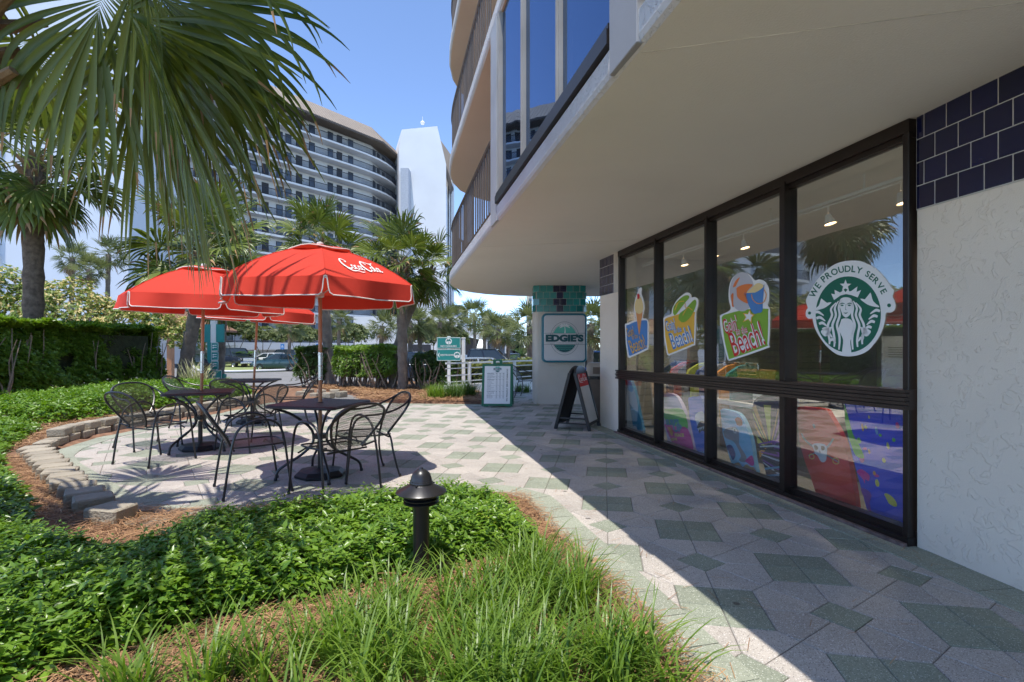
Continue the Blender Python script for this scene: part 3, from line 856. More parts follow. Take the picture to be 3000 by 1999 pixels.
def frame_fn(o, ex_, ey_, off=0.0):
    o = Vector(o); ex_ = Vector(ex_); ey_ = Vector(ey_); n = ex_.cross(ey_).normalized()
    return lambda x, y, k=0.0: o + ex_ * x + ey_ * y + n * (off + k)
flat = lambda name, c, r_=.6: mat(name, c, rough=r_, var=.03)
INK = {k: flat('ink_' + k, v) for k, v in dict(teal=(.01, .19, .175), dteal=(.004, .075, .085), navy=(.008, .02, .05), green=(.004, .125, .075), mint=(.10, .42, .33), black=(.012, .012, .013),
       grey=(.28, .28, .28), red=(.60, .02, .018), orange=(.75, .20, .05), yellow=(.78, .44, .05), blue=(.07, .22, .52), lime=(.22, .40, .035), cream=(.78, .60, .28), cone=(.70, .30, .10), bgrey=(.50, .49, .52)).items()}
INK['white'] = M['white_flat']

# ================================================================== umbrellas
RU = .97
PROF = [(0.0, 2.315), (.16, 2.303), (.32, 2.270), (.48, 2.212), (.65, 2.132), (.80, 2.047), (.90, 1.982), (.97, 1.93)]
def uz(a):
    for (r0, z0), (r1, z1) in zip(PROF[:-1], PROF[1:]):
        if a <= r1: return z0 + (z1 - z0) * (a - r0) / (r1 - r0)
    return PROF[-1][1]
C8 = math.cos(R(30)); NP = 6; AP = R(60)
def make_umbrella(name, label, loc, phi0, logo=False, tilt=0.0):
    t = thing(name, label, 'umbrella', loc, 0, 'red patio umbrellas')
    t.rotation_euler = (0, tilt, 0)
    d = lambda k, r, z: Vector((math.sin(phi0 + k * AP) * r, -math.cos(phi0 + k * AP) * r, z))
    mb = MB()
    for k in range(NP):
        rows = []
        for r, z in PROF:
            a, b = d(k, max(r, .004), z), d(k + 1, max(r, .004), z)
            row = []
            for q in range(9):
                p = a.lerp(b, q / 8)
                p.z -= .022 * math.sin(math.pi * q / 8) * (r / RU) * math.sin(math.pi * min(r / RU, .9))
                row.append(p)
            rows.append(row)
        mb.loft(rows[::-1], False)
    can = mb.build('canopy', M['red_canvas'], t); shade_auto(can, 25)
    mb = MB()
    for k in range(NP): mb.tube([d(k, r, z + .003) for r, z in PROF[1:]], .0035, 4)
    mb.build('seam', M['red_canvas'], can)
    # valance flaps with white piping
    for k in range(NP):
        a, b = d(k, RU, 1.93), d(k + 1, RU, 1.93); w = (b - a).length; e = (b - a).normalized()
        out = ((a + b) / 2); out.z = 0; out.normalize()
        prof = [(.0, .0), (.012, -.006), (.017, -.05), (.020, -.11), (.030, -.148), (.058, -.166)]
        edge = [(u * 1.0, z) for u, z in prof] + [(w * .5, -.170)] + [(w - u, z) for u, z in reversed(prof)]
        rs = random.Random(k * 7 + int(abs(loc[0]) * 100))
        wob = [rs.uniform(-.02, .035) for _ in range(4)]
        def P(u, z):
            s = u / w; bow = sum(wob[i] * math.sin((i + 1) * math.pi * s) for i in range(4))
            return a + e * u + Vector((0, 0, z)) + out * (bow * (-z / .16) + .02 * (-z / .16))
        mb = MB(); cols = []
        for u, z in edge: cols.append([P(u, 0), P(u, z * .5), P(u, z)])
        fine = []
        for i in range(len(edge) - 1):
            n_ = 1 if abs(edge[i + 1][0] - edge[i][0]) < .06 else 5
            for q in range(n_):
                s = q / n_; fine.append((edge[i][0] + (edge[i + 1][0] - edge[i][0]) * s, edge[i][1] + (edge[i + 1][1] - edge[i][1]) * s))
        fine.append(edge[-1])
        mb.loft([[P(u, 0) for u, z in fine], [P(u, z * .5) for u, z in fine], [P(u, z) for u, z in fine]], False)
        fl = mb.build('valance', M['red_canvas'], t, smooth=True)
        mb = MB(); mb.tube([P(u, z) for u, z in fine], .0058, 5); mb.build('piping', M['white_trim'], fl)
    # ribs, vent cap, finial, pole
    for k in range(NP):
        mb = MB(); mb.tube([d(k, r, z - .02) for r, z in PROF[1:]] , .006, 5)
        mb.tube([d(k, .03, 1.86), d(k, .48, 2.19)], .005, 5)
        mb.build('rib', M['white_paint'], t)
    mb = MB()
    mb.loft([[Vector((math.cos(a) * r, math.sin(a) * r, z + .012 * math.cos(4 * a) * (r / .3))) for a in [2 * math.pi * j / 24 for j in range(24)]] for r, z in ((.30, 2.303), (.2, 2.330), (.02, 2.345))], True)
    cap = mb.build('vent_cap', M['red_canvas'], t, smooth=True)
    mb = MB(); mb.tube([Vector((math.cos(a) * .30, math.sin(a) * .30, 2.301 + .012 * math.cos(4 * a))) for a in [2 * math.pi * j / 24 for j in range(25)]], .006, 5); mb.build('piping', M['white_trim'], cap)
    mb = MB(); mb.lathe([(.0, 2.335), (.03, 2.34), (.038, 2.362), (.03, 2.385), (.0, 2.395)], 12); mb.build('finial', M['white_paint'], t, smooth=True)
    mb = MB(); mb.tube([(0, 0, .30), (0, 0, 1.0)], .019, 12); mb.tube([(0, 0, 1.22), (0, 0, 2.32)], .019, 12); mb.build('pole', M['wood'], t, smooth=True)
    mb = MB(); mb.tube([(0, 0, .98), (0, 0, 1.26)], .0215, 12)
    for z in (1.0, 1.12, 1.24): mb.lathe([(.0215, z - .006), (.025, z - .003), (.025, z + .003), (.0215, z + .006)], 12, cap=False)
    mb.build('joint_sleeve', M['steel'], t, smooth=True)
    mb = MB(); mb.lathe([(.02, 1.82), (.04, 1.83), (.04, 1.88), (.02, 1.89)], 12); mb.build('hub', M['white_paint'], t)
    if logo:
        kk = 1   # panel between rib 1 and rib 2
        pm = phi0 + AP * (kk + .5); dirv = Vector((math.sin(pm), -math.cos(pm), 0)); lat = Vector((math.cos(pm), math.sin(pm), 0))
        def fn(x, y):
            a = .645 - (y - .36) * .185; l = (x - 1.55) * .138 + .03
            ro = a / C8; half = a * math.tan(R(30)); q = (l / half + 1) / 2
            z = uz(ro) - .022 * math.sin(math.pi * min(max(q, 0), 1)) * (ro / RU) * math.sin(math.pi * min(ro / RU, .9))
            return dirv * a + lat * l + Vector((0, 0, z + .009)) + dirv * .005
        mb = MB(); cola_script(mb, fn, None); mb.build('wordmark', INK['white'], can)
    return t
# ================================================================== tables and bases
def make_table(label, loc, rz):
    t = thing('patio_table', label, 'table', loc, rz, 'square metal patio tables')
    S = .385; r = .07
    top = rrect(-S, S, -S, S, r, 5)
    mb = MB()
    mb.loft([[(x * .985, y * .985, .718) for x, y in top], [(x, y, .724) for x, y in top], [(x, y, .742) for x, y in top], [(x * .975, y * .975, .7495) for x, y in top]], True, cap=True)
    mb.build('table_top', mat('maroon_black_mesh_top', (.03, .017, .02), rough=.35, var=.35, scale=180, bump=.3, bscale=250), t)
    for k in range(4):
        a = R(45 + 90 * k); dx, dy = math.cos(a), math.sin(a)
        pr = [(.44, .712), (.30, .66), (.16, .56), (.085, .48), (.065, .40), (.08, .33), (.17, .24), (.33, .145), (.40, .09), (.42, .0)]
        pts = catmull([Vector((dx * q, dy * q, z)) for q, z in pr], 4)
        mb = MB(); mb.tube(pts, .0135, 8); mb.lathe([(.016, 0), (.018, .012), (.014, .03)], 8, c=(dx * .42, dy * .42, 0)); mb.build('leg', M['black_metal'], t, smooth=True)
    mb = MB(); mb.lathe([(.03, .38), (.072, .385), (.072, .43), (.03, .435)], 16); mb.build('clamp', M['black_metal'], t)
    mb = MB(); mb.lathe([(.022, .749), (.038, .7505), (.038, .754), (.022, .756)], 16, cap=False); mb.build('hole_ring', M['black_metal'], t)
    return t
def make_base(label, loc, rz):
    t = thing('umbrella_base', label, 'umbrella base', loc, rz, 'black umbrella bases')
    def oc(r_, z): return [(r_ * math.cos(R(22.5 + 45 * k)), r_ * math.sin(R(22.5 + 45 * k)), z) for k in range(8)]
    mb = MB(); mb.loft([oc(.235, 0), oc(.25, .012), oc(.25, .03), oc(.21, .065), oc(.07, .085)], True, cap=True); mb.build('weight', M['black_plastic'], t)
    mb = MB(); mb.tube([(0, 0, .08), (0, 0, .36)], .026, 12); mb.build('tube', M['black_metal'], t, smooth=True)
    mb = MB(); mb.tube([(0, 0, .27), (.05, 0, .27)], .006, 6); mb.lathe([(.0, -.012), (.014, -.012), (.014, .012), (0, .012)], 8, c=(.055, 0, .27)); mb.build('knob', M['black_plastic'], t)
    return t
def spot(x, y, Y): return ((x - 1500) / FPX * Y, Y, 0)
T2 = spot(938, 0, 5.38); T1 = spot(587, 0, 6.78); T3 = spot(738, 0, 9.1)
make_umbrella('patio_umbrella', 'red umbrella with white cola wordmark over the front table', T2, R(-37.5), True)
make_umbrella('patio_umbrella', 'plain red umbrella shaded by the hanging palm frond', T1, R(-17.5), tilt=.02)
make_umbrella('patio_umbrella', 'red umbrella half hidden behind the two front umbrellas', T3, R(-25), tilt=.05)
make_table('maroon black square table under the umbrella with the wordmark', T2, R(-14))
make_table('maroon black square table beside the block edging wall', T1, R(24))
make_table('black square table nearest the drive and parked cars', T3, R(4))
make_base('black octagonal base below the umbrella with the wordmark', T2, R(10))
make_base('black octagonal base under the table beside the block edging', T1, R(0))
make_base('black octagonal base under the table nearest the drive', T3, R(5))

# ================================================================== chairs
def mesh_metal():
    m, N, L, b = newmat('expanded_metal_mesh')
    b.inputs['Base Color'].default_value = (.02, .019, .019, 1); b.inputs['Roughness'].default_value = .35
    tc = N.new('ShaderNodeTexCoord'); sx = N.new('ShaderNodeSeparateXYZ'); L.new(tc.outputs['Object'], sx.inputs[0])
    def mth(op, a, b2=None, c=None):
        n = N.new('ShaderNodeMath'); n.operation = op
        for i, v in enumerate((a, b2, c)):
            if v is None: continue
            if isinstance(v, (int, float)): n.inputs[i].default_value = v
            else: L.new(v, n.inputs[i])
        return n.outputs[0]
    yz = mth('ADD', sx.outputs['Y'], sx.outputs['Z'])
    p = mth('MULTIPLY_ADD', yz, .6, sx.outputs['X']); q = mth('MULTIPLY_ADD', yz, -.6, sx.outputs['X'])
    s1 = mth('ABSOLUTE', mth('SINE', mth('MULTIPLY', p, 330.0))); s2 = mth('ABSOLUTE', mth('SINE', mth('MULTIPLY', q, 330.0)))
    k = mth('GREATER_THAN', mth('MAXIMUM', s1, s2), .885)
    tr = N.new('ShaderNodeBsdfTransparent'); mx = N.new('ShaderNodeMixShader')
    L.new(k, mx.inputs[0]); L.new(tr.outputs[0], mx.inputs[1]); L.new(b.outputs[0], mx.inputs[2]); L.new(mx.outputs[0], N['Material Output'].inputs[0])
    return m
M['mesh'] = mesh_metal()
def panel(mb, outline, rows=6, dish=0.0, nrm=(0, 0, 1)):
    """filled panel from a closed outline, mirrored in x: list of (halfwidth, point y, z)"""
    R_ = []
    for hw, y, z in outline:
        R_.append([Vector((hw * q, y, z)) - Vector(nrm) * dish * (1 - q * q) for q in (-1, -.6, -.2, .2, .6, 1)])
    mb.loft(R_, False)
def make_chair(kind):
    t = empty('patio_chair'); t['category'] = 'chair'; t['group'] = 'black metal mesh patio chairs'
    bm = M['black_metal']; r = .0105
    # back hoop (teardrop), reclined
    half = [(.13, -.205, .43), (.19, -.245, .51), (.235, -.300, .60), (.255, -.352, .68), (.235, -.400, .755), (.16, -.432, .805), (.06, -.446, .825)]
    pts = [Vector((-x, y, z)) for x, y, z in half] + [Vector((x, y, z)) for x, y, z in reversed(half)]
    mb = MB(); mb.tube(catmull(pts, 4), r * 1.15, 7); mb.build('back_frame', bm, t, smooth=True)
    mb = MB(); panel(mb, half + [(.0, -.447, .826)], dish=.015, nrm=(0, 1, 0)); mb.build('backrest', M['mesh'], t, smooth=True)
    seat = [(.17, -.215, .425), (.215, -.16, .427), (.235, -.02, .43), (.235, .12, .433), (.215, .20, .434), (.15, .245, .428), (.05, .262, .42)]
    pts = [Vector((-x, y, z)) for x, y, z in seat] + [Vector((x, y, z)) for x, y, z in reversed(seat)]
    mb = MB(); mb.tube(catmull(pts, 3), .008, 6); mb.tube([(-.2, -.19, .40), (.2, -.19, .40)], .009, 6); mb.tube([(-.28, .14, .38), (-.2, .14, .415), (.2, .14, .415), (.28, .14, .38)], .008, 6); mb.build('seat_frame', bm, t, smooth=True)
    mb = MB(); panel(mb, seat, dish=.012); mb.build('seat', M['mesh'], t, smooth=True)
    for sx_ in (-1, 1):
        if kind == 'A':      # leg and arm in one inverted loop
            q = [(.29, -.285, 0), (.285, -.25, .25), (.275, -.205, .50), (.275, -.15, .61), (.28, -.05, .66), (.285, .06, .665), (.288, .15, .62), (.29, .20, .50), (.292, .235, .25), (.295, .27, 0)]
            mb = MB(); mb.tube(catmull([Vector((sx_ * x, y, z)) for x, y, z in q], 4), r, 8)
            mb.tube([(sx_ * .14, -.20, .42), (sx_ * .278, -.215, .45)], .009, 6)
            for yy in (-.285, .27): mb.lathe([(.013, 0), (.0145, .012), (.011, .028)], 8, c=(sx_ * (.29 if yy < 0 else .295), yy, 0))
            mb.build('arm_loop', bm, t, smooth=True)
        else:                # arm sweeps down from the top of the back into the front leg
            q = [(.20, -.418, .785), (.27, -.33, .725), (.29, -.20, .672), (.295, -.05, .645), (.295, .08, .64), (.293, .165, .60), (.29, .205, .50), (.288, .225, .30), (.292, .26, 0)]
            mb = MB(); mb.tube(catmull([Vector((sx_ * x, y, z)) for x, y, z in q], 4), r, 8)
            mb.lathe([(.013, 0), (.0145, .012), (.011, .028)], 8, c=(sx_ * .292, .26, 0)); mb.build('arm_loop', bm, t, smooth=True)
            q = [(.13, -.205, .43), (.19, -.215, .38), (.235, -.225, .25), (.262, -.255, .1), (.27, -.285, 0)]
            mb = MB(); mb.tube(catmull([Vector((sx_ * x, y, z)) for x, y, z in q], 4), r, 8)
            mb.lathe([(.013, 0), (.0145, .012), (.011, .028)], 8, c=(sx_ * .27, -.285, 0)); mb.build('leg', bm, t, smooth=True)
    return t
def face(dx, dy): return math.atan2(-dx, dy)
chA, chB = make_chair('A'), make_chair('B')
CH = [('A', (-4.10, 6.05), (.35, .93), 'black mesh chair drawn up to the front of the table beside the block edging'),
      ('B', (-4.80, 6.93), (.88, -.47), 'black mesh chair between the block edging wall and its table'),
      ('A', (-3.42, 6.86), (-.95, .31), 'black mesh chair between the table by the edging and the front table'),
      ('A', (-2.40, 4.88), (.81, .59), 'black mesh chair at the left corner of the front table'),
      ('A', (-1.60, 4.76), (-.78, .62), 'black mesh chair with its back towards the black path light'),
      ('B', (-1.52, 5.42), (-.85, -.52), 'black mesh chair at the front table on the shop side'),
      ('B', (-5.28, 8.78), (.98, .10), 'black mesh chair next to the ground cover at the far table'),
      ('B', (-4.33, 8.36), (.05, 1.0), 'black mesh chair tucked under the far table, back to the patio'),
      ('B', (-3.80, 9.02), (-.91, -.41), 'black mesh chair at the far table on the shop side')]
usedk = set()
for k, p, f_, lab in CH:
    src = chA if k == 'A' else chB
    o = src if k not in usedk else copy_tree(src)
    usedk.add(k)
    o.location = (p[0], p[1], 0.004); o.rotation_euler = (0, 0, face(*f_)); o['label'] = lab
o = copy_tree(chB); o.location = (.42, 13.75, .004); o.rotation_euler = (0, 0, face(.9, -.3)); o['label'] = 'lone black chair behind the lightbox column'

# ================================================================== path lights
def make_light(label, loc, s=1.0):
    t = thing('path_light', label, 'path light', loc, 0, 'black bollard path lights')
    bm = M['black_metal']
    mb = MB(); mb.lathe([(.048, 0), (.05, .015), (.046, .03), (.046, .44), (.052, .455), (.052, .47)], 20); mb.build('post', bm, t, smooth=True)
    mb = MB()
    for k in range(3): mb.lathe([(.05, .472 + k * .020), (.098, .466 + k * .020), (.10, .472 + k * .020), (.06, .484 + k * .020)], 24)
    mb.build('louver', bm, t)
    mb = MB(); mb.lathe([(.05, .53), (.138, .524), (.143, .529), (.138, .535), (.072, .566), (.062, .574), (.062, .592)], 32); mb.build('shade', bm, t, smooth=True)
    mb = MB(); mb.lathe([(.064, .572), (.066, .579), (.064, .586), (.060, .592), (.058, .606), (.048, .632), (.028, .650), (.012, .657), (.010, .664), (.0, .667)], 28); mb.build('cap', bm, t, smooth=True)
    for a in (.3, 2.4, 4.5):
        mb = MB(); mb.tube([(math.cos(a) * .062, math.sin(a) * .062, .577), (math.cos(a) * .076, math.sin(a) * .076, .572)], .0045, 6); mb.build('screw', bm, t)
    t.scale = (s, s, s)
    return t
p = G(1234, 1714); make_light('black domed path light standing in the ground cover by the patio', (p.x, p.y, 0), .98)
p = W(600, 1055, 16.5); make_light('black domed path light beside the teal directory sign', (p.x, 16.5, -.05), 1.5)

# ================================================================== sign post with two teal plates
Ys = 14.2
t = thing('sign_post', 'white post with teal no coolers and restrooms plates', 'sign', spot(1315, 0, Ys))
mb = MB(); mb.box((0, .02, .80), (.085, .06, 1.6), bev=.004); mb.build('post', M['white_paint'], t)
def plate(parent, c, w, h, name='plate'):
    mb = MB(); mb.box(c, (w, .02, h), bev=.006); p_ = mb.build(name, M['teal'], parent)
    mb = MB(); fn = frame_fn((c[0], c[1] - .0125, c[2]), (1, 0, 0), (0, 0, 1))
    a, b = w / 2 - .012, h / 2 - .012
    for q in (((-a, -b), (a, -b)), ((a, -b), (a, b)), ((a, b), (-a, b)), ((-a, b), (-a, -b))): ribbon(mb, q, [.010, .010], fn, None, smooth=False)
    mb.build('trim_line', INK['white'], p_)
    return p_, fn
def palm_badge(mb, fn, cx, cy, r, m, mbg):
    disc2d(mb, cx, cy, r, r, fn, m)
    f2 = lambda x, y: fn(x, y, .0015)
    for a in (200, 165, 130, 60, 20, -15):
        ribbon(mb, [(cx - r * .1, cy + r * .15), (cx + math.cos(R(a)) * r * .45, cy + r * .25 + math.sin(R(a)) * r * .4), (cx + math.cos(R(a)) * r * .85, cy + math.sin(R(a)) * r * .75 - r * .1)], [r * .1, r * .26, r * .02], f2, mbg)
    ribbon(mb, [(cx - r * .1, cy + r * .2), (cx + r * .05, cy - r * .4), (cx + r * .0, cy - r * .9)], [r * .1, r * .14, r * .2], f2, mbg)
w_ = 70 / FPX * Ys
p1, fn = plate(t, (0, -.025, 1.42), w_, .305)
mb = MB(); put_text(mb, 'NO COOLERS', fn, 0, -.085, width=.43, m=INK['white'], bold=.012); palm_badge(mb, fn, 0, .045, .085, INK['white'], M['teal']); mb.build('lettering', None, p1)
p2, fn = plate(t, (0, -.025, 1.095), w_, .315)
mb = MB(); put_text(mb, 'RESTROOMS', fn, -.04, 0, width=.36, m=INK['white'], bold=.012); palm_badge(mb, fn, .225, -.0, .085, INK['white'], M['teal'])
fill2d(mb, [(-.29, 0), (-.25, .075), (-.25, .045), (-.262, 0), (-.25, -.045), (-.25, -.075)], fn, INK['white']); mb.build('lettering', None, p2)

# ================================================================== teal directory sign
Yd = 16.9
t = thing('directory_sign', 'teal cross shaped directory sign on a white post behind the hedge end', 'sign', (spot(625, 0, Yd)[0], Yd, -.06))
k_ = Yd / FPX
mb = MB(); mb.box((0, .03, 1.1), (17 * k_, .1, 2.24), bev=.01); mb.build('post', M['white_paint'], t)
for nm, x0, x1, y0, y1 in (('plate', 598, 618, 945, 998), ('plate', 634, 657, 945, 998), ('plate', 608, 620, 998, 1060)):
    mb = MB(); a = (x0 + x1) / 2; z = CAMH + (YH - (y0 + y1) / 2) * k_
    mb.box(((a - 625) * k_, 0, z), ((x1 - x0) * k_, .06, (y1 - y0) * k_), bev=.008); mb.build(nm, M['teal'], t)
for k in range(3):
    y0 = 998 + k * 27; z = CAMH + (YH - (y0 + 13)) * k_
    p_, fn = plate(t, ((632 - 625) * k_, -.045, z), 22 * k_, 25 * k_)
    mb = MB()
    for q in range(2): ribbon(mb, [(-.07, .05 - q * .07), (.06, .05 - q * .07)], [.02, .02], fn, None, smooth=False); ribbon(mb, [(-.07, .03 - q * .07), (-.03, .03 - q * .07)], [.02, .02], fn, None, smooth=False)
    mb.build('lettering', INK['white'], p_)
z = CAMH + (YH - 1098) * k_
p_, fn = plate(t, ((632 - 625) * k_, -.1, z), 48 * k_, 38 * k_)
mb = MB(); put_text(mb, 'RESTROOMS', fn, 0, -.05, width=.38, m=INK['white'], bold=.01); palm_badge(mb, fn, 0, .09, .075, INK['white'], M['teal']); ribbon(mb, [(-.19, -.115), (.19, -.115)], [.02, .02], fn, INK['white'], smooth=False); mb.build('lettering', None, p_)
mb = MB(); mb.box(((640 - 625) * k_, .0, .2), (44 * k_, .1, .6), bev=.01); mb.build('plinth', M['teal'], t)

# ================================================================== logo used on the lightbox and the menu board
def edgies(mb, fn, s=1.0, market=True):
    f = lambda x, y: fn(x * s, y * s)
    f1 = lambda x, y: fn(x * s, y * s, .0012); f2 = lambda x, y: fn(x * s, y * s, .0024); f3 = lambda x, y: fn(x * s, y * s, .0036)
    ring2d(mb, 0, 0, 1.0, 1.15, .018, f1, INK['dteal'], 10, 170); ring2d(mb, 0, 0, 1.0, 1.15, .018, f1, INK['dteal'], 196, 344)
    ring2d(mb, 0, 0, .88, 1.0, .012, f1, INK['dteal'], 10, 170); ring2d(mb, 0, 0, .88, 1.0, .012, f1, INK['dteal'], 200, 340)
    # upper dome and lower waves
    top = [(.84 * math.cos(R(a)), .96 * math.sin(R(a))) for a in range(22, 159, 4)]; fill2d(mb, top, f1, INK['mint'])
    low = [(.84 * math.cos(R(a)), .96 * math.sin(R(a))) for a in range(206, 335, 4)]; fill2d(mb, low, f1, INK['dteal'])
    for k, (hw, y) in enumerate(((.66, -.50), (.60, -.62), (.44, -.75))):
        n = int(hw / .055); ribbon(mb, [(-hw + 2 * hw * i / (2 * n), y + (.035 if i % 2 else -.035)) for i in range(2 * n + 1)], [.03] * (2 * n + 1), f2, INK['mint'], smooth=False)
    for a in (205, 170, 140, 100, 60, 25, -20):
        ribbon(mb, [(0, .84), (math.cos(R(a)) * .22, .86 + math.sin(R(a)) * .12), (math.cos(R(a)) * .40, .78 + math.sin(R(a)) * .18)], [.02, .09, .01], f2, INK['white'])
    ribbon(mb, [(.0, .84), (.03, .6), (.02, .36)], [.04, .05, .09], f2, INK['white'])
    for y, hw in ((.355, 1.42), (-.43, 1.42)): ribbon(mb, [(-hw, y), (hw, y)], [.02, .02], f2, INK['dteal'], smooth=False)
    put_text(mb, "EDGIE'S", f3, 0, .02, width=2.62, height=.52, m=INK['dteal'], bold=.065)
    if market:
        put_text(mb, 'CORNER MARKET', f3, 0, -.32, width=1.15, height=.075, m=INK['grey'])
        for s_ in (-1, 1): ribbon(mb, [(s_ * .68, -.32), (s_ * 1.3, -.32)], [.015, .015], f2, INK['dteal'], smooth=False)
# lightbox
Yl = 11.86
xl, xr, zt_, zb_ = (1588 - 1500) / FPX * Yl, (1720 - 1500) / FPX * Yl, CAMH + (YH - 918) * Yl / FPX, CAMH + (YH - 1063) * Yl / FPX
cx, cz = (xl + xr) / 2, (zt_ + zb_) / 2; w_, h_ = xr - xl, zt_ - zb_
t = thing('lightbox_sign', 'square lightbox sign with teal rim lettered EDGIES on the tiled column', 'sign', (cx, Yl, cz))
def rr3(w, h, r, y): return [(x, y, z) for x, z in rrect(-w / 2, w / 2, -h / 2, h / 2, r, 6)]
mb = MB(); mb.loft([rr3(w_, h_, .10, .235), rr3(w_, h_, .10, .03), rr3(w_ - .02, h_ - .02, .095, .0), rr3(w_ - .07, h_ - .07, .08, -.004)], True, cap=True); mb.build('housing', mat('teal_rim', (.006, .14, .20), rough=.35, var=.1), t, smooth=True)
mb = MB(); mb.loft([rr3(w_ - .09, h_ - .09, .07, -.003), rr3(w_ - .11, h_ - .11, .06, -.016)], True, cap=True); fc = mb.build('face', mat('sign_face', (.58, .56, .56), rough=.4, var=.03), t)
mb = MB(); edgies(mb, frame_fn((0, -.018, -.01), (1, 0, 0), (0, 0, 1)), .325); mb.build('lettering', None, fc)

# ================================================================== menu board
Ym = 11.7
x0 = (1417 - 1500) / FPX * Ym; x1 = (1500 - 1500) / FPX * Ym
t = thing('menu_board', 'green framed folding menu board lettered EDGIES near the mulch bed', 'sign', ((x0 + x1) / 2, Ym, 0), R(-4))
gm = mat('green_plastic', (.006, .13, .06), rough=.5, var=.08)
w_ = x1 - x0
def lean(y0, z0, y1, z1):
    o = Vector((0, y0, z0)); u = (Vector((0, y1, z1)) - o).normalized(); return o, u
for sgn, nm in ((-1, 'front_panel'), (1, 'back_panel')):
    o, u = lean(sgn * .22, .02, sgn * .03, .93)
    H_ = .93; n_ = u.cross(Vector((1, 0, 0))) * sgn
    mb = MB()
    def Pp(x, v, d): return o + Vector((x, 0, 0)) + u * v + Vector((0, sgn, 0)) * d
    for a, b in (((-w_ / 2, 0), (-w_ / 2, H_)), ((w_ / 2, 0), (w_ / 2, H_))): mb.obox(Pp(a[0], a[1], 0), Pp(b[0], b[1], 0), .045, .035, up=(0, 1, 0))
    for v in (.03, H_ - .02): mb.obox(Pp(-w_ / 2 - .02, v, 0), Pp(w_ / 2 + .02, v, 0), .035, .045)
    for sx_ in (-1, 1): mb.obox(Pp(sx_ * w_ * .38, -.01, 0), Pp(sx_ * w_ * .38, .03, 0), .09, .04, up=(0, 1, 0))
    pn = mb.build(nm, gm, t)
    mb = MB(); mb.loft([[Pp(-w_ / 2, .03, 0), Pp(w_ / 2, .03, 0), Pp(w_ / 2, H_ - .03, 0), Pp(-w_ / 2, H_ - .03, 0)]] * 1 + [[Pp(-w_ / 2, .03, .008), Pp(w_ / 2, .03, .008), Pp(w_ / 2, H_ - .03, .008), Pp(-w_ / 2, H_ - .03, .008)]], True, cap=True)
    mb.build('board', M['black_plastic'] if sgn > 0 else gm, pn)
    if sgn < 0:
        fn = frame_fn(Pp(0, H_ / 2, .012), (1, 0, 0), u)
        mb = MB(); fill2d(mb, [(-w_ / 2 + .03, -H_ / 2 + .045), (w_ / 2 - .03, -H_ / 2 + .045), (w_ / 2 - .03, H_ / 2 - .035), (-w_ / 2 + .03, H_ / 2 - .035)], fn, INK['white'])
        mb.build('poster', None, pn)
        mb = MB(); fk = lambda x, y, k=0: fn(x, y, .002 + k)
        fe = lambda x, y, k=0: fn(x - .0, y + .355, .002 + k)
        edgies(mb, fe, .068, False)
        rr = random.Random(5)
        def row(y, n_, bold=False):
            xx = -.225
            put = lambda a, b: ribbon(mb, [(a, y), (b, y)], [.0085 if bold else .007] * 2, fk, INK['grey'] if not bold else INK['black'], smooth=False)
            L_ = rr.uniform(.09, .17); a = xx
            while a < xx + L_: b = a + rr.uniform(.012, .035); put(a, min(b, xx + L_)); a = b + .006
            for c in (-.03, .045, .12)[:n_]: put(c, c + (.036 if not bold else .03))
        y = .255
        for rows in (2, 1, 5, 4, 3, 2):
            ribbon(mb, [(-.23, y + .014), (.165, y + .014)], [.003] * 2, fk, INK['grey'], smooth=False)
            row(y, 3, True); y -= .024
            for _ in range(rows): row(y, 3); y -= .0205
            y -= .014
        put_text(mb, 'WE PROUDLY SERVE STARBUCKS', fk, .218, .0, width=.72, m=INK['black'], bold=.02, rot=R(90), spacing=1.15)
        mb.build('lettering', None, pn)
mb = MB(); ho = rrect(-.105, .105, .90, 1.035, .03, 4)
mb.loft([[(x, -.02, z) for x, z in ho[:0]] or [(x, -.022, z) for x, z in ho], [(x, .022, z) for x, z in ho]], True)
inner = rrect(-.045, .045, .945, 1.0, .025, 4)
for yy in (-.022, .022):
    n = len(ho); base_ = len(mb.v); mb.v += [(x, yy, z) for x, z in ho] + [(x, yy, z) for x, z in inner]
    for i in range(n): mb.f.append((base_ + i, base_ + (i + 1) % n, base_ + n + (i + 1) % n, base_ + n + i)); mb.m.append(0)
mb.loft([[(x, -.022, z) for x, z in inner], [(x, .022, z) for x, z in inner]], True)
mb.build('handle', gm, t)

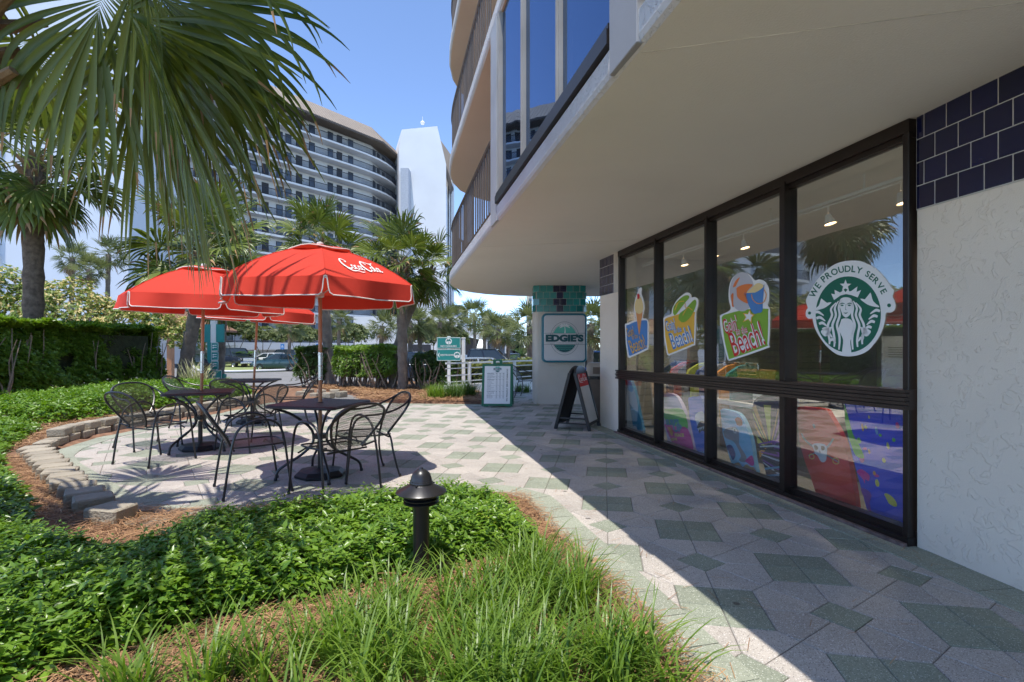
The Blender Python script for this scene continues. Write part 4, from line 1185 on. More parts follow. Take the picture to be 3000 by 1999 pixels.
# ================================================================== cola sandwich board
A_, B_, C_ = Vector((.70, 8.45, 0)), Vector((1.21, 8.19, 0)), Vector((1.45, 8.74, 0))
t = thing('sandwich_board', 'black folding sandwich board with red cola panel beside the shop wall', 'sign', ((A_ + C_) / 2))
o0 = (A_ + C_) / 2
wv = C_ - B_; ap = (A_ + B_) / 2 + Vector((0, 0, 1.0)); bk = M['black_plastic']
def sb_panel(foot, nm, outer):
    f0, f1 = foot - o0, foot + wv - o0; a0, a1 = ap - o0 + (foot - (A_ + B_) / 2) * .06, ap + wv - o0 + (foot - (A_ + B_) / 2) * .06
    up = (a0 - f0); Lu = up.length; u = up.normalized(); xv = wv.normalized(); Wd = wv.length
    n_ = xv.cross(u)
    if n_.dot(foot - (A_ + B_) / 2) < 0: n_ = -n_
    mb = MB()
    ends = []
    for f_ in (f0, f1):
        mb.obox(f_, f_ + u * (Lu * .90), .05, .045, up=n_)
    mb.obox(f0 + u * .10, f1 + u * .10, .045, .035, up=n_)
    # arched top with handle hole
    arch = [(0, Lu * .88)] + [(Wd / 2 - Wd / 2 * math.cos(R(a)) * (1 if True else 1), Lu * .88 + .13 * math.sin(R(a))) for a in range(10, 180, 12)] + [(Wd, Lu * .88)]
    Pq = lambda x, v, d=0: f0 + xv * x + u * v + n_ * d
    V1 = [Pq(x, v, .02) for x, v in arch]; V2 = [Pq(x, v, -.02) for x, v in arch]
    mb.loft([V1, V2], True, cap=True)
    pn = mb.build(nm, bk, t)
    mb = MB(); mb.loft([[Pq(.02, .12, -.008), Pq(Wd - .02, .12, -.008), Pq(Wd - .02, Lu * .9, -.008), Pq(.02, Lu * .9, -.008)], [Pq(.02, .12, .010), Pq(Wd - .02, .12, .010), Pq(Wd - .02, Lu * .9, .010), Pq(.02, Lu * .9, .010)]], True, cap=True); mb.build('board', bk, pn)
    if outer:
        g0 = (.045, .135); W2 = Wd - .09; H2 = Lu * .9 - .165
        fn = lambda x, y, k=0: Pq(x, y, .0125 + k)
        mb = MB()
        fill2d(mb, [(.045, .125), (Wd - .045, .125), (Wd - .045, Lu * .68), (.045, Lu * .68)], fn, mat('chalk_white', (.62, .60, .58), var=.06))
        fill2d(mb, [(.045, Lu * .68), (Wd - .045, Lu * .68), (Wd - .045, Lu * .895), (.045, Lu * .895)], fn, INK['red'])
        mb.build('poster', None, pn)
        mb = MB(); cola_script(mb, lambda x, y: fn(.075 + x * .147, Lu * .755 + y * .115, .002), INK['white']); mb.build('wordmark', None, pn)
    return f0, f1, u
fA = sb_panel(A_, 'left_panel', False); fB = sb_panel(B_, 'right_panel', True)
for q in (0, 1):
    mb = MB()
    for v in (.105, .19): mb.obox(fA[q] + fA[2] * v, fB[q] + fB[2] * v, .018, .022)
    mb.build('spreader', bk, t)

# ================================================================== litter bin
t = thing('litter_bin', 'brown square litter bin with black bag behind the shop wall corner', 'litter bin', (1.66, 9.5, 0), R(-12))
mb = MB(); mb.prism([(x, y, 0) for x, y in rrect(-.29, .29, -.29, .29, .07)], (0, 0, .74)); mb.build('body', M['brown_bin'], t)
mb = MB(); mb.loft([[(x * (.93 + .04 * math.sin(5 * k_ + 9 * i)), y * (.93 + .04 * math.sin(7 * i + k_)), .70 + .045 * k_) for i, (x, y) in enumerate(rrect(-.31, .31, -.31, .31, .07))] for k_ in range(4)], True); mb.build('bag', M['black_bag'], t, smooth=True)
mb = MB(); mb.loft([[(x, y, .80) for x, y in rrect(-.30, .30, -.30, .30, .07)], [(x, y, .98) for x, y in rrect(-.30, .30, -.30, .30, .07)], [(x * .9, y * .9, 1.03) for x, y in rrect(-.30, .30, -.30, .30, .07)]], True, cap=True); mb.build('lid', mat('taupe_lid', (.30, .25, .20), rough=.5), t)
mb = MB(); mb.box((0, -.302, .90), (.36, .012, .12), bev=.004); mb.build('flap', M['brown_bin'], t)

# ================================================================== white ramp railing
Ra, Rb = Vector((-1.75, 13.9, .10)), Vector((2.6, 19.4, .06))
t = thing('ramp_railing', 'white metal ramp railing with four rails on a low wall', 'railing', (0, 0, 0))
dv = Rb - Ra; u = dv.normalized()
for k in range(7):
    p = Ra + dv * (.13 + k * .145)
    mb = MB(); mb.box((p.x, p.y, .53), (.075, .075, .70), rz=math.atan2(u.y, u.x), bev=.004); mb.build('post', M['white_paint'], t)
for z, rr_ in ((.875, .028), (.735, .016), (.545, .018), (.375, .016)):
    mb = MB(); mb.obox(Ra + Vector((0, 0, z - .1)), Rb + Vector((0, 0, z - .06)), rr_ * 1.6, rr_ * 1.6); mb.build('rail', M['white_paint'], t)
mb = MB(); mb.obox(Ra + Vector((0, 0, -.02)), Rb + Vector((0, 0, -.02)), .18, .42); mb.build('low_wall', M['white_paint'], t)
t = thing('rail_post', 'tall white square post standing at the end of the ramp railing', 'post', (spot(1358, 0, 15.4)[0], 15.4, -.05))
mb = MB(); mb.box((0, 0, .8), (.10, .10, 1.62), bev=.006); mb.build('shaft', M['white_paint'], t)
mb = MB(); mb.box((0, 0, 1.62), (.12, .12, .03), bev=.006); mb.build('post_cap', M['white_paint'], t)
# irrigation hose in the mulch
mb = MB(); a, b = G(1000, 1779), G(1115, 1792)
mb.tube(catmull([Vector((a.x - .25, a.y + .02, .0)), Vector((a.x, a.y, .045)), Vector((b.x, b.y, .04)), Vector((b.x + .2, b.y - .1, .0))], 8), .009, 8)
tag(mb.build('irrigation_hose', mat('brown_hose', (.16, .10, .07), rough=.5)), 'brown irrigation hose lying on the pine straw by the grass', 'hose')
# ================================================================== leaf builders (numpy)
def unit(a): return a / np.maximum(np.linalg.norm(a, axis=-1, keepdims=True), 1e-9)
def leaf_quads(P, D, N, L, Wd, fold=.15, wide=.45):
    """leaves with a midrib: base P, direction D, normal N, length L, width Wd -> verts, quads"""
    n = len(P); D = unit(D); S = unit(np.cross(D, N)); N2 = np.cross(S, D)
    L = np.broadcast_to(L, n)[:, None]; Wd = np.broadcast_to(Wd, n)[:, None]
    base = P; tip = P + D * L - N2 * (L * .12); mid = P + D * L * .5 - N2 * (Wd * fold)
    l = P + D * L * wide + S * Wd * .5 + N2 * Wd * fold * .5; r = P + D * L * wide - S * Wd * .5 + N2 * Wd * fold * .5
    V_ = np.stack([base, l, tip, r, mid], 1).reshape(-1, 3)
    i = np.arange(n)[:, None] * 5
    q = np.concatenate([i + [0, 4, 2, 1], i + [0, 3, 2, 4]], 1).reshape(-1, 4)
    return V_, q
def rosettes(P, N, k, L, Wd, spread=1.0, jit=.25, r=rng):
    """k leaves around each point, opening around the normal N"""
    n = len(P); P = np.repeat(P, k, 0); N = unit(np.repeat(N, k, 0) + r.normal(0, .12, (n * k, 3)))
    a = (np.tile(np.arange(k), n) / k + np.repeat(r.random(n), k)) * 2 * np.pi + r.normal(0, .25, n * k)
    ref = np.where(np.abs(N[:, 2:3]) > .9, [[1., 0, 0]], [[0, 0, 1.]]); T = unit(np.cross(N, ref)); B = np.cross(N, T)
    out = T * np.cos(a)[:, None] + B * np.sin(a)[:, None]
    D = unit(out * spread + N * r.uniform(.1, .8, (n * k, 1)))
    LL = L * r.uniform(1 - jit, 1 + jit, n * k)
    return leaf_quads(P, D, unit(N - D * .2 + 1e-4), LL, LL * (Wd / L), fold=.2)
def merge(parts):
    V_, Q_ = [], []; o = 0
    for v, q in parts: V_.append(v); Q_.append(q + o); o += len(v)
    return np.concatenate(V_), np.concatenate(Q_)

# ================================================================== palms
def fan_frond(pitch, lp, L, nseg, nring, droop, width, spread=118, seed=0, twist=0.0, split=.42, gex=None):
    """costapalmate fan leaf: petiole leaves the origin along +Y at the given pitch; gravity is -Z. -> verts, quads, uv-like brown mask"""
    r = np.random.default_rng(seed)
    # petiole
    n = 6; p = np.zeros(3); e = pitch; pts = [p.copy()]
    for i in range(n):
        e -= .05 * (1 - abs(e) / 2); p = p + np.array([0, math.cos(e), math.sin(e)]) * lp / n; pts.append(p.copy())
    pv, pq = [], []
    for i, q in enumerate(pts):
        w = .022 * (1 - .45 * i / n) * (L / 1.1)
        for a in (0, 2.1, 4.2): pv.append(q + np.array([math.cos(a) * w, math.sin(a) * w * -math.sin(e), math.sin(a) * w * math.cos(e)]))
    for i in range(n):
        for j in range(3): pq.append([i * 3 + j, i * 3 + (j + 1) % 3, (i + 1) * 3 + (j + 1) % 3, (i + 1) * 3 + j])
    hub = pts[-1]
    ax = np.array([0, math.cos(e), math.sin(e)]); lat = np.array([1., 0, 0]); nn = np.cross(lat, ax)
    if twist:
        lat, nn = lat * math.cos(twist) + nn * math.sin(twist), nn * math.cos(twist) - lat * math.sin(twist)
    ph = np.linspace(-R(spread), R(spread), nseg) + r.normal(0, .015, nseg)
    Ls = L * (.62 + .38 * np.cos(ph * .72)) * r.uniform(.92, 1.06, nseg)
    start = np.cos(ph)[:, None] * ax * .16 * L * np.clip(np.cos(ph), 0, 1)[:, None]      # costa runs into the blade
    d = unit(np.cos(ph)[:, None] * ax + np.sin(ph)[:, None] * lat + nn * (.18 * np.abs(np.sin(ph)))[:, None] + r.normal(0, .035, (nseg, 3)))
    pos = hub + start; rings = []
    dphi = 2 * R(spread) / nseg
    sarr = np.linspace(0, 1, nring)
    dr = droop * r.uniform(.35, 1.9, nseg)[:, None]
    g = np.array([0, 0, -1.0])
    kink = r.uniform(.45, .75, nseg)[:, None]
    for i, s in enumerate(sarr):
        side = unit(np.cross(d, nn + .001)); up = np.cross(side, d)
        fan = (s * Ls * dphi * .62)[:, None]
        taper = np.where(s < split, 1.0, np.clip((1 - s) / (1 - split), 0, 1) ** .75)
        wv = np.minimum(fan, width * (.35 + .65 * min(1, s / split))) * taper + .0015
        fold = wv * .42
        rings.append(np.stack([pos - side * wv - up * fold * 0, pos + up * fold, pos + side * wv - up * fold * 0], 1))
        ds = Ls[:, None] / (nring - 1)
        pos = pos + d * ds
        d = unit(d + g * dr * ds * np.clip((s - .12) * 2.2, 0, 1) * (1 + 1.6 * (s > kink)))
    A = np.stack(rings, 1)                       # nseg, nring, 3, 3
    V_ = A.reshape(-1, 3)
    idx = np.arange(nseg * nring * 3).reshape(nseg, nring, 3)
    q1 = np.stack([idx[:, :-1, 0], idx[:, :-1, 1], idx[:, 1:, 1], idx[:, 1:, 0]], -1).reshape(-1, 4)
    q2 = np.stack([idx[:, :-1, 1], idx[:, :-1, 2], idx[:, 1:, 2], idx[:, 1:, 1]], -1).reshape(-1, 4)
    pv = np.array(pv); pq = np.array(pq)
    V2 = np.concatenate([pv, V_]); Q2 = np.concatenate([pq, q1 + len(pv), q2 + len(pv)])
    tipmask = np.zeros(len(Q2), int)
    ringid = np.tile(np.arange(nring - 1), nseg); segid = np.repeat(np.arange(nseg), nring - 1)
    brown = (ringid >= nring - (3 if nring > 6 else 1)) & (r.random(nseg)[segid] < (.4 if nring > 12 else .16))
    tipmask[len(pq):len(pq) + len(brown)] = brown; tipmask[len(pq) + len(brown):] = brown
    tipmask[:len(pq)] = 2
    return V2, Q2, tipmask
M['palm'] = leaf_mat('palm_leaf', (.038, .072, .008), (.17, .21, .04), rough=.36, transl=.22, spec=.42, scale=.8)
M['palm_far'] = leaf_mat('palm_leaf_far', (.05, .08, .025), (.17, .19, .07), rough=.4, transl=.35, scale=.5)
M['palm_tip'] = mat('palm_tip', (.34, .20, .085), rough=.7, var=.2)
M['palm_dead'] = leaf_mat('palm_dead', (.17, .10, .045), (.38, .27, .14), rough=.8, transl=.2)
M['petiole'] = mat('petiole', (.16, .17, .06), rough=.5, var=.2)
def trunk_mat():
    m = mat('palm_trunk', (.29, .235, .185), rough=.95, var=.35, scale=5, stain=.5, stain_col=(.10, .075, .055), stain_scale=4)
    N = m.node_tree.nodes; L = m.node_tree.links; b = N['Principled BSDF']
    tc = N.new('ShaderNodeTexCoord'); w = N.new('ShaderNodeTexWave'); w.bands_direction = 'Z'; w.inputs['Scale'].default_value = 9; w.inputs['Distortion'].default_value = 6; w.inputs['Detail'].default_value = 4; w.inputs['Detail Scale'].default_value = 3
    L.new(tc.outputs['Object'], w.inputs['Vector'])
    bp = N.new('ShaderNodeBump'); bp.inputs['Strength'].default_value = .8; bp.inputs['Distance'].default_value = .04
    L.new(w.outputs['Fac'], bp.inputs['Height']); L.new(bp.outputs[0], b.inputs['Normal'])
    return m
M['trunk'] = trunk_mat()
M['trunk_dark'] = mat('shaggy_palm_trunk', (.135, .098, .07), rough=.95, var=.5, scale=9, bump=1, bscale=18, stain=.6, stain_col=(.26, .2, .15), stain_scale=7)
M['boot'] = mat('palm_boot', (.25, .17, .10), rough=.9, var=.35, scale=7, bump=.6, bscale=30)
PITCH = [72, 52, 34, 16, 0, -18, -38, -58]
FR = {}
def frond_mesh(res, ci, var, dead=False):
    key = (res, ci, var, dead)
    if key in FR: return FR[key]
    pt = R(PITCH[ci])
    prm = dict(mid=(26, 8, .052), far=(20, 5, .05), near=(44, 13, .034))[res]
    v, q, tm = fan_frond(pt, 1.05, 1.05, prm[0], prm[1], 1.3 if not dead else 2.4, prm[2], seed=ci * 10 + var + 1, spread=112 + 6 * var, twist=(-.5, .1, .6)[var % 3])
    if dead: me = np_mesh('dead_frond', v, q, M['palm_dead'], True)
    else: me = np_mesh('frond', v, q, None, True, mats=[M['palm'] if res != 'far' else M['palm_far'], M['palm_tip'], M['petiole']], midx=tm)
    FR[key] = me
    return me
def make_palm(label, base, top, rad, nf, sc, res, group=None, dead=0, seed=0, bend=0.0, boots=True, name='sabal_palm', low=0, tm=None):
    r = random.Random(seed + 100)
    t = thing(name, label, 'palm tree', base, 0, group)
    b = Vector((0, 0, -.3)); tp = Vector(top) - Vector(base)
    mid = tp * .5 + Vector((bend, 0, 0))
    path = catmull([b, tp * .22 + Vector((bend * .75, 0, 0)), mid, tp * .78 + Vector((bend * .6, 0, 0)), tp], 7)
    rr = [rad * (1.22 - .35 * min(1, i / 4) + .07 * math.sin(i * 2.3 + seed) + (.10 if i > len(path) - 6 else 0)) for i in range(len(path))]
    mb = MB(); n = 14 if res != 'far' else 8
    mb.tube(path, rr, n); mb.build('trunk', tm or M['trunk'], t, smooth=True)
    if boots and res != 'far':
        mb = MB()
        for k in range(34):
            f = .80 + .22 * k / 34; i = min(int(f * (len(path) - 1)), len(path) - 1); a = k * 2.39996
            p = path[i]; d = Vector((math.cos(a), math.sin(a), .75)).normalized(); w = rad * .34
            o = p + Vector((math.cos(a), math.sin(a), 0)) * rad * .8
            e = o + d * rad * r.uniform(.8, 1.5); s_ = Vector((-math.sin(a), math.cos(a), 0))
            mb.loft([[o - s_ * w, o + s_ * w, o + s_ * w * .8 - d * .0 + Vector((0, 0, -.05)), o - s_ * w * .8 + Vector((0, 0, -.05))], [e - s_ * w * .55, e + s_ * w * .55, e + s_ * w * .5 + Vector((0, 0, -.03)), e - s_ * w * .5 + Vector((0, 0, -.03))]], True, cap=True)
        mb.build('boots', M['boot'], t)
    for k in range(nf):
        ci = min(int((k + .5) / nf * (len(PITCH) - (2 - low))), len(PITCH) - 1); a = k * 2.39996 + seed
        s = sc * r.uniform(.85, 1.1)
        mesh_obj('frond', frond_mesh(res, ci, r.randrange(3)), t, tp + Vector((0, 0, -.12 + .25 * (1 - k / nf) * rad * 3)), (r.uniform(-.12, .12), 0, a), (s, s, s))
    for k in range(dead):
        a = k * 2.2 + seed; s = sc * r.uniform(.7, .9)
        mesh_obj('dead_frond', frond_mesh('far' if res == 'far' else 'mid', 7, k % 3, True), t, tp + Vector((0, 0, -.25)), (0, 0, a), (s, s, s))
    return t
def palm_px(label, bx, Y, tx, ty, rad, nf, sc, res, zb=None, **k):
    zb = hgt(0, Y) if zb is None else zb
    b = Vector(((bx - 1500) / FPX * Y, Y, zb)); tpt = W(tx, ty, Y)
    return make_palm(label, b, tpt, rad, nf, sc, res, **k)
# mid-distance palms around the patio
palm_px('stout palm with shaggy trunk rising behind the long clipped hedge', 96, 14.8, 100, 470, .27, 40, 1.18, 'mid', zb=0, seed=1, dead=2, low=2, tm=M['trunk_dark'])
palm_px('palm with curved trunk behind the plain red umbrella', 525, 17.5, 590, 740, .235, 30, 1.25, 'mid', seed=2, bend=.12, low=1)
palm_px('palm behind the far table with its crown above the wordmark umbrella', 968, 17.2, 940, 712, .185, 30, .76, 'mid', seed=3, low=1)
palm_px('palm with bare ringed trunk beside the no coolers sign', 1181, 15.2, 1175, 770, .165, 30, .70, 'mid', seed=5, dead=1, low=2)
palm_px('darker palm trunk standing just behind the bare ringed one', 1149, 16.0, 1258, 790, .15, 22, .62, 'mid', seed=9, dead=2, bend=-.25, low=2)
palm_px('bushy young palm behind the red umbrellas with low fronds', 640, 20.0, 655, 790, .22, 28, 1.05, 'mid', seed=12, low=2)
# background palms
BGP = [(205, 34, 212, 755, 1.0, 'palm with pale seed stalks before the white wall'), (262, 33, 262, 790, 1.0, 'thin palm before the white wall'), (310, 36, 318, 745, 1.1, 'taller thin palm near the corner of the white wall'),
       (845, 44, 850, 955, 1.25, 'palm in the lot beside the dark sport utility vehicle'), (992, 40, 993, 940, 1.05, 'thick short palm behind the hedge and garage'), (1110, 33, 1120, 955, .95, 'small palm in front of the low balconies'),
       (1202, 30, 1202, 945, .95, 'palm behind the dark wagon roof'), (1232, 31, 1230, 950, .95, 'palm between the dark wagon and the sign'), (1290, 34, 1288, 945, 1.1, 'palm with full crown above the no coolers sign'),
       (1325, 36, 1322, 940, 1.05, 'palm beside the slanted concrete canopy'), (1392, 48, 1390, 925, 1.5, 'tall palm behind the slanted canopy'), (1418, 42, 1420, 950, 1.3, 'palm at the end of the slanted canopy'),
       (1458, 34, 1460, 965, 1.1, 'palm above the black pickup bonnet'), (1487, 36, 1490, 975, 1.0, 'shorter palm by the white annex'), (1552, 26, 1552, 955, 1.1, 'large palm just behind the lightbox column'),
       (1728, 22, 1730, 950, .95, 'palm between the column and the shop wall'), (1766, 24, 1770, 985, 1.0, 'low palm at the edge of the shop wall')]
for k, (bx, Y, tx, ty, s, lab) in enumerate(BGP):
    palm_px(lab, bx, Y, tx, ty, .16, 30, s * .60, 'far', group='palms around the parking lot', seed=20 + k, dead=2, low=1)
# the great palm whose frond hangs into the view
fp = thing('sabal_palm', 'big near palm whose drooping frond hangs over the patio', 'palm tree', (-3.53, 3.3, 0))
mb = MB(); path = [Vector((0, 0, -.2)), Vector((.02, 0, 1)), Vector((0, 0, 2)), Vector((.02, 0, 3)), Vector((.05, 0, 3.9)), Vector((.06, 0, 4.4))]
mb.tube(catmull(path, 5), .19, 18); mb.build('trunk', M['trunk'], fp, smooth=True)
for k in range(46):
    a = k * 2.39996; z = 2.9 + 1.3 * k / 46
    d = Vector((math.cos(a), math.sin(a), .5)).normalized(); s_ = Vector((-math.sin(a), math.cos(a), 0)); o = Vector((math.cos(a) * .15, math.sin(a) * .15, z)); l_ = random.uniform(.22, .42)
    mb = MB(); w = .085
    rings = []
    for q, (f, ww, th) in enumerate(((0, 1.15, .05), (.35, .85, .045), (.75, .5, .035), (1, .42, .03))):
        c = o + d * l_ * f + Vector((0, 0, .02 * f)); up = s_.cross(d)
        rings.append([c - s_ * w * ww, c - s_ * w * ww * .4 + up * th * .5, c + s_ * w * ww * .4 + up * th * .5, c + s_ * w * ww, c + s_ * w * ww * .5 - up * th, c - s_ * w * ww * .5 - up * th])
    mb.loft(rings, True, cap=True); mb.build('boot', M['boot'], fp)
# fronds: (hub pixel, depth, axis direction, lateral, length, droop)
def near_frond(px, py, Y, axis, L, droop, seed, nseg=40, spread=100, roll=0.0):
    hub = W(px, py, Y); ax = Vector(axis).normalized()
    az = math.atan2(-ax.x, ax.y); pitch = math.asin(ax.z)
    lp = .5
    v, q, tm = fan_frond(pitch, lp, L, nseg, 16, droop, .025, spread=spread, seed=seed, twist=roll, split=.33)
    me = np_mesh('frond', v, q, None, True, mats=[M['palm'], M['palm_tip'], M['petiole']], midx=tm)
    ph = Vector((0, 0, 0))
    e = pitch; p = np.zeros(3)
    for i in range(6):
        e -= .05 * (1 - abs(e) / 2); p = p + np.array([0, math.cos(e), math.sin(e)]) * lp / 6
    rot = Matrix.Rotation(az, 3, 'Z'); off = rot @ Vector(p)
    mesh_obj('frond', me, fp, hub - off - Vector((-3.53, 3.3, 0)), (0, 0, az))
near_frond(362, -12, 2.8, (.42, -.30, -.55), 1.32, 2.4, 41, roll=1.05, spread=125, nseg=44)
near_frond(430, 40, 3.25, (.22, .20, -.80), 1.55, .5, 42, spread=70, roll=.1)
near_frond(400, -70, 3.15, (.74, .10, -.42), 1.16, 1.3, 43, roll=1.1, spread=105)
near_frond(400, 90, 3.7, (.02, .35, -.85), 1.5, .6, 44, spread=75)
near_frond(310, -40, 3.4, (-.30, .05, -.60), 1.2, 1.9, 45, spread=95, roll=-1.0)
near_frond(470, -30, 3.7, (.62, .3, -.55), 1.35, 1.0, 46, spread=90, roll=.9)
near_frond(60, 120, 4.2, (-.1, .8, -.3), 1.2, .9, 47)
near_frond(60, -250, 2.6, (.3, -.8, .1), 1.4, 1.2, 48); near_frond(-250, -200, 3.2, (-.9, -.2, .2), 1.4, 1.2, 49); near_frond(150, -400, 3.2, (.6, .2, .6), 1.4, 1.1, 50)  # unseen upper fronds of the crown, added to give shade

# ================================================================== hedges
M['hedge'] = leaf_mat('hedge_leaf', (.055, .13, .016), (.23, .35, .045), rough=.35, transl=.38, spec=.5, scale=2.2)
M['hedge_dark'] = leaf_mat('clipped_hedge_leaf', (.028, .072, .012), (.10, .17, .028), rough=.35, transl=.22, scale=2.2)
M['branch'] = mat('branch_bark', (.24, .185, .135), rough=.9, var=.25, scale=8)
M['varieg'] = leaf_mat('flowering_shrub_leaf', (.06, .125, .02), (.24, .32, .06), rough=.5, transl=.3, c3=(.72, .60, .28), c3amt=.66, scale=1.0)
def hedge(name, label, poly, z0, z1, mat_, dens, L, group=None, seed=0, gap=.35, branches=14, k=6, lo=.18, batter=.15):
    """clipped hedge: rosettes of leaves through the outer shell of a prism, bare stems below"""
    r = np.random.default_rng(seed)
    c = np.mean(np.array(poly), 0)
    t = thing(name, label, 'hedge', (c[0], c[1], z0), 0, group)
    pts, nrm = [], []
    n = len(poly); H = z1 - z0
    for i in range(n):
        a = np.array(poly[i]); b = np.array(poly[(i + 1) % n]); l = np.linalg.norm(b - a); m = int(l * H * dens)
        u = r.random(m); h = lo + (1 - lo) * r.random(m) ** .8
        e = (b - a) / l; nn = np.array([e[1], -e[0]])
        if nn @ (c - a) > 0: nn = -nn
        dep = np.abs(r.normal(0, .12, m))
        P = np.column_stack([a + u[:, None] * (b - a) - nn * dep[:, None], z0 + h * H])
        bump = np.array([noise.noise(Vector((p[0] * 1.7, p[1] * 1.7, p[2] * 1.7 + seed))) for p in P])
        P[:, :2] += nn * (bump[:, None] * .22 - batter * (h[:, None] ** 1.6))
        keep = (bump > -gap) | (h > .72)
        pts.append(P[keep]); nrm.append(np.column_stack([np.tile(nn, (m, 1)), np.full(m, 1.1)])[keep])
    x0, y0 = np.min(poly, 0); x1, y1 = np.max(poly, 0); m = int((x1 - x0) * (y1 - y0) * dens * 1.1)
    P = np.column_stack([r.uniform(x0, x1, m), r.uniform(y0, y1, m)]); P = P[inside_np(P, poly)]
    z = z1 + np.array([noise.noise(Vector((p[0] * 1.5, p[1] * 1.5, seed))) for p in P]) * .17 - np.abs(r.normal(0, .05, len(P)))
    pts.append(np.column_stack([P, z])); nrm.append(np.tile([0, 0, 1.0], (len(P), 1)) + r.normal(0, .25, (len(P), 3)))
    P = np.concatenate(pts) - [c[0], c[1], z0]; Nn = unit(np.concatenate(nrm) + r.normal(0, .2, (len(np.concatenate(nrm)), 3)))
    v, q = rosettes(P, Nn, k, L, L * .42, r=r)
    mesh_obj('foliage', np_mesh('foliage', v, q, mat_), t)
    mb = MB(); rr = random.Random(seed)
    for _ in range(branches):
        for _t in range(40):
            p = (rr.uniform(x0, x1), rr.uniform(y0, y1))
            if inside(p, poly): break
        b = Vector((p[0] - c[0], p[1] - c[1], -.05))
        for s in range(rr.choice([2, 3, 3])):
            tgt = Vector((rr.uniform(-.5, .5) * min(1, H), rr.uniform(-.5, .5) * min(1, H), H * rr.uniform(.7, .97)))
            mb.tube(catmull([b, b + tgt * .3 + Vector((rr.uniform(-.1, .1), rr.uniform(-.1, .1), 0)), b + tgt * .65 + Vector((rr.uniform(-.08, .08), rr.uniform(-.08, .08), 0)), b + tgt], 3), [.026 - .0018 * i for i in range(10)], 5)
    mb.build('stems', M['branch'], t)
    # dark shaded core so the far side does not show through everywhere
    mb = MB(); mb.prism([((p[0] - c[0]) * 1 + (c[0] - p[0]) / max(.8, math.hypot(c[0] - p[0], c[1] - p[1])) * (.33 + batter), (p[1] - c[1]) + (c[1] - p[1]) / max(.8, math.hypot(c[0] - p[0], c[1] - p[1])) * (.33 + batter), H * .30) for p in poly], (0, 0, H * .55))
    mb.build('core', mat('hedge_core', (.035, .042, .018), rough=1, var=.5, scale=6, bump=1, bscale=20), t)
    return t
hedge('clipped_hedge', 'long clipped green hedge with tangled bare stems along the left bed', [(-11.6, 9.5), (-12.05, 14), (-12.25, 18.6), (-13.6, 18.6), (-13.7, 9.5)], 0, 1.97, M['hedge'], 330, .12, seed=1, gap=.34, branches=46, k=7, lo=.06, batter=.48)
g_ = 'clipped hedges by the drive'
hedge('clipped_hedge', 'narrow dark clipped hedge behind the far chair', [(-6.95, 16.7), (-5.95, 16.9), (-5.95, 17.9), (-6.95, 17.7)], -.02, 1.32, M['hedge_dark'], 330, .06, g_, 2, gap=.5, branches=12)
hedge('clipped_hedge', 'sunlit clipped hedge with pale stems between the palm trunks', [(-5.5, 16.0), (-3.45, 15.2), (-3.35, 16.2), (-5.4, 17.1)], -.02, 1.33, M['hedge'], 300, .065, g_, 3, gap=.42, branches=26, lo=.32)
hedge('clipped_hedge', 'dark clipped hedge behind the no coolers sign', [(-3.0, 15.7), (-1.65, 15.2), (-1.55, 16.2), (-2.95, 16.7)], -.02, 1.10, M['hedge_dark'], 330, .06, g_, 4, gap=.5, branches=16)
hedge('low_hedge', 'yellow green hedge seen through the white ramp railing', [(-1.4, 15.4), (2.6, 20.3), (1.9, 21.2), (-2.0, 16.4)], -.35, .82, leaf_mat('yellow_hedge_leaf', (.07, .10, .02), (.24, .26, .06), transl=.3), 130, .08, g_, 5, gap=.5, branches=14)
def blob_bush(name, label, blobs, mat_, dens, L, loc, cat='shrub', k=6, trunk=None, group=None, seed=0):
    """shrub or small tree: leaf rosettes through several overlapping uneven lobes"""
    r = np.random.default_rng(seed); t = thing(name, label, cat, loc, 0, group)
    pts, nr = [], []
    for (x, y, z, rx, ry, rz) in blobs:
        n = int(dens * (rx * ry + rx * rz + ry * rz) * 4)
        d = unit(r.normal(0, 1, (n, 3))); d[:, 2] = np.where(d[:, 2] < -.35, -d[:, 2], d[:, 2])
        rad = 1 - np.abs(r.normal(0, .16, n))
        bump = np.array([noise.noise(Vector(p * 2.3 + np.array([x, y, z + seed]))) for p in d])
        keep = bump > -.34; rad = rad + bump * .28
        p = d * rad[:, None] * [rx, ry, rz] + [x, y, z]
        pts.append(p[keep]); nr.append((d + [0, 0, .5])[keep])
    v, q = rosettes(np.concatenate(pts), unit(np.concatenate(nr)), k, L, L * .5, r=r)
    mesh_obj('foliage', np_mesh('foliage', v, q, mat_), t)
    mb = MB(); rr = random.Random(seed)
    for (x, y, z, rx, ry, rz) in blobs:
        b0 = Vector((rr.uniform(-.15, .15), rr.uniform(-.15, .15), -.1)) if trunk is None else Vector(trunk)
        mb.tube(catmull([b0, Vector((x * .4, y * .4, z * .45)), Vector((x * .8, y * .8, z * .8)), Vector((x, y, z + rz * .5))], 4), [.06 - .0035 * i for i in range(13)], 6)
    mb.build('stems', M['branch'], t)
    return t
blob_bush('flowering_shrub', 'tall cream flowering shrub behind the long clipped hedge', [(0, 0, 2.6, 2.0, 1.8, 1.7), (2.2, .5, 2.3, 1.8, 1.6, 1.4), (4.0, 1.5, 2.0, 1.7, 1.5, 1.1), (-2.3, -.5, 2.8, 2.0, 1.8, 1.8), (1.0, 0, 1.3, 2.2, 1.5, 1.2), (5.2, 2.2, 1.5, 1.3, 1.2, .9)], M['varieg'], 34, .13, (-18.6, 18.6, 0), seed=3)

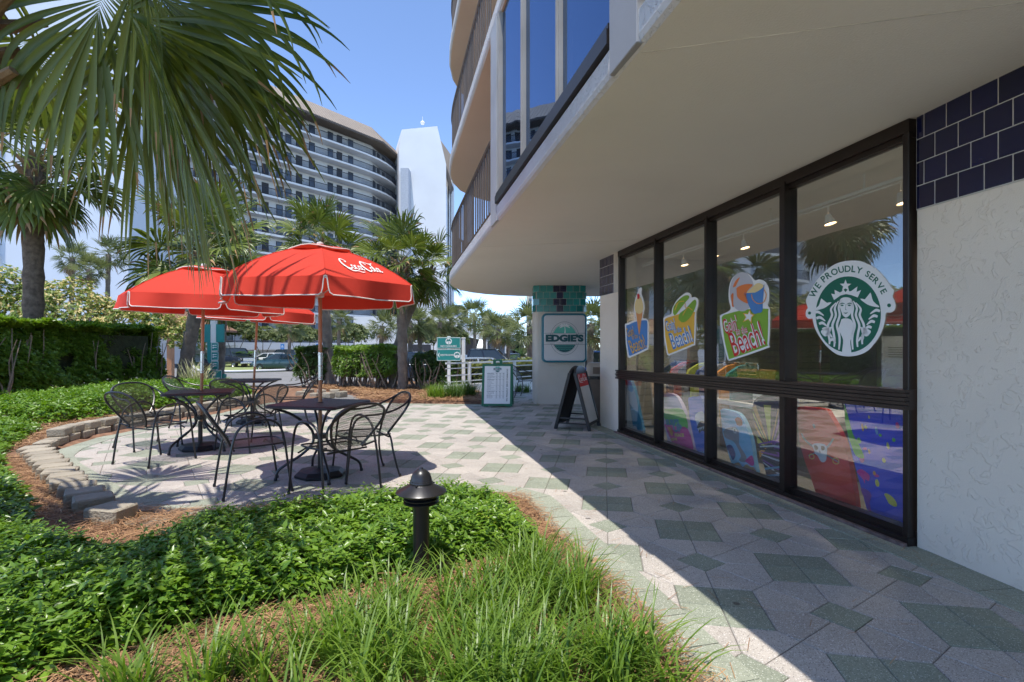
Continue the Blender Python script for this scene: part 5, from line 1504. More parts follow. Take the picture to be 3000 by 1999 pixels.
# sago palms: stout stem and arching feather leaves
def sago(label, loc, s, nf=22, seed=0):
    t = thing('sago_palm', label, 'sago palm', loc, seed, 'sago palms in the lot')
    mb = MB(); mb.tube([(0, 0, -.1), (0, 0, .55 * s), (0, 0, .75 * s)], [.26 * s, .24 * s, .2 * s], 12); mb.build('trunk', M['boot'], t, smooth=True)
    v_, q_ = [], []; r = random.Random(seed)
    P, D, Nn, LL = [], [], [], []
    for pit in (60, 25):
        P, D, LL = [], [], []
        e = R(pit); p = np.zeros(3)
        for i in range(22):
            p = p + np.array([0, math.cos(e), math.sin(e)]) * .065; e -= .055
            for sd_ in (-1, 1):
                P.append(p.copy()); D.append([sd_ * .9, .45 * math.cos(e), .45 * math.sin(e) + .15]); LL.append(.34 * math.sin(math.pi * (.12 + .85 * i / 22)) + .04)
        P, D, LL = np.array(P), np.array(D), np.array(LL)
        v, q = leaf_quads(P, D, np.tile([0, -.3, 1.0], (len(P), 1)), LL, .05)
        v_.append(np_mesh('frond', v, q, M['sago']))
    for k in range(nf):
        a = k * 2.39996; mesh_obj('frond', v_[k % 2 if k > 6 else 0], t, (0, 0, .7 * s), (0, 0, a), (s, s, s * r.uniform(.8, 1.1)))
    return t
M['sago'] = leaf_mat('sago_leaf', (.04, .10, .02), (.12, .21, .05), rough=.35, transl=.2)
p = GL(716, 1078); sago('sago palm with dark stem on the grass island', p, 1.15, seed=1)
p = GL(548, 1075); sago('sago palm behind the curved palm trunk', (p.x, p.y, p.z), 1.5, seed=2)
p = GL(640, 1068); sago('sago palm behind the teal directory sign', p, 1.6, seed=3)
p = GL(1532, 1066); sago('sago palm behind the ramp railing beside the pickup', (p.x * .72, p.y * .72, hgt(0, p.y * .72) + .35), 1.15, seed=4)

# ================================================================== blade plants
def blades(P, L, Wd, lean, mat_, r, nr=5, curl=1.0, tipb=0.0):
    n = len(P); az = r.random(n) * 2 * np.pi; d0 = np.column_stack([np.cos(az), np.sin(az), np.zeros(n)])
    el = np.pi / 2 - np.abs(r.normal(0, lean, n)); L = L * r.uniform(.55, 1.15, n)
    side = np.column_stack([-np.sin(az), np.cos(az), np.zeros(n)]); pos = P.copy(); rows = []
    for i in range(nr):
        s = i / (nr - 1); w = Wd * (1 - s ** 2.2) * .5 + .0004
        rows.append(np.stack([pos - side * w, pos + side * w], 1))
        dirv = d0 * np.cos(el)[:, None] + np.array([0, 0, 1.0]) * np.sin(el)[:, None]
        pos = pos + dirv * (L / (nr - 1))[:, None]; el = el - curl * r.uniform(.15, .45, n) * (.4 + s)
    A = np.stack(rows, 1); V_ = A.reshape(-1, 3); idx = np.arange(n * nr * 2).reshape(n, nr, 2)
    q = np.stack([idx[:, :-1, 0], idx[:, :-1, 1], idx[:, 1:, 1], idx[:, 1:, 0]], -1).reshape(-1, 4)
    return V_, q
M['grass'] = leaf_mat('liriope_leaf', (.06, .13, .014), (.22, .34, .05), rough=.4, transl=.4, c3=(.42, .36, .10), c3amt=.10, scale=1.5)
M['grass_dark'] = leaf_mat('clump_grass_leaf', (.04, .10, .015), (.13, .21, .05), rough=.4, transl=.35)
def scatter(poly, dens, r):
    poly = np.array(poly); lo, hi = poly.min(0), poly.max(0); n = int(np.prod(hi - lo) * dens)
    P = r.uniform(lo, hi, (n, 2)); return P[inside_np(P, poly)]
def pxpoly(pts, z=0.0): return [tuple(G(x, y, z))[:2] for x, y in pts]
GR = pxpoly([(300, 2080), (560, 1975), (660, 1915), (850, 1880), (1080, 1850), (1200, 1810), (1330, 1760), (1450, 1700), (1560, 1670), (1660, 1690), (1760, 1790), (1850, 1890), (1950, 1999), (2010, 2100), (1200, 2300), (400, 2300)])
r = np.random.default_rng(11)
cl = scatter(GR, 118, r)
nzv = np.array([noise.noise(Vector((p[0] * 2.1, p[1] * 2.1, 7))) for p in cl]); ed_ = edge_dist_np(cl, GR)
pr_ = np.clip(.42 + nzv * 1.3 + (cl[:, 0] + .9) * .35, .10, 1) * np.clip(ed_ / .10, .25, 1); cl = cl[r.random(len(cl)) < pr_]
B_ = np.repeat(cl, 30, 0) + r.normal(0, .024, (len(cl) * 30, 2))
v, q = blades(np.column_stack([B_, np.full(len(B_), .0)]), .37, .0105, .44, None, r, nr=7, curl=.9)
tag(mesh_obj('liriope_grass', np_mesh('liriope_grass', v, q, M['grass'])), 'bright green liriope grass in front of the path light', 'grass', kind='stuff')
for k, (px, py, hh, lab) in enumerate([(1270, 1180, .34, 'pale spiky grass clump on the mulch beside the sign post'), (1322, 1178, .40, 'bright grass clump at the foot of the sign post'), (1368, 1172, .38, 'dark grass clump between the sign post and the menu board')]):
    p = G(px, py); r = np.random.default_rng(60 + k)
    t = thing('grass_clump', lab, 'grass clump', (p.x, p.y + .35, 0), 0, 'grass clumps by the sign post')
    P = np.column_stack([r.normal(0, .10, (420, 2)), np.zeros(420)])
    v, q = blades(P, hh + .16, .012, .42, None, r, nr=6, curl=.85); mesh_obj('leaves', np_mesh('leaves', v, q, M['grass_dark'] if k else M['grass']), t)
for k, (px, py) in enumerate([(1518, 1150), (1543, 1152)]):
    p = G(px, py); r = np.random.default_rng(70 + k); t = thing('grass_clump', ('small dark grass tuft close to the menu board at the low wall', 'small dark grass tuft close to the lone chair at the low wall')[k], 'grass clump', (p.x, p.y + .2, 0), 0, 'grass tufts at the ramp wall')
    v, q = blades(np.column_stack([r.normal(0, .05, (120, 2)), np.zeros(120)]), .3, .012, .5, None, r); mesh_obj('leaves', np_mesh('leaves', v, q, M['grass_dark']), t)
p = W(575, 1125, 15.2); r = np.random.default_rng(75)
t = thing('flax_plant', 'pale variegated flax plant behind the table by the edging', 'flax plant', (p.x, 15.2, 0))
v, q = blades(np.column_stack([r.normal(0, .14, (160, 2)), np.zeros(160)]), 1.0, .032, .55, None, r, nr=7, curl=.55); mesh_obj('leaves', np_mesh('leaves', v, q, leaf_mat('flax_leaf', (.20, .22, .09), (.48, .46, .27), rough=.4, transl=.3)), t)

# ================================================================== ground cover
M['jasmine'] = leaf_mat('jasmine_leaf', (.05, .14, .014), (.20, .33, .035), rough=.33, transl=.28, c3=(.36, .40, .06), c3amt=.18, spec=.48, scale=3.0)
M['twig'] = mat('twig', (.16, .09, .05), rough=.8, var=.3)
def ground_cover(name, label, poly, dens, L, H, seed, layers=.55, edge=.22, zf=None):
    r = np.random.default_rng(seed); P = scatter(poly, dens, r); ed_ = edge_dist_np(P, poly)
    nz = np.array([noise.noise(Vector((p[0] * 2.3, p[1] * 2.3, seed))) + .5 * noise.noise(Vector((p[0] * 6, p[1] * 6, seed))) for p in P])
    top = H * np.clip(ed_ / edge, 0, 1) ** .6 * (1 + .28 * nz) + .035
    z = top * np.maximum(1 - np.abs(r.normal(0, layers * .5, len(P))), .08)
    keep = r.random(len(P)) < np.clip(ed_ / .06, .2, 1); P, z, ed_ = P[keep], z[keep], ed_[keep]
    n = len(P); az = r.random(n) * 2 * np.pi; tilt = r.normal(.0, .42, n)
    D = np.column_stack([np.cos(az) * np.cos(tilt), np.sin(az) * np.cos(tilt), np.sin(tilt)])
    Nn = unit(np.column_stack([r.normal(-.12, .33, n), r.normal(-.30, .33, n), np.ones(n)]))
    LL = L * r.uniform(.45, 1.3, n)
    v, q = leaf_quads(np.column_stack([P, z]), D, Nn, LL, LL * .46, fold=.22)
    # upright shoots with opposite leaves
    m = int(n * .02); k = r.integers(0, n, m); SP_ = []; 
    for i in k:
        b = np.array([P[i][0], P[i][1], z[i]]); d = unit(np.array([r.normal(0, .3), r.normal(0, .3), 1.0]))
        for j in range(4):
            a = j * 1.57 + r.random()
            for s in (0, np.pi): SP_.append(np.concatenate([b + d * (.02 + j * .022), [math.cos(a + s), math.sin(a + s), .35], [0, 0, 1], [L * (1 - .15 * j)]]))
    if SP_:
        S_ = np.array(SP_); v2, q2 = leaf_quads(S_[:, :3], S_[:, 3:6], S_[:, 6:9], S_[:, 9], S_[:, 9] * .42, fold=.2); v, q = merge([(v, q), (v2, q2)])
    o = tag(mesh_obj(name, np_mesh(name, v, q, M['jasmine'])), label, 'ground cover', kind='stuff')
    return o
GC1 = pxpoly([(1590, 1650), (1470, 1660), (1380, 1672), (1260, 1700), (1150, 1722), (1010, 1760), (870, 1800), (720, 1830), (610, 1850), (520, 1885), (400, 1925), (320, 1955), (200, 1995), (60, 2050), (-200, 2120), (-700, 2100), (-700, 1800), (-300, 1650)]) + \
      pxpoly([(-150, 1500), (60, 1500), (150, 1560), (250, 1600), (330, 1615), (440, 1608), (560, 1530), (800, 1508), (960, 1498), (1080, 1470), (1180, 1452), (1300, 1446), (1420, 1452), (1490, 1470), (1550, 1530), (1590, 1595)], .10)
ground_cover('ground_cover', 'glossy jasmine ground cover in front of the patio', GC1, 8200, .058, .20, 31)
GC2 = [(-3.35, 3.7), (-3.75, 4.12), (-4.2, 4.55), (-4.75, 5.0), (-5.4, 5.6), (-6.05, 6.25), (-6.6, 7.1), (-7.3, 8.2), (-9.5, 8.0), (-9.5, 3.3), (-5.0, 3.0)]
ground_cover('ground_cover', 'jasmine ground cover running beside the fanned edging blocks', GC2, 2600, .075, .20, 32)
GC3 = [(-7.5, 8.5), (-7.3, 9.5), (-7.0, 11.0), (-6.75, 12.5), (-6.6, 13.6), (-7.6, 15.2), (-9.6, 15.6), (-10.9, 14.5), (-10.6, 12.0), (-10.3, 10.2), (-9.8, 8.6)]
ground_cover('ground_cover', 'bright jasmine ground cover between the hedge and the tables', GC3, 1700, .09, .34, 33, edge=.4)

# ================================================================== pine straw
def needles(poly, dens, L, Wd, seed, z=.035):
    r = np.random.default_rng(seed); P = scatter(poly, dens, r); P = P[~inside_np(P, PATIO) | (edge_dist_np(P, PATIO) < .05)]
    n = len(P); sw = np.array([noise.noise(Vector((p[0] * 1.6, p[1] * 1.6, 1))) for p in P]); az = r.random(n) * np.pi * .9 + sw * 3
    d = np.column_stack([np.cos(az), np.sin(az), r.normal(0, .10, n)]); LL = (L * r.uniform(.5, 1.2, n))[:, None]
    s = np.column_stack([-np.sin(az), np.cos(az), r.normal(0, .3, n)]) * Wd / 2
    c = np.column_stack([P, z + np.abs(r.normal(0, .018, n))]); bow = s * r.normal(0, 6, n)[:, None]
    A = np.stack([c - d * LL / 2 - s, c - d * LL / 2 + s, c + bow - s, c + bow + s, c + d * LL / 2 - s, c + d * LL / 2 + s], 1).reshape(-1, 3)
    i = np.arange(n)[:, None] * 6; q = np.concatenate([i + [0, 1, 3, 2], i + [2, 3, 5, 4]], 1).reshape(-1, 4)
    return A, q
M['straw'] = leaf_mat('pine_needle', (.16, .065, .03), (.46, .27, .13), rough=.7, transl=0, scale=2.5)
N1 = needles([(-4.2, .9), (1.15, .9), (.35, 3.6), (.12, 4.6), (-1.3, 4.3), (-3.2, 4.2), (-3.9, 4.9), (-5.4, 6.2), (-6.0, 6.2), (-5.0, 4.6)], 2600, .15, .0032, 1)
N2 = needles([(-6.2, 6.0), (-6.2, 12.5), (-7.2, 12.8), (-8.8, 7.6)], 900, .2, .007, 2, z=.05)
N3 = needles(BED2, 550, .22, .010, 3, z=.08)
def litter(n, seed):
    r = np.random.default_rng(seed); P = np.column_stack([r.uniform(-3.2, 2.6, n), r.uniform(2.0, 6.5, n)]); ed_ = edge_dist_np(P, PATIO)
    P = P[inside_np(P, PATIO) & (r.random(n) < np.exp(-ed_ / .18) + .03)]; m = len(P); az = r.random(m) * 6.28; LL = r.uniform(.05, .13, m)[:, None]
    d = np.column_stack([np.cos(az), np.sin(az), np.zeros(m)]); s = np.column_stack([-np.sin(az), np.cos(az), np.zeros(m)]) * .0014
    c = np.column_stack([P, np.full(m, .0095)]); A = np.stack([c - d * LL / 2 - s, c - d * LL / 2 + s, c + d * LL / 2 - s, c + d * LL / 2 + s], 1).reshape(-1, 3)
    i = np.arange(m)[:, None] * 4; return A, (i + [0, 1, 3, 2])
v, q = merge([N1, N2, N3, litter(4200, 9)])
tag(mesh_obj('pine_straw', np_mesh('pine_straw', v, q, M['straw'], False)), 'loose reddish pine straw mulch over the planting beds', 'pine straw', kind='stuff')
# ================================================================== tall curved condominium
M['condo_wall'] = mat('condo_wall', (.60, .61, .62), rough=.9, var=.05, scale=.3)
M['condo_slab'] = mat('condo_slab', (.68, .68, .67), rough=.9, var=.06, scale=.3, stain=.2, stain_col=(.45, .44, .42), stain_scale=.6)
M['mansard'] = mat('mansard_roof', (.30, .245, .195), rough=.7, var=.08, scale=.4)
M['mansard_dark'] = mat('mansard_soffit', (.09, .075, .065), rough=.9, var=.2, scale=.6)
M['dark_glass'] = mat('dark_glass', (.07, .09, .12), rough=.15, var=.5, scale=.7, spec=.6, objvar=.5)
M['dark_rail'] = mat('dark_rail', (.03, .034, .045), rough=.6)
M['door_dark'] = mat('dark_door', (.03, .03, .035), rough=.6)
con = thing('curved_condominium', 'tall white condominium with rows of balcony walkways and a brown mansard roof', 'building')
PL = [Vector((-52.0, 50.5, 0)), Vector((-44.5, 60.5, 0)), Vector((-32.6, 76.6, 0)), Vector((-22.9, 90, 0)), Vector((-21.1, 100, 0)), Vector((-20.6, 108, 0))]
def off_line(P, d):
    out = []
    for i, p in enumerate(P):
        t = (P[min(i + 1, len(P) - 1)] - P[max(i - 1, 0)]).normalized(); out.append(p + Vector((-t.y, t.x, 0)) * d)
    return out
WL = off_line(PL, 1.7); BK = off_line(PL, 14)
PLs = catmull(PL, 5); WLs = off_line(PLs, 1.7)
TOPZ = 33.6; FH = 2.71
mb = MB()
for a, b, c, d in zip(WL[:-1], WL[1:], BK[1:], BK[:-1]): mb.prism([a + Vector((0, 0, -1)), b + Vector((0, 0, -1)), c + Vector((0, 0, -1)), d + Vector((0, 0, -1))], (0, 0, TOPZ + 4.5))
mb.build('wall', M['condo_wall'], con)
wm = MB(); wm.box((0, 0, 0), (.86, .10, 1.6)); wm = wm.mesh('window', M['dark_glass'])
wf = MB(); [wf.box((sx_ * .455, -.05, 0), (.06, .08, 1.7)) for sx_ in (-1, 1)]; [wf.box((0, -.05, sz_ * .82), (.85, .08, .06)) for sz_ in (-1, 1)]; wf = wf.mesh('frame', M['dark_rail'])
dmh = MB(); dmh.box((0, 0, 0), (1.0, .12, 2.1)); dmh = dmh.mesh('door', M['door_dark'])
for f in range(13):
    z = TOPZ - f * FH
    mb = MB(); n = len(PLs)
    mb.prism([p + Vector((0, 0, z - .28)) for p in PLs] + [p + Vector((0, 0, z - .28)) for p in reversed(off_line(PLs, 2.0))], (0, 0, .28)); mb.build('walkway_slab', M['condo_slab'], con)
    mb = MB(); E2 = off_line(PLs, .08)
    mb.tube([p + Vector((0, 0, z + 1.02)) for p in E2], .055, 4); mb.tube([p + Vector((0, 0, z + .1)) for p in E2], .035, 4)
    dd = 0
    for a, b in zip(E2[:-1], E2[1:]):
        l = (b - a).length; k = int(l / .17)
        for i in range(k):
            p = a + (b - a) * (i / k); mb.box((p.x, p.y, z + .56), (.05, .05, .92))
    mb.build('railing', M['dark_rail'], con)
    for i in range(len(WL) - 1):
        a, b = WL[i], WL[i + 1]; l = (b - a).length; t = (b - a).normalized(); q = 1.0 + .3 * (i % 2); rz = math.atan2(t.y, t.x); nn = Vector((t.y, -t.x, 0))
        while q < l - 4:
            for o_, kind in ((0, 'w'), (1.75, 'd'), (3.9, 'w')):
                p = a + t * (q + o_) + nn * .03
                if kind == 'w':
                    w_ = mesh_obj('window', wm, con, (p.x, p.y, z + 1.25), (0, 0, rz)); mesh_obj('frame', wf, w_)
                else: mesh_obj('door', dmh, con, (p.x, p.y, z + 1.06), (0, 0, rz))
            q += 7.2
# mansard
RO = off_line(PL, -1.1); RI = off_line(PL, 1.6)
mb = MB()
bot = [p + Vector((0, 0, TOPZ + 2.4)) for p in RO]; top = [p + Vector((0, 0, TOPZ + 5.6)) for p in RI]; inn = [p + Vector((0, 0, TOPZ + 2.55)) for p in WL]; back = [p + Vector((0, 0, TOPZ + 5.6)) for p in BK]
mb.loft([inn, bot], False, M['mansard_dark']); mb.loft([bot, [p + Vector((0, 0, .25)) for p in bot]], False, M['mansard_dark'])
mb.loft([[p + Vector((0, 0, .25)) for p in bot], top], False, M['mansard']); mb.loft([top, back], False, M['mansard'])
rf = mb.build('roof', None, con)
mb = MB()
for i in range(len(bot) - 1):
    a, b, c, d = bot[i] + Vector((0, 0, .27)), bot[i + 1] + Vector((0, 0, .27)), top[i + 1], top[i]; k = int((b - a).length / .55)
    for j in range(k): mb.obox(a.lerp(b, j / k), d.lerp(c, j / k), .05, .08)
    for j in range(k * 2):
        p = bot[i].lerp(bot[i + 1], j / (2 * k)); q = inn[i].lerp(inn[i + 1], j / (2 * k)); mb.obox(p - Vector((0, 0, .06)), q - Vector((0, 0, .06)), .05, .09)
mb.build('standing_seam', M['mansard'], rf)
# garage screen at the foot
mb = MB()
for a, b in zip(off_line(PL, -.4)[1:4], off_line(PL, -.4)[2:5]): mb.prism([a + Vector((0, 0, .9)), b + Vector((0, 0, .9)), b + Vector((-.3, .3, .9)), a + Vector((-.3, .3, .9))], (0, 0, 1.0))
mb.build('garage_fascia', M['condo_slab'], con)
mb = MB()
for a, b in zip(off_line(PL, .1)[2:4], off_line(PL, .1)[3:5]):
    l = (b - a).length; t = (b - a).normalized(); k = int(l / .42)
    for i in range(k):
        p = a + t * (i * .42)
        mb.obox(p + Vector((0, 0, -.7)), p + t * 1.6 + Vector((0, 0, .9)), .05, .10); mb.obox(p + t * 1.6 + Vector((0, 0, -.7)), p + Vector((0, 0, .9)), .05, .10)
mb.build('lattice_screen', M['condo_slab'], con)
# ---- lift tower
tw = thing('lift_tower', 'tall plain white tower with sloped shoulders beside the condominium', 'tower')
mb = MB(); Yt = 93
front = [W(1177, 380, Yt), W(1281, 370, Yt), W(1307, 482, Yt), W(1308, 1050, Yt), W(1172, 1050, Yt), W(1168, 440, Yt)]
mb.prism(front, (-3.0, 9, 0)); mb.build('shaft', mat('tower_white', (.70, .71, .72), rough=.9, var=.05, scale=.25, bump=.2, bscale=6), tw)
mb = MB(); a, b = W(1178, 500, 92.2), W(1201, 1050, 92.2); mb.box(((a.x + b.x) / 2, 91.9, (a.z + b.z) / 2), (b.x - a.x, 2.0, a.z - b.z)); mb.build('fin', mat('tower_fin_shade', (.42, .45, .50), rough=.9), tw)  # stands for a wall turned from the sun, shade put into its blue-grey
mb = MB(); mb.prism([W(1283, 400, 98), W(1322, 455, 98), W(1322, 545, 98), W(1290, 520, 98)], (0, 4, 0)); mb.build('roof', M['mansard'], tw)
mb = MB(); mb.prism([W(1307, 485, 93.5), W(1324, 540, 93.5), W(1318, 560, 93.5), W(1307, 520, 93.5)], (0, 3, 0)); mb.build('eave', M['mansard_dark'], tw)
for x0, x1 in ((1309, 1313), (1316, 1320), (1322, 1326)):
    mb = MB(); a, b = W(x0, 530, 96), W(x1, 1050, 96); mb.box(((a.x + b.x) / 2, 97, (a.z + b.z) / 2), (b.x - a.x, 3, a.z - b.z)); mb.build('fin', M['condo_wall'], tw)
mb = MB(); p = W(1238, 366, 96); mb.lathe([(.0, 0), (.3, .1), (.42, .35), (.3, .6), (.05, .75), (.04, 1.5), (0, 1.5)], 12, c=p); mb.build('beacon', M['white_paint'], tw, smooth=True)
mb = MB(); p = W(1300, 485, 96)
# ---- plain white wing on the left
wg = thing('white_wing', 'plain white apartment wing with small curved balconies behind the near palms', 'building')
mb = MB(); mb.prism([(-62, 43, -1), (-44.2, 44.0, -1), (-33.2, 45.5, -1), (-37, 58, -1), (-62, 58, -1)], (0, 0, 37)); mb.build('wall', mat('wing_white', (.58, .62, .68), rough=.9, var=.05, scale=.2, bump=.1, bscale=5), wg)
for f in range(9):
    z = 3.2 + f * 2.71
    pts = [Vector((-50.5, 43.8, z)), Vector((-50.3, 42.6, z)), Vector((-48, 42.0, z)), Vector((-44.6, 42.1, z)), Vector((-43.2, 42.7, z)), Vector((-42.9, 44.2, z))]
    ps = catmull(pts, 4); mb = MB(); mb.prism(ps, (0, 0, .3)); mb.build('balcony', M['condo_slab'], wg)
    mb = MB(); mb.tube([p + Vector((0, 0, 1.3)) for p in ps], .035, 4)
    for a, b in zip(ps[:-1], ps[1:]):
        k = max(1, int((b - a).length / .15))
        for i in range(k): p = a + (b - a) * (i / k); mb.box((p.x, p.y, z + .8), (.025, .025, 1.0))
    mb.build('railing', M['dark_rail'], wg)
    mb = MB(); mb.box((-45.5, 43.8, z + 1.4), (2.2, .12, 2.1)); mb.build('window', M['dark_glass'], wg)
# ---- entrance canopy with teal gable
en = thing('entrance_canopy', 'gabled entrance canopy with teal fascia behind the long hedge', 'building')
Ye = 27.0; pk_ = W(402, 905, Ye); l_ = W(285, 926, Ye); r_ = W(516, 966, Ye)
for a, b in ((l_, pk_), (pk_, r_)):
    mb = MB(); mb.prism([a, b, b + Vector((0, 6, .0)), a + Vector((0, 6, 0))], (0, 0, .12)); rf_ = mb.build('roof', mat('brown_wood_roof', (.22, .11, .06), rough=.8, var=.2), en)
    mb = MB(); mb.obox(a + Vector((0, -.08, .08)), b + Vector((0, -.08, .08)), .09, .26, up=(0, 1, 0)); mb.build('fascia', mat('teal_fascia', (.03, .26, .28), rough=.5, var=.15), rf_)
mb = MB(); a, b = W(470, 975, 28.5), W(512, 1045, 28.5); mb.box(((a.x + b.x) / 2, 29, (a.z + b.z) / 2 - .2), (b.x - a.x, 1.2, a.z - b.z + .4)); mb.build('wall', M['condo_wall'], en)
for x in (300, 500):
    p = W(x, 940, Ye + .4); mb = MB(); mb.box((p.x, p.y, (p.z - .9) / 2), (.25, .25, p.z + .9)); mb.build('post', M['wood'], en)
# ---- low condominiums and other far buildings
def lowcondo(label, x0, x1, ytop, yeave, Y, seed=0):
    t = thing('low_condominium', label, 'building'); a, b = W(x0, yeave, Y), W(x1, yeave, Y); zt_ = W(x0, ytop, Y).z
    mb = MB(); mb.box(((a.x + b.x) / 2, Y + 5, a.z / 2 - .4), (b.x - a.x, 10, a.z + .8)); mb.build('wall', M['condo_wall'], t)
    mb = MB(); w = (b.x - a.x) / 2; c = (a.x + b.x) / 2
    mb.loft([[(c - w - .4, Y - .4, a.z), (c + w + .4, Y - .4, a.z), (c + w + .4, Y + 10.4, a.z), (c - w - .4, Y + 10.4, a.z)], [(c - w + .5, Y + .8, zt_), (c + w - .5, Y + .8, zt_), (c + w - .5, Y + 9, zt_), (c - w + .5, Y + 9, zt_)]], True, cap=True)
    mb.build('roof', mat('grey_brown_mansard%d' % seed, (.15, .12, .105), rough=.8, var=.1), t)
    n = max(1, int((b.x - a.x) / 2.6))
    for f in range(int(a.z / 2.7)):
        for i in range(n):
            mb = MB(); mb.box((a.x + (b.x - a.x) * (i + .5) / n, Y - .03, 1.2 + f * 2.7), (1.1, .1, 1.3)); mb.build('window', M['dark_glass'], t)
    for i in range(3):
        mb = MB(); mb.prism([(b.x + .3 + i * .5, Y - 1.2, -.5), (b.x + .42 + i * .5, Y - 1.2, -.5), (b.x + .42 + i * .5, Y + .4, -.5), (b.x + .3 + i * .5, Y + .4, -.5)], (0, 0, a.z + .5)); mb.build('fin_wall', M['condo_slab'], t)
    return t
lowcondo('white condominium with dark mansard roof beside the tall tower', 1324, 1358, 893, 908, 104, 1)
lowcondo('low white condominium with grey mansard beyond the palms', 1418, 1458, 930, 946, 128, 2)
lowcondo('end unit of the low condominium with lower mansard roof', 1476, 1505, 939, 950, 122, 3)
t = thing('concrete_canopy', 'slanted white concrete canopy with dark underside beyond the pickup', 'building')
Yc = 52; mb = MB(); mb.prism([W(1330, 962, Yc), W(1368, 958, Yc), W(1422, 985, Yc), W(1422, 998, Yc), W(1330, 978, Yc)], (0, 8, 0)); mb.build('fascia', M['condo_slab'], t)
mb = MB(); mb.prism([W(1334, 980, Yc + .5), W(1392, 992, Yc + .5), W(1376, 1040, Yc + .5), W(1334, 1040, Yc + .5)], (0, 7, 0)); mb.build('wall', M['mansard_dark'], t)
t = thing('white_annex', 'small bright white annex building behind the parked pickup', 'building')
mb = MB(); a, b = W(1428, 985, 60), W(1530, 1040, 60); mb.box(((a.x + b.x) / 2, 63, (a.z - .8) / 2), (b.x - a.x, 6, a.z + .8)); mb.build('wall', M['condo_slab'], t)
mb = MB(); mb.box(((a.x + b.x) / 2, 63, a.z + .1), (b.x - a.x + .6, 6.6, .2)); mb.build('roof', M['condo_wall'], t)
for x in (1440, 1468, 1500, 1512, 1522):
    p = W(x, 1018, 59.9); mb = MB(); mb.box((p.x, p.y, p.z), (.8, .15, 1.5)); mb.build('window', M['dark_glass'], t)
t = thing('beige_tower', 'distant beige high rise tower behind the tiled column', 'tower')
mb = MB(); a = W(1545, 700, 270); mb.box((a.x + 8, 278, 24), (16, 16, 52)); mb.build('wall', mat('beige_tower_wall', (.52, .47, .38), rough=.9), t)
for f in range(18):
    for i in range(5): 
        mb = MB(); mb.box((a.x + 1.4 + i * 3.2, 269.9, 3 + f * 2.8), (1.3, .3, 1.5)); mb.build('window', M['dark_glass'], t)
# a pale wing closes the view behind the lot on the right
t = thing('parking_wing', 'low white parking wing with dark openings behind the palms', 'building')
mb = MB(); mb.box((-13.5, 72, 2.2), (14, 8, 6.0)); mb.build('wall', M['condo_slab'], t)
for i in range(4):
    mb = MB(); mb.box((-18.5 + i * 3.4, 67.95, .5), (2.4, .2, 2.2)); mb.build('opening', M['door_dark'], t)

# ================================================================== grass island, kerb
mb = MB()
isl = [GL(x, y) for x, y in ((560, 1064), (660, 1060), (780, 1066), (850, 1076), (850, 1086), (760, 1090), (660, 1092), (580, 1088))]
isl = [Vector((p.x, p.y, -.56)) for p in catmull(isl + isl[:1], 4)]
mb.prism([p - Vector((0, 0, .2)) for p in isl[:-1]], (0, 0, .2)); tag(mb.build('grass_island', mat('lawn', (.22, .26, .09), rough=1, var=.3, scale=1.2, bump=1, bscale=20)), kind='structure')
mb = MB(); mb.tube([p + Vector((0, 0, -.03)) for p in isl], .09, 6); tag(mb.build('kerb', M['condo_slab']), kind='structure')

# ================================================================== vehicles
def ring_sec(x, zb, zt, w, r=.12):
    P = []
    for cy, cz, a0 in ((-w + r, zb + r, 180), (w - r, zb + r, 270), (w - r, zt - r, 0), (-w + r, zt - r, 90)):
        for k in range(4):
            a = R(a0 + 30 * k); P.append((x, cy + r * math.cos(a), cz + r * math.sin(a)))
    return P
M['rubber'] = mat('tyre_rubber', (.015, .015, .016), rough=.8)
M['rim'] = mat('alloy_rim', (.45, .45, .46), rough=.3, metal=1)
M['chrome'] = mat('chrome', (.7, .7, .72), rough=.12, metal=1)
M['lamp_red'] = mat('red_lamp', (.35, .01, .01), rough=.2); M['lamp_clear'] = mat('clear_lamp', (.6, .62, .65), rough=.1)
M['car_glass'] = mat('car_glass', (.02, .028, .03), rough=.05, spec=.8)
CAR = dict(
  sedan=dict(body=[(-2.42, .45, .80, .72), (-2.30, .30, .94, .84), (-1.6, .24, 1.0, .90), (-.4, .22, .98, .91), (.9, .22, .95, .91), (1.7, .24, .88, .88), (2.25, .30, .76, .80), (2.42, .40, .66, .68)], g0=(-1.85, 1.28, .80), g1=(-1.05, .30, .62), zg=(.93, 1.42), wheels=(-1.42, 1.45, .32)),
  suv=dict(body=[(-2.3, .5, 1.05, .78), (-2.2, .36, 1.12, .90), (-1.0, .32, 1.12, .95), (.7, .32, 1.10, .95), (1.5, .34, 1.05, .92), (2.15, .4, .95, .86), (2.32, .5, .85, .76)], g0=(-2.22, 1.15, .86), g1=(-1.95, .45, .70), zg=(1.06, 1.74), wheels=(-1.35, 1.40, .37)),
  pickup=dict(body=[(-2.9, .60, 1.15, .90), (-2.8, .48, 1.18, .96), (-.95, .42, 1.18, .98), (.9, .42, 1.18, .98), (1.1, .42, 1.16, .98), (2.3, .45, 1.08, .95), (2.75, .50, 1.0, .90), (2.88, .60, .9, .84)], g0=(-1.15, 1.30, .90), g1=(-.95, .55, .74), zg=(1.12, 1.90), wheels=(-1.75, 1.78, .40)))
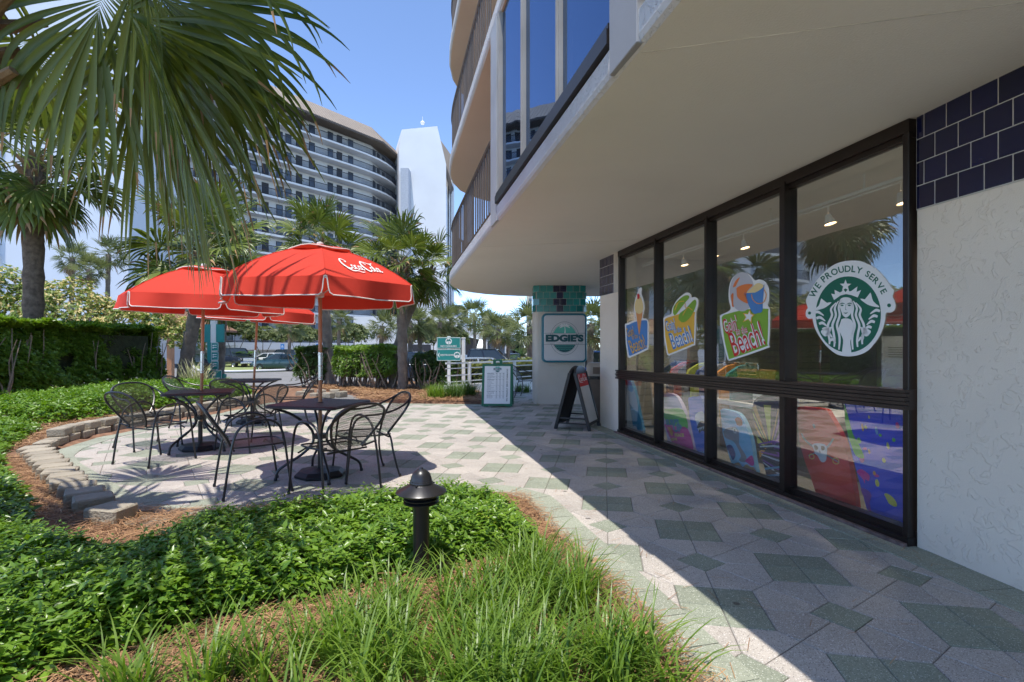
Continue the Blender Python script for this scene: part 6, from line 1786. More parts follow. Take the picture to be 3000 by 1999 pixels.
def make_car(name, label, kind, col, loc, dirv, cat='car', metal=.2, s=1.0):
    c = CAR[kind]; t = thing(name, label, cat, loc, math.atan2(dirv[1], dirv[0]), 'vehicles parked in the lot'); t.scale = (s, s, s)
    pm = mat(name + '_paint', col, rough=.25, metal=metal, var=.03, coat=.6)
    mb = MB(); mb.loft([ring_sec(*b) for b in c['body']], True, cap=True); bd = mb.build('body', pm, t, smooth=True)
    z0, z1 = c['zg']; a0, a1, aw = c['g0']; b0, b1, bw = c['g1']; r = .1
    def rg(x0, x1, w, z): return [(x0 + r, -w, z), (x1 - r, -w, z), (x1, -w + r, z), (x1, w - r, z), (x1 - r, w, z), (x0 + r, w, z), (x0, w - r, z), (x0, -w + r, z)]
    mb = MB(); mb.loft([rg(a0, a1, aw, z0), rg(b0, b1, bw, z1 - .05)], True); mb.build('windows', M['car_glass'], t)
    mb = MB(); mb.loft([rg(b0 - .02, b1 + .03, bw + .015, z1 - .07), rg(b0 - .01, b1 + .02, bw + .01, z1 - .02), rg(b0 + .15, b1 - .15, bw - .15, z1)], True, cap=True); mb.build('roof', pm, t, smooth=True)
    for sy in (-1, 1):
        for f in (0, .47, 1):
            xa = a0 + .05 + (a1 - a0 - .1) * f; xb = b0 + .03 + (b1 - b0 - .06) * f
            mb = MB(); mb.obox((xa, sy * (aw + .005), z0), (xb, sy * (bw + .012), z1 - .05), .09 if f != .47 else .07, .03, up=(0, 1, 0)); mb.build('pillar', pm, t)
        mb = MB(); mb.box((a1 - .25, sy * (aw + .14), z0 + .08), (.12, .16, .13), bev=.03); mb.build('mirror', pm, t)
        mb = MB(); mb.box((c['body'][-2][0] - .02, sy * .62, c['body'][-2][2] - .14), (.16, .30, .14), bev=.03); mb.build('headlight', M['lamp_clear'], t)
        mb = MB(); mb.box((c['body'][1][0] + .02, sy * .66, c['body'][1][2] - .18), (.14, .30, .18), bev=.03); mb.build('taillight', M['lamp_red'], t)
        for xw in c['wheels'][:2]:
            R_ = c['wheels'][2]; mb = MB()
            prof = [(R_ * .62, -.10), (R_ * .95, -.11), (R_, -.07), (R_, .07), (R_ * .95, .11), (R_ * .62, .10)]
            yy = sy * (c['body'][2][3] - .10)
            mb.loft([[(xw + math.cos(2 * math.pi * j / 18) * q, yy + h, R_ + math.sin(2 * math.pi * j / 18) * q) for j in range(18)] for q, h in prof], True); w_ = mb.build('wheel', M['rubber'], t, smooth=True)
            mb = MB()
            mb.loft([[(xw + math.cos(2 * math.pi * j / 18) * q, yy + sy * h, R_ + math.sin(2 * math.pi * j / 18) * q) for j in range(18)] for q, h in ((R_ * .64, .09), (R_ * .6, .06), (R_ * .2, .085), (.01, .09))], True); mb.build('rim', M['rim'], w_, smooth=True)
    if kind == 'pickup':
        mb = MB(); mb.box((2.86, 0, .82), (.08, 1.2, .32), bev=.02); mb.build('grille', M['chrome'], t)
        mb = MB(); mb.box((2.92, 0, .55), (.14, 1.75, .20), bev=.04); mb.build('bumper', M['chrome'], t)
    else:
        mb = MB(); mb.box((c['body'][-1][0], 0, .45), (.12, 1.5, .16), bev=.04); mb.build('bumper', pm, t)
    mb = MB(); mb.box((c['body'][0][0] + .0, 0, .62), (.05, .5, .15)); mb.build('number_plate', M['white_flat'], t)
    return t
def carpx(name, label, kind, col, x, Y, dirv, cat='car', metal=.2, dz=0.0):
    return make_car(name, label, kind, col, ((x - 1500) / FPX * Y, Y, hgt(0, Y) + dz), dirv, cat, metal)
carpx('parked_sedan', 'dark green sedan parked beyond the grass island', 'sedan', (.012, .045, .05), 826, 44.5, (-.98, .18))
carpx('parked_coupe', 'white coupe parked behind the dark green sedan', 'sedan', (.72, .72, .72), 792, 52, (-.93, .37), metal=0)
carpx('parked_pickup', 'black pickup with chrome front behind the sago palms', 'pickup', (.012, .012, .016), 688, 50, (.80, -.60), 'pickup')
carpx('parked_suv', 'dark sport utility vehicle behind the white coupe', 'suv', (.03, .032, .038), 835, 57, (-.9, .43))
carpx('parked_wagon', 'dark blue wagon behind the clipped hedge and sign', 'suv', (.015, .025, .05), 1238, 29, (1, .05))
carpx('parked_pickup', 'big black pickup beyond the ramp railing', 'pickup', (.010, .012, .018), 1428, 30, (1, -.05), 'pickup')
carpx('parked_sedan', 'silver sedan showing its roof above the ramp railing', 'sedan', (.55, .58, .60), 1424, 25.6, (1, .1), metal=.6, dz=-.05)
carpx('parked_sedan', 'pale silver car at the edge of the tiled column', 'sedan', (.6, .62, .64), 1590, 27.5, (1, -.1), metal=.6)
carpx('parked_pickup', 'bright blue pickup between the tiled column and shop wall', 'pickup', (.05, .13, .38), 1750, 24, (-1, .05), 'pickup', dz=-.3)
carpx('parked_coupe', 'small dark car far beyond the black pickup', 'sedan', (.03, .03, .035), 1510, 48, (1, .2))
carpx('parked_suv', 'white van glimpsed behind the hedge between palm trunks', 'suv', (.7, .7, .7), 1000, 40, (.95, .3))
# golf cart
t = thing('golf_cart', 'golf cart with tan roof behind the sunlit hedge', 'golf cart', (spot(1050, 0, 36)[0], 36, -.7))
mb = MB(); mb.box((0, 0, .55), (2.0, 1.1, .5), bev=.1); mb.build('body', M['white_paint'], t)
mb = MB(); mb.box((-.1, 0, .95), (.5, 1.0, .35), bev=.06); mb.build('seat', M['black_plastic'], t)
mb = MB(); mb.box((0, 0, 1.85), (1.9, 1.2, .09), bev=.03); mb.build('roof', mat('tan_roof', (.62, .50, .30), rough=.6), t)
for sx_ in (-.8, .8):
    for sy in (-.5, .5):
        mb = MB(); mb.tube([(sx_, sy, .7), (sx_, sy, 1.82)], .025, 6); mb.build('post', M['black_metal'], t)
        mb = MB(); mb.tube([(sx_ * .85, sy - .06, .22), (sx_ * .85, sy + .06, .22)], .22, 12); mb.build('wheel', M['rubber'], t)
# blue parking signs
for k, (x, lab) in enumerate(((828, 'blue accessible parking sign above the dark sport utility vehicle'), (932, 'blue accessible parking sign beside the garage wall'))):
    t = thing('parking_sign', lab, 'sign', (spot(x, 0, 60)[0], 60, -.7), 0, 'blue parking signs')
    mb = MB(); mb.tube([(0, 0, 0), (0, 0, 2.3)], .035, 6); mb.build('post', M['steel'], t)
    mb = MB(); mb.box((0, -.05, 2.0), (.45, .03, .7), bev=.02); mb.build('plate', INK['blue'], t)
    mb = MB(); fn = frame_fn((0, -.068, 2.05), (1, 0, 0), (0, 0, 1)); ring2d(mb, 0, -.05, .10, .10, .03, fn); ribbon(mb, [(-.02, .15), (-.02, .0), (.08, .0)], [.04, .04, .04], fn, smooth=False); mb.build('symbol', INK['white'], t)
# small rounded trees in front of the garage
M['tree'] = leaf_mat('sea_grape_leaf', (.055, .09, .022), (.17, .20, .06), rough=.5, transl=.3, scale=.5)
for k, (x, y, Y, s, lab) in enumerate([(612, 940, 58, 1.35, 'big rounded tree behind the teal directory sign'), (688, 965, 62, 1.1, 'rounded tree above the black pickup with chrome front'), (770, 985, 66, 1.0, 'rounded tree in front of the garage lattice'),
        (880, 985, 66, 1.15, 'rounded tree between the lot palm and the umbrella pole'), (1012, 985, 60, .9, 'rounded tree with dark trunk below the balconies'), (1038, 975, 56, .75, 'small leaning tree before the low balconies'), (1270, 985, 44, 1.1, 'dense dark tree in the lot behind the sign')]):
    c = W(x, y, Y); h = c.z + .7
    blob_bush('round_tree', lab, [(0, 0, h, 1.9 * s, 1.7 * s, 1.15 * s), (1.3 * s, 0, h - .3, 1.4 * s, 1.3 * s, .9 * s), (-1.3 * s, .3, h - .25, 1.4 * s, 1.2 * s, .95 * s)], M['tree'], 11, .30, (c.x, Y, -.7), 'tree', k=5, trunk=(0, 0, -.1), group='rounded trees by the garage', seed=40 + k)
for k, x in enumerate((500, 545, 462)):
    p = GL(x, 1070); blob_bush('round_shrub', ('low clipped round shrub by the kerb beside the curved palm', 'low clipped round shrub just right of the curved palm trunk', 'low clipped round shrub near the entrance canopy wall')[k] if k != 1 else 'low clipped round shrub behind the curved palm trunk', [(0, 0, .5, 1.0, .8, .65)], M['tree'], 40, .12, (p.x, p.y, p.z), group='round shrubs along the kerb', seed=60 + k)
# ================================================================== prints on the shop glass
def FW(s, z, k=0.0): return WP(s, z, .0055 + k)
def tracer(x0, y0, sc, k=0.0):
    """picture coordinates of a zoomed crop (y up = minus row) -> point on the glass"""
    def fn(x, y, k2=0.0):
        s, z = WINPX(x0 + x / sc, y0 - y / sc); return FW(s, z, k + k2)
    return fn
def neg(pts): return [(x, -y) for x, y in pts]
LYR = .0012
def sticker(label, build):
    t = thing('window_sticker', label, 'sticker', (0, 0, 0), 0, 'stickers on the shop windows')
    build(t)
    return t
def layer(t, name, polys, m, fn, k):
    mb = MB()
    for p in polys: fill2d(mb, smooth2d(neg(p), 4), lambda x, y: fn(x, y, k * LYR), None)
    mb.build(name, m, t)
def words(t, fn, col, items, outline=True):
    for nm, m, b, k in ((('outline', INK['white'], .05, 5),) if outline else ()) + (('lettering', col, .0, 6),):
        mb = MB()
        for body, cx, cy, w, h, rot, sh in items: put_text(mb, body, lambda x, y: fn(x, y, k * LYR), cx, -cy, width=w, height=h, rot=R(rot), shear=sh, bold=b)
        mb.build(nm, m, t)
f1 = tracer(1780, 680, 2.6133)
def s1(t):
    layer(t, 'backing', [[(135, 715), (150, 700), (205, 677), (222, 668), (205, 590), (208, 550), (215, 510), (232, 465), (238, 440), (255, 427), (266, 437), (262, 470), (275, 510), (285, 560), (283, 600), (274, 640), (272, 660), (300, 666), (315, 690), (318, 760), (315, 890), (298, 906), (190, 955), (165, 962), (155, 940), (140, 830)]], INK['white'], f1, 0)
    layer(t, 'panel', [[(146, 725), (160, 712), (225, 685), (295, 676), (307, 695), (308, 760), (306, 880), (290, 896), (188, 944), (170, 946), (163, 920), (149, 820)]], INK['blue'], f1, 1)
    layer(t, 'cone', [[(221, 612), (246, 625), (272, 606), (262, 680), (249, 778), (242, 775), (232, 700)]], INK['cone'], f1, 2)
    layer(t, 'scoop', [[(215, 600), (212, 560), (222, 522), (236, 500), (254, 498), (270, 530), (278, 572), (270, 612), (246, 628), (222, 615)]], INK['cream'], f1, 3)
    layer(t, 'cherry', [[(231, 480), (240, 472), (249, 482), (249, 505), (240, 515), (231, 505)]], INK['red'], f1, 4)
    words(t, f1, INK['yellow'], [("Goin'", 180, 762, 62, 70, 22, .25), ('to the', 213, 800, 46, 36, 18, .25), ('Beach!', 234, 858, 130, 105, 24, .25)], False)
sticker('blue beach sticker with an ice cream cone on the shop window', s1)
def s2(t):
    layer(t, 'backing', [[(430, 662), (488, 628), (500, 580), (535, 520), (590, 472), (620, 465), (640, 482), (645, 502), (670, 498), (693, 515), (697, 550), (682, 610), (680, 650), (674, 850), (655, 872), (490, 940), (468, 942), (455, 920), (430, 760)]], INK['white'], f1, 0)
    layer(t, 'panel', [[(440, 672), (500, 645), (580, 622), (668, 612), (670, 650), (664, 845), (650, 860), (488, 928), (470, 928), (462, 900), (440, 760)]], INK['yellow'], f1, 1)
    layer(t, 'sandal', [[(505, 620), (512, 570), (545, 525), (590, 490), (622, 486), (628, 505), (600, 540), (560, 590), (530, 630), (512, 638)], [(548, 670), (556, 625), (600, 590), (640, 545), (672, 518), (684, 540), (672, 590), (640, 650), (600, 688), (562, 690)]], INK['lime'], f1, 2)
    mb = MB()
    for p in ([(520, -600), (548, -540), (590, -530)], [(548, -540), (525, -560)], [(580, -640), (618, -580), (655, -600)], [(600, -545), (600, -575), (618, -582)]): ribbon(mb, p, [6] * len(p), lambda x, y: f1(x, y, 3 * LYR), None)
    mb.build('strap', INK['yellow'], t)
    words(t, f1, INK['blue'], [("Goin'", 490, 712, 80, 88, 18, .25), ('to the', 541, 748, 60, 46, 14, .25), ('Beach!', 568, 808, 180, 130, 22, .25)])
sticker('yellow beach sticker with green flip flops on the shop window', s2)
def s3(t):
    layer(t, 'backing', [[(865, 640), (930, 607), (946, 580), (932, 520), (932, 440), (950, 370), (990, 325), (1040, 310), (1090, 325), (1130, 368), (1170, 364), (1215, 385), (1240, 440), (1240, 520), (1230, 565), (1246, 592), (1248, 700), (1240, 860), (1225, 890), (960, 980), (930, 982), (915, 955), (880, 800), (862, 680)]], INK['white'], f1, 0)
    layer(t, 'panel', [[(877, 658), (940, 622), (1080, 592), (1225, 588), (1234, 610), (1234, 720), (1228, 855), (1215, 878), (955, 968), (935, 966), (925, 940), (892, 795)]], INK['lime'], f1, 1)
    layer(t, 'ball', [[(1035 + 95 * math.cos(a), 458 + 150 * math.sin(a)) for a in np.linspace(0, 6.0, 18)]], INK['bgrey'], f1, 2)
    layer(t, 'ball_stripe', [[(992, 432), (1050, 402), (1118, 404), (1075, 455), (1070, 500), (1082, 548), (1020, 520), (992, 480)], [(964, 425), (985, 375), (1018, 348), (1000, 390), (980, 425)], [(950, 490), (970, 470), (968, 540), (972, 575), (955, 560)]], INK['orange'], f1, 3)
    layer(t, 'sand', [[(1072, 468), (1100, 440), (1140, 400), (1170, 392), (1202, 412), (1180, 440), (1120, 470)]], INK['cream'], f1, 4)
    layer(t, 'bucket', [[(1052, 478), (1060, 465), (1120, 462), (1200, 408), (1206, 415), (1196, 520), (1190, 606), (1160, 620), (1122, 622), (1085, 560)]], INK['blue'], f1, 3)
    mb = MB(); ribbon(mb, [(1110, -478), (1122, -520), (1160, -548), (1205, -535), (1222, -480), (1205, -440)], [7] * 6, lambda x, y: f1(x, y, 5 * LYR), None); mb.build('handle', INK['cone'], t)
    star = [(1098, 588), (1108, 625), (1136, 632), (1114, 655), (1110, 702), (1086, 672), (1042, 692), (1064, 655), (1044, 620), (1082, 626)]
    mb = MB(); fill2d(mb, neg(star), lambda x, y: f1(x, y, 5 * LYR), None); mb.build('starfish', INK['yellow'], t)
    mb = MB(); fill2d(mb, neg([(1088 + (x - 1088) * .72, 648 + (y - 648) * .72) for x, y in star]), lambda x, y: f1(x, y, 6 * LYR), None); mb.build('starfish_top', INK['white'], t)
    words(t, f1, INK['red'], [("Goin'", 950, 708, 118, 120, 18, .25), ('to the', 1032, 754, 92, 66, 14, .25), ('Beach!', 1072, 818, 275, 190, 22, .25)])
sticker('green beach sticker with beach ball, bucket and starfish', s3)
# round coffee emblem
f2 = tracer(2300, 700, 2.85)
def s4(t):
    layer(t, 'backing', [[(180, 530), (183, 500), (215, 438), (260, 360), (320, 290), (400, 225), (470, 195), (545, 183), (620, 185), (680, 205), (740, 235), (800, 285), (850, 345), (890, 405), (915, 432), (903, 480), (918, 515), (928, 555), (920, 592), (890, 615), (848, 620), (840, 680), (815, 770), (770, 850), (700, 930), (620, 970), (530, 982), (440, 965), (360, 905), (300, 830), (255, 750), (238, 690), (232, 667), (200, 667), (177, 640), (180, 600), (197, 570)]], INK['white'], f2, 0)
    e = lambda cx, cy, rx, ry, n=40: [(cx + rx * math.cos(2 * math.pi * i / n), -(cy + ry * math.sin(2 * math.pi * i / n))) for i in range(n)]
    mb = MB(); fill2d(mb, e(534, 632, 273, 318, 56), lambda x, y: f2(x, y, LYR)); mb.build('green_disc', INK['green'], t)
    mb = MB()
    for cx, cy, r_ in ((210, 620, 13), (875, 556, 16)): fill2d(mb, e(cx, cy, r_, r_, 14), lambda x, y: f2(x, y, LYR))
    mb.build('dot', INK['green'], t)
    mb = MB(); txt = 'WE PROUDLY SERVE'; wd = [text2d(c, .02)[2] + .13 if c != ' ' else .38 for c in txt]; tot = sum(wd); acc = 0
    for c, w in zip(txt, wd):
        a = R(160 - 134 * (acc + w / 2) / tot); acc += w
        if c == ' ': continue
        x, y = 540 + 332 * math.cos(a), -(622 - 372 * math.sin(a))
        put_text(mb, c, lambda x, y: f2(x, y, LYR), x, y, height=54, bold=.02, rot=a - math.pi / 2)
    mb.build('lettering', INK['green'], t)
    w = MB(); F2 = lambda x, y: f2(x, y, 2 * LYR)
    fill2d(w, [(512 + (50 if i % 2 == 0 else 21) * math.sin(math.pi * i / 5), -(392 - (52 if i % 2 == 0 else 22) * math.cos(math.pi * i / 5))) for i in range(10)], F2)
    fill2d(w, neg([(392, 458), (424, 464), (420, 426), (464, 448), (478, 442), (496, 424), (512, 446), (530, 424), (546, 440), (560, 436), (612, 398), (604, 444), (642, 428), (614, 490), (560, 470), (515, 462), (470, 474), (416, 512)]), F2)
    for sg in (-1, 1):
        X = lambda d: 515 + sg * d
        for k, d in enumerate((60, 92, 124)):
            ribbon(w, [(X(42 + 20 * k), -(505 + 14 * k)), (X(d), -(570 + 8 * k)), (X(d - 8), -640), (X(d + 14 + 6 * k), -720), (X(d - 2 + 12 * k), -790), (X(d - 8 + 10 * k), -850), (X(d - 2 + 8 * k), -925 + 22 * k)], [8, 17, 19, 20, 20, 18, 13], F2)
        fill2d(w, smooth2d(neg([(X(205), 448 + 50 * (sg < 0)), (X(228), 520 + 40 * (sg < 0)), (X(282), 570 + 30 * (sg < 0)), (X(215), 562 + 28 * (sg < 0)), (X(165), 540 + 30 * (sg < 0)), (X(120), 500 + 30 * (sg < 0)), (X(180), 505 + 30 * (sg < 0))]), 3), F2)
        for k in range(6):
            x = 285 - 18 * k - 3 * k * k * .6; y = 605 + 46 * k + 14 * (sg < 0)
            if sg < 0: x -= 18
            ribbon(w, [(X(x), -y), (X(x - 34 + 2 * k), -(y - 8)), (X(x - 82 + 7 * k), -(y + 22))], [20, 23, 8], F2)
        fill2d(w, smooth2d(neg([(X(120), 735), (X(205), 765), (X(195), 800), (X(165), 815), (X(122), 775)]), 3), F2)
    fill2d(w, smooth2d(neg([(478, 672), (552, 672), (585, 735), (572, 800), (552, 860), (560, 950), (530, 960), (485, 955), (492, 850), (470, 790), (452, 735)]), 4), F2)
    fill2d(w, smooth2d(neg([(460, 560), (468, 505), (515, 488), (562, 505), (572, 565), (555, 625), (515, 658), (478, 622)]), 4), F2)
    w.build('figure', INK['white'], t)
    g = MB(); F3 = lambda x, y: f2(x, y, 3 * LYR)
    for cx in (485, 545):
        ribbon(g, [(cx - 22, -548), (cx, -538), (cx + 22, -544)], [3, 8, 3], F3); fill2d(g, e(cx, 556, 13, 6, 12), F3)
    ribbon(g, [(517, -545), (512, -585), (520, -594)], [2, 3, 6], F3); ribbon(g, [(498, -616), (515, -622), (532, -614)], [2, 9, 2], F3)
    g.build('face_lines', INK['green'], t)
sticker('round white and green coffee emblem lettered WE PROUDLY SERVE', s4)

# ================================================================== bodyboards behind the glass
def board(name, label, outline, x0, y0, sc, col, decor=None, th=.045, dz=0.0):
    t = thing(name, label, 'bodyboard', (0, 0, 0), 0, 'boards leaning inside the shop window')
    def fb(x, y, k=0.0):
        s, z = WINPX(x0 + x / sc, y0 - y / sc, -.13); z = max(z, .032)
        return WP(s, z, -.06 - .16 * max(0, 1 - z / .95) + k)
    o = smooth2d(neg(outline), 3)
    mb = MB(); A = [fb(x, y) for x, y in o]; B_ = [p - nW * th for p in A]
    n = len(A); mb.loft([A, B_], True); bm_ = mb.build('edge', mat(name + '_edge', tuple(c * .75 for c in col), rough=.5), t)
    mb = MB(); fill2d(mb, o, fb); fill2d(mb, o, lambda x, y: fb(x, y, -th)); dk = mb.build('deck', mat(name + '_deck', col, rough=.4, var=.1, scale=4), t)
    if decor: decor(t, fb, dk)
    return t
def area(t, fb, polys, m, k=1, nm='print', sm=True):
    mb = MB()
    for p in polys: fill2d(mb, smooth2d(neg(p), 3) if sm else neg(p), lambda x, y: fb(x, y, k * .0015))
    mb.build(nm, m, t)
A1 = (1800, 1080, 3.7333)
col_ = lambda n, c: flat('board_' + n, c, .45)
cW, cS, cN, cPk, cGr, cSk, cSand, cYl, cOr, cPu, cBk, cRd, cGy = [col_(n, c) for n, c in (('white', (.7, .72, .75)), ('sea', (.05, .28, .42)), ('navy', (.015, .05, .25)), ('pink', (.80, .03, .34)), ('green', (.16, .62, .07)), ('sky', (.20, .45, .65)), ('sand', (.55, .38, .16)), ('yellow', (.85, .75, .12)), ('orange', (.85, .38, .07)), ('purple', (.30, .08, .42)), ('black', (.01, .01, .012)), ('red', (.5, .03, .02)), ('grey', (.28, .30, .34)))]
def d1(t, fb, dk):
    area(t, fb, [[(97, 470), (245, 490), (246, 735), (97, 685)]], cS, 1); area(t, fb, [[(97, 200), (140, 220), (200, 260), (235, 230), (240, 470), (150, 400), (97, 410)]], cW, 1); area(t, fb, [[(97, 470), (140, 365), (200, 470)]], cS, 2)
    area(t, fb, [[(120, 650), (180, 630), (200, 670), (160, 668)]], cW, 3)
board('surfboard', 'sky blue board printed with clouds and sea behind the glass', [(97, 60), (165, 60), (205, 120), (232, 260), (245, 480), (248, 742), (97, 690)], *A1, (.16, .50, .80), d1)
def d2(t, fb, dk):
    area(t, fb, [[(503, 452), (600, 440), (752, 450), (775, 655), (650, 635), (512, 612)]], cGr, 1); area(t, fb, [[(512, 615), (650, 638), (776, 665), (798, 925), (660, 878), (545, 850)]], cPk, 2)
    mb = MB(); F_ = lambda x, y: fb(x, y, .0045); put_text(mb, "SURF'S", F_, 612, -588, width=150, height=70, bold=.06); put_text(mb, 'UP', F_, 660, -655, width=100, height=85, bold=.06); mb.build('lettering', cS, t)
    mb = MB(); put_text(mb, 'PEACE', F_, 668, -730, width=105, height=36, bold=.05); put_text(mb, 'LOVE', F_, 600, -775, width=70, height=30, bold=.05); mb.build('lettering', cYl, t)
    area(t, fb, [[(545, 650), (580, 645), (600, 700), (585, 740), (560, 710)]], cOr, 3)
board('bodyboard', 'green and magenta bodyboard with surf lettering', [(512, 300), (560, 270), (640, 272), (700, 310), (750, 430), (776, 620), (800, 930), (700, 898), (540, 850), (515, 640), (503, 480)], *A1, (.66, .55, .78), d2)
def d3(t, fb, dk):
    area(t, fb, [[(870, 540), (900, 490), (960, 470), (982, 500), (982, 640), (930, 640), (880, 660)]], cW, 1); area(t, fb, [[(880, 650), (925, 580), (982, 590), (982, 700), (930, 680), (890, 720)]], cBk, 2)
    for k in range(5): area(t, fb, [[(885 + k * 20, 655 - k * 6), (905 + k * 20, 650 - k * 6), (895 + k * 20, 690 - k * 6)]], cW, 3, sm=False)
    area(t, fb, [[(850, 910), (922, 910), (922, 940), (850, 935)]], cSk, 2)
board('bodyboard', 'blue bodyboard printed with an open shark mouth', [(825, 340), (860, 312), (930, 308), (985, 330), (986, 700), (985, 1000), (850, 962), (820, 700), (812, 480)], *A1, (.07, .18, .75), d3)
def d4(t, fb, dk):
    area(t, fb, [[(1322, 560), (1350, 535), (1395, 550), (1400, 610), (1365, 628), (1325, 610)]], cRd, 1); area(t, fb, [[(1168, 690), (1230, 650), (1310, 640), (1345, 680), (1340, 760), (1330, 830), (1360, 900), (1390, 970), (1370, 1030), (1300, 1010), (1330, 960), (1310, 880), (1270, 800), (1200, 770), (1168, 730)]], cGy, 2)
    area(t, fb, [[(1285, 660), (1305, 645), (1325, 665), (1320, 705), (1298, 712), (1283, 690)]], cW, 3); area(t, fb, [[(1295, 668), (1310, 665), (1312, 690), (1298, 692)]], cBk, 4)
    area(t, fb, [[(1220, 1060), (1290, 1030), (1330, 1080), (1380, 1050), (1420, 1080), (1462, 1090), (1464, 1175), (1230, 1098)]], cSand, 2); area(t, fb, [[(1370, 1020), (1420, 970), (1462, 960), (1464, 1060), (1410, 1060)]], cPk, 3); area(t, fb, [[(1180, 860), (1240, 840), (1270, 940), (1240, 1000), (1215, 985)]], cN, 1)
board('bodyboard', 'light blue bodyboard with a grey cartoon sea creature', [(1172, 455), (1250, 452), (1345, 478), (1400, 530), (1440, 650), (1466, 800), (1466, 1000), (1465, 1180), (1340, 1138), (1225, 1098), (1180, 870), (1155, 640)], *A1, (.26, .60, .88), d4)
A2 = (2080, 1150, 3.3359)
def d5(t, fb, dk):
    c1 = (560, 540)
    for k in range(11):
        a0, a1 = R(195 - k * 21), R(195 - k * 21 - 10)
        P_ = lambda a, r_: (min(max(c1[0] + r_ * math.cos(a), 440), 702), min(max(c1[1] - r_ * math.sin(a), 70), 900))
        area(t, fb, [[P_(a0, 40), P_(a0, 420), P_(a1, 420), P_(a1, 40)]], cYl if k < 7 and k % 2 else (cOr if k < 7 else cPu), 1, sm=False)
    for k in range(9):
        y = 500 + k * 26; area(t, fb, [[(458 + 2 * k, y), (600, 470 + k * 45), (702, 480 + k * 50), (702, 500 + k * 50), (600, 490 + k * 45), (458 + 2 * k, y + 12)]], (cPu, cW, cBk)[k % 3], 2, sm=False)
    for k in range(5): area(t, fb, [[(478 + 4 * k, 740 + k * 34), (702, 715 + k * 40), (702, 735 + k * 40), (480 + 4 * k, 760 + k * 34)]], (cSk, cBk)[k % 2], 3, sm=False)
board('bodyboard', 'yellow to purple bodyboard with radiating black stripes', [(440, 150), (480, 72), (560, 25), (640, 20), (705, 60), (706, 500), (706, 935), (600, 905), (500, 878), (470, 720), (438, 420), (430, 250)], *A2, (.06, .045, .06), d5)
def d6(t, fb, dk):
    area(t, fb, [[(992, 520), (1020, 500), (1080, 500), (1125, 515), (1137, 560), (1125, 610), (1112, 660), (1085, 685), (1055, 675), (1030, 620), (1000, 590)]], cW, 2)
    area(t, fb, [[(1010, 520), (1040, 520), (1048, 550), (1025, 565), (1008, 545)], [(1080, 525), (1115, 530), (1112, 560), (1088, 568), (1076, 548)], [(1058, 565), (1068, 590), (1052, 590)]], cBk, 3)
    mb = MB()
    for p in ([(900, -400), (960, -500), (1240, -690)], [(1215, -450), (1130, -540), (935, -620)]): ribbon(mb, p, [14, 22, 10], lambda x, y: fb(x, y, .0015))
    mb.build('sword', cGy, t)
    mb = MB(); ring2d(mb, 970, -628, 24, 24, 7, lambda x, y: fb(x, y, .003)); ring2d(mb, 1208, -672, 30, 30, 7, lambda x, y: fb(x, y, .003)); mb.build('hilt', cYl, t)
    area(t, fb, [[(1022, 320), (1038, 305), (1052, 325), (1045, 348), (1028, 345)]], cGy, 2)
board('bodyboard', 'red bodyboard printed with a skull and crossed swords', [(880, 190), (905, 142), (1000, 142), (1165, 162), (1205, 215), (1285, 400), (1325, 600), (1342, 900), (1342, 1140), (1310, 1172), (1180, 1112), (985, 1040), (925, 820), (885, 640), (862, 400)], *A2, (.84, .05, .035), d6)
def d7(t, fb, dk):
    r_ = random.Random(4)
    for k in range(26):
        x, y = r_.uniform(1440, 1940), r_.uniform(230, 1280)
        if y > 700 + (x - 1380) * 1.3: continue
        a, b = r_.uniform(8, 26), r_.uniform(12, 42); area(t, fb, [[(x + a * math.cos(q), y + b * math.sin(q)) for q in np.linspace(0, 5.4, 7)]], (cYl, cPk, cGr, cOr, cSk)[k % 5], 2)
    area(t, fb, [[(1650, 1000), (1690, 995), (1750, 1050), (1765, 1110), (1730, 1120), (1665, 1070)]], cYl, 3); area(t, fb, [[(1405, 780), (1450, 750), (1500, 780), (1530, 820), (1510, 870), (1480, 850), (1470, 895), (1450, 830)]], cPk, 3)
    area(t, fb, [[(1375, 110), (1395, 200), (1420, 400), (1470, 520), (1500, 640), (1420, 620), (1385, 500), (1365, 380), (1362, 200)]], cGr, 3); area(t, fb, [[(1978, 1080), (1900, 1160), (1850, 1240), (1880, 1330), (1978, 1395)]], cGr, 3); area(t, fb, [[(1420, 950), (1490, 960), (1520, 1010), (1490, 1090), (1500, 1200), (1460, 1150)]], cPu, 3)
board('bodyboard', 'large deep blue bodyboard with rainbow paint blobs', [(1376, 105), (1500, 110), (1890, 165), (1980, 190), (1982, 800), (1982, 1402), (1700, 1312), (1480, 1222), (1425, 960), (1390, 700), (1360, 400), (1360, 200)], *A2, (.05, .085, .74), d7)

# ================================================================== inside the shop
t = thing('display_counter', 'white slatted display counter behind the middle shop windows', 'counter')
mb = MB(); mb.prism([WP(1.3, .62, -.55), WP(3.4, .62, -.55), WP(3.4, .62, -1.1), WP(1.3, .62, -1.1)], (0, 0, .05)); mb.build('counter_top', M['white_paint'], t)
mb = MB(); mb.prism([WP(1.4, .03, -.75), WP(3.3, .03, -.75), WP(3.3, .03, -1.05), WP(1.4, .03, -1.05)], (0, 0, .59)); mb.build('body', mat('counter_wood', (.12, .08, .05)), t)
for k in range(4):
    mb = MB(); mb.prism([WP(2.25 + .0, .67 + k * .045, -.60), WP(2.95, .67 + k * .045, -.60), WP(2.95, .67 + k * .045, -.95), WP(2.25, .67 + k * .045, -.95)], (0, 0, .03)); mb.build('shelf_board', M['white_paint'], t)
s_, z_ = WINPX(2215, 1086, -.75)
t = thing('wicker_basket', 'tan wicker basket on the white display shelves in the window', 'basket', WP(s_, .852, -.75), RW)
mb = MB(); wk = mat('wicker', (.36, .22, .08), rough=.8, var=.4, scale=60, bump=1, bscale=90)
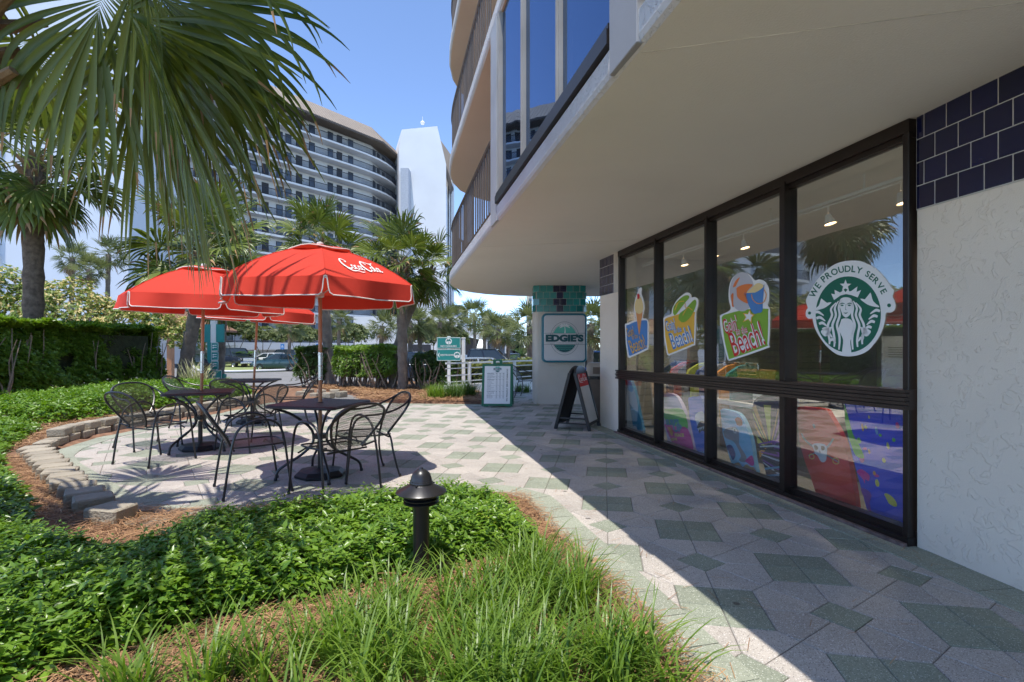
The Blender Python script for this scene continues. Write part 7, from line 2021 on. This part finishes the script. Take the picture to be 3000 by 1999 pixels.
mb.loft([[(x * q, y * q * .7, z) for x, y in rrect(-.2, .2, -.2, .2, .06)] for q, z in ((.82, 0), (1.0, .19), (1.03, .2), (.97, .2), (.80, .02))], True, cap=True); mb.build('bowl', wk, t)
for k in range(5):
    mb = MB(); mb.tube([(-.2 + .02 * k, -.142 - .0, .02 + k * .042), (.2 - .0 * k, -.142, .02 + k * .042)], .006, 5); mb.build('weave', wk, t)
t = thing('white_cabinet', 'white paper covered cabinet behind the coffee emblem window', 'cabinet')
mb = MB(); a = WINPX(2583, 1000, -.4); b = WINPX(2720, 1000, -.4)
mb.prism([WP(a[0], .03, -.4), WP(SL + .3, .03, -.4), WP(SL + .3, .03, -.9), WP(a[0], .03, -.9)], (0, 0, 1.37)); mb.build('body', mat('cabinet_white', (.55, .56, .56), rough=.4), t)
mb = MB()
for k in range(5): mb.prism([WP(a[0] + .06, 1.31 - k * .018, -.397), WP(a[0] + .34 - (.1 if k == 4 else 0), 1.31 - k * .018, -.397), WP(a[0] + .34 - (.1 if k == 4 else 0), 1.31 - k * .018, -.399), WP(a[0] + .06, 1.31 - k * .018, -.399)], (0, 0, .006))
mb.build('print', INK['grey'], t)
cols = [(.02, .03, .10), (.45, .03, .04), (.02, .02, .025), (.40, .45, .05), (.03, .05, .16), (.30, .30, .32), (.5, .2, .03), (.02, .16, .18)]
t = thing('clothes_rack', 'steel clothes rail standing inside the first shop window', 'clothes rack')
mb = MB(); mb.tube([WP(.15, 1.12, -.8), WP(2.1, 1.12, -.8)], .012, 8); mb.build('rail', M['steel'], t)
for s in (.18, 2.08):
    mb = MB(); mb.tube([WP(s, .03, -.8), WP(s, 1.12, -.8)], .014, 8); mb.build('leg', M['steel'], t)
nm_ = ['navy', 'crimson', 'black', 'lime', 'dark blue', 'grey', 'orange', 'teal']
for k, c in enumerate(cols):
    s = .28 + k * .22
    mb = MB(); prof = [(.0, 1.10), (.10, 1.08), (.24, 1.0), (.30, .86), (.22, .84), (.20, .90), (.20, .42)]
    P_ = [(-.8 + d, z) for d, z in prof] + [(-.8 - d, z) for d, z in reversed(prof[1:])]
    A = [WP(s, z, d) for d, z in P_]; B_ = [p + tW * .05 for p in A]; mb.loft([A, B_], True, cap=True)
    tag(mb.build('hanging_shirt', mat('shirt_%d' % k, c, rough=.9, var=.2, bump=.3, bscale=12)), nm_[k] + ' shirt hanging on the clothes rail inside the shop', 'shirt', 'shirts on the rail')
# track with lit spot lamps
t = thing('lamp_track', 'white ceiling lamp track running along the shop windows', 'lamp track')
mb = MB(); mb.obox(WP(-.1, 2.60, -.40), WP(5.6, 2.60, -.40), .03, .025); mb.obox(WP(-.1, 2.57, -.40), WP(5.6, 2.57, -.40), .012, .012); mb.build('bar', M['white_paint'], t)
for s in (.4, 1.6, 2.8, 3.9, 4.9):
    mb = MB(); mb.tube([WP(s, 2.61, -.40), WP(s, 2.74, -.40)], .008, 6); mb.build('hanger', M['white_paint'], t)
bulb = emis_mat('warm_bulb', (1.0, .66, .34), 4)
for k, (px, py) in enumerate([(2647, 575), (2453, 640), (2191, 715), (2105, 742), (2009, 768), (2016, 782)]):
    Yl_ = (2.44 - CAMH) * FPX / (YH - py); s = (8.04 - Yl_) * 1.0234
    if k == 5: s -= .32
    lab = ['lit track lamp next to the navy tiled wall', 'lit track lamp above the coffee emblem', 'lit track lamp above the beach ball sticker', 'lit track lamp beside the middle mullion', 'lit track lamp above the flip flop sticker', 'lit track lamp farthest inside above the flip flop sticker'][k]
    p = WP(s, 2.58, -.40); t = thing('track_lamp', lab, 'spot lamp', p, RW, 'lit lamps on the ceiling track')
    tilt = Vector((.18, .12, -1)).normalized()
    mb = MB(); mb.tube([(0, 0, 0), (0, 0, -.09)], .008, 6); mb.build('stem', M['white_paint'], t)
    q = Vector((0, 0, -.09)); rings = []
    sd = tilt.cross(Vector((0, 1, 0))).normalized(); up = sd.cross(tilt)
    for r_, h in ((.012, -.01), (.026, 0), (.035, .04), (.050, .085)): rings.append([q + tilt * h + (sd * math.cos(a) + up * math.sin(a)) * r_ for a in [2 * math.pi * j / 14 for j in range(14)]])
    mb = MB(); mb.loft(rings, True); mb.build('shade', M['white_paint'], t, smooth=True)
    mb = MB(); mb.loft([[q + tilt * h + (sd * math.cos(a) + up * math.sin(a)) * r_ for a in [2 * math.pi * j / 12 for j in range(12)]] for r_, h in ((.044, .078), (.03, .083), (.002, .085))], True); mb.build('bulb', bulb, t)
    ld = bpy.data.lights.new('lamp_light', 'SPOT'); ld.energy = 15; ld.color = (1, .86, .70); ld.spot_size = R(120); ld.spot_blend = .6; ld.shadow_soft_size = .04
    lo = bpy.data.objects.new('lamp_light', ld); COL.objects.link(lo); lo.parent = t; lo.location = q + tilt * .125; lo.rotation_euler = tilt.to_track_quat('-Z', 'Y').to_euler()
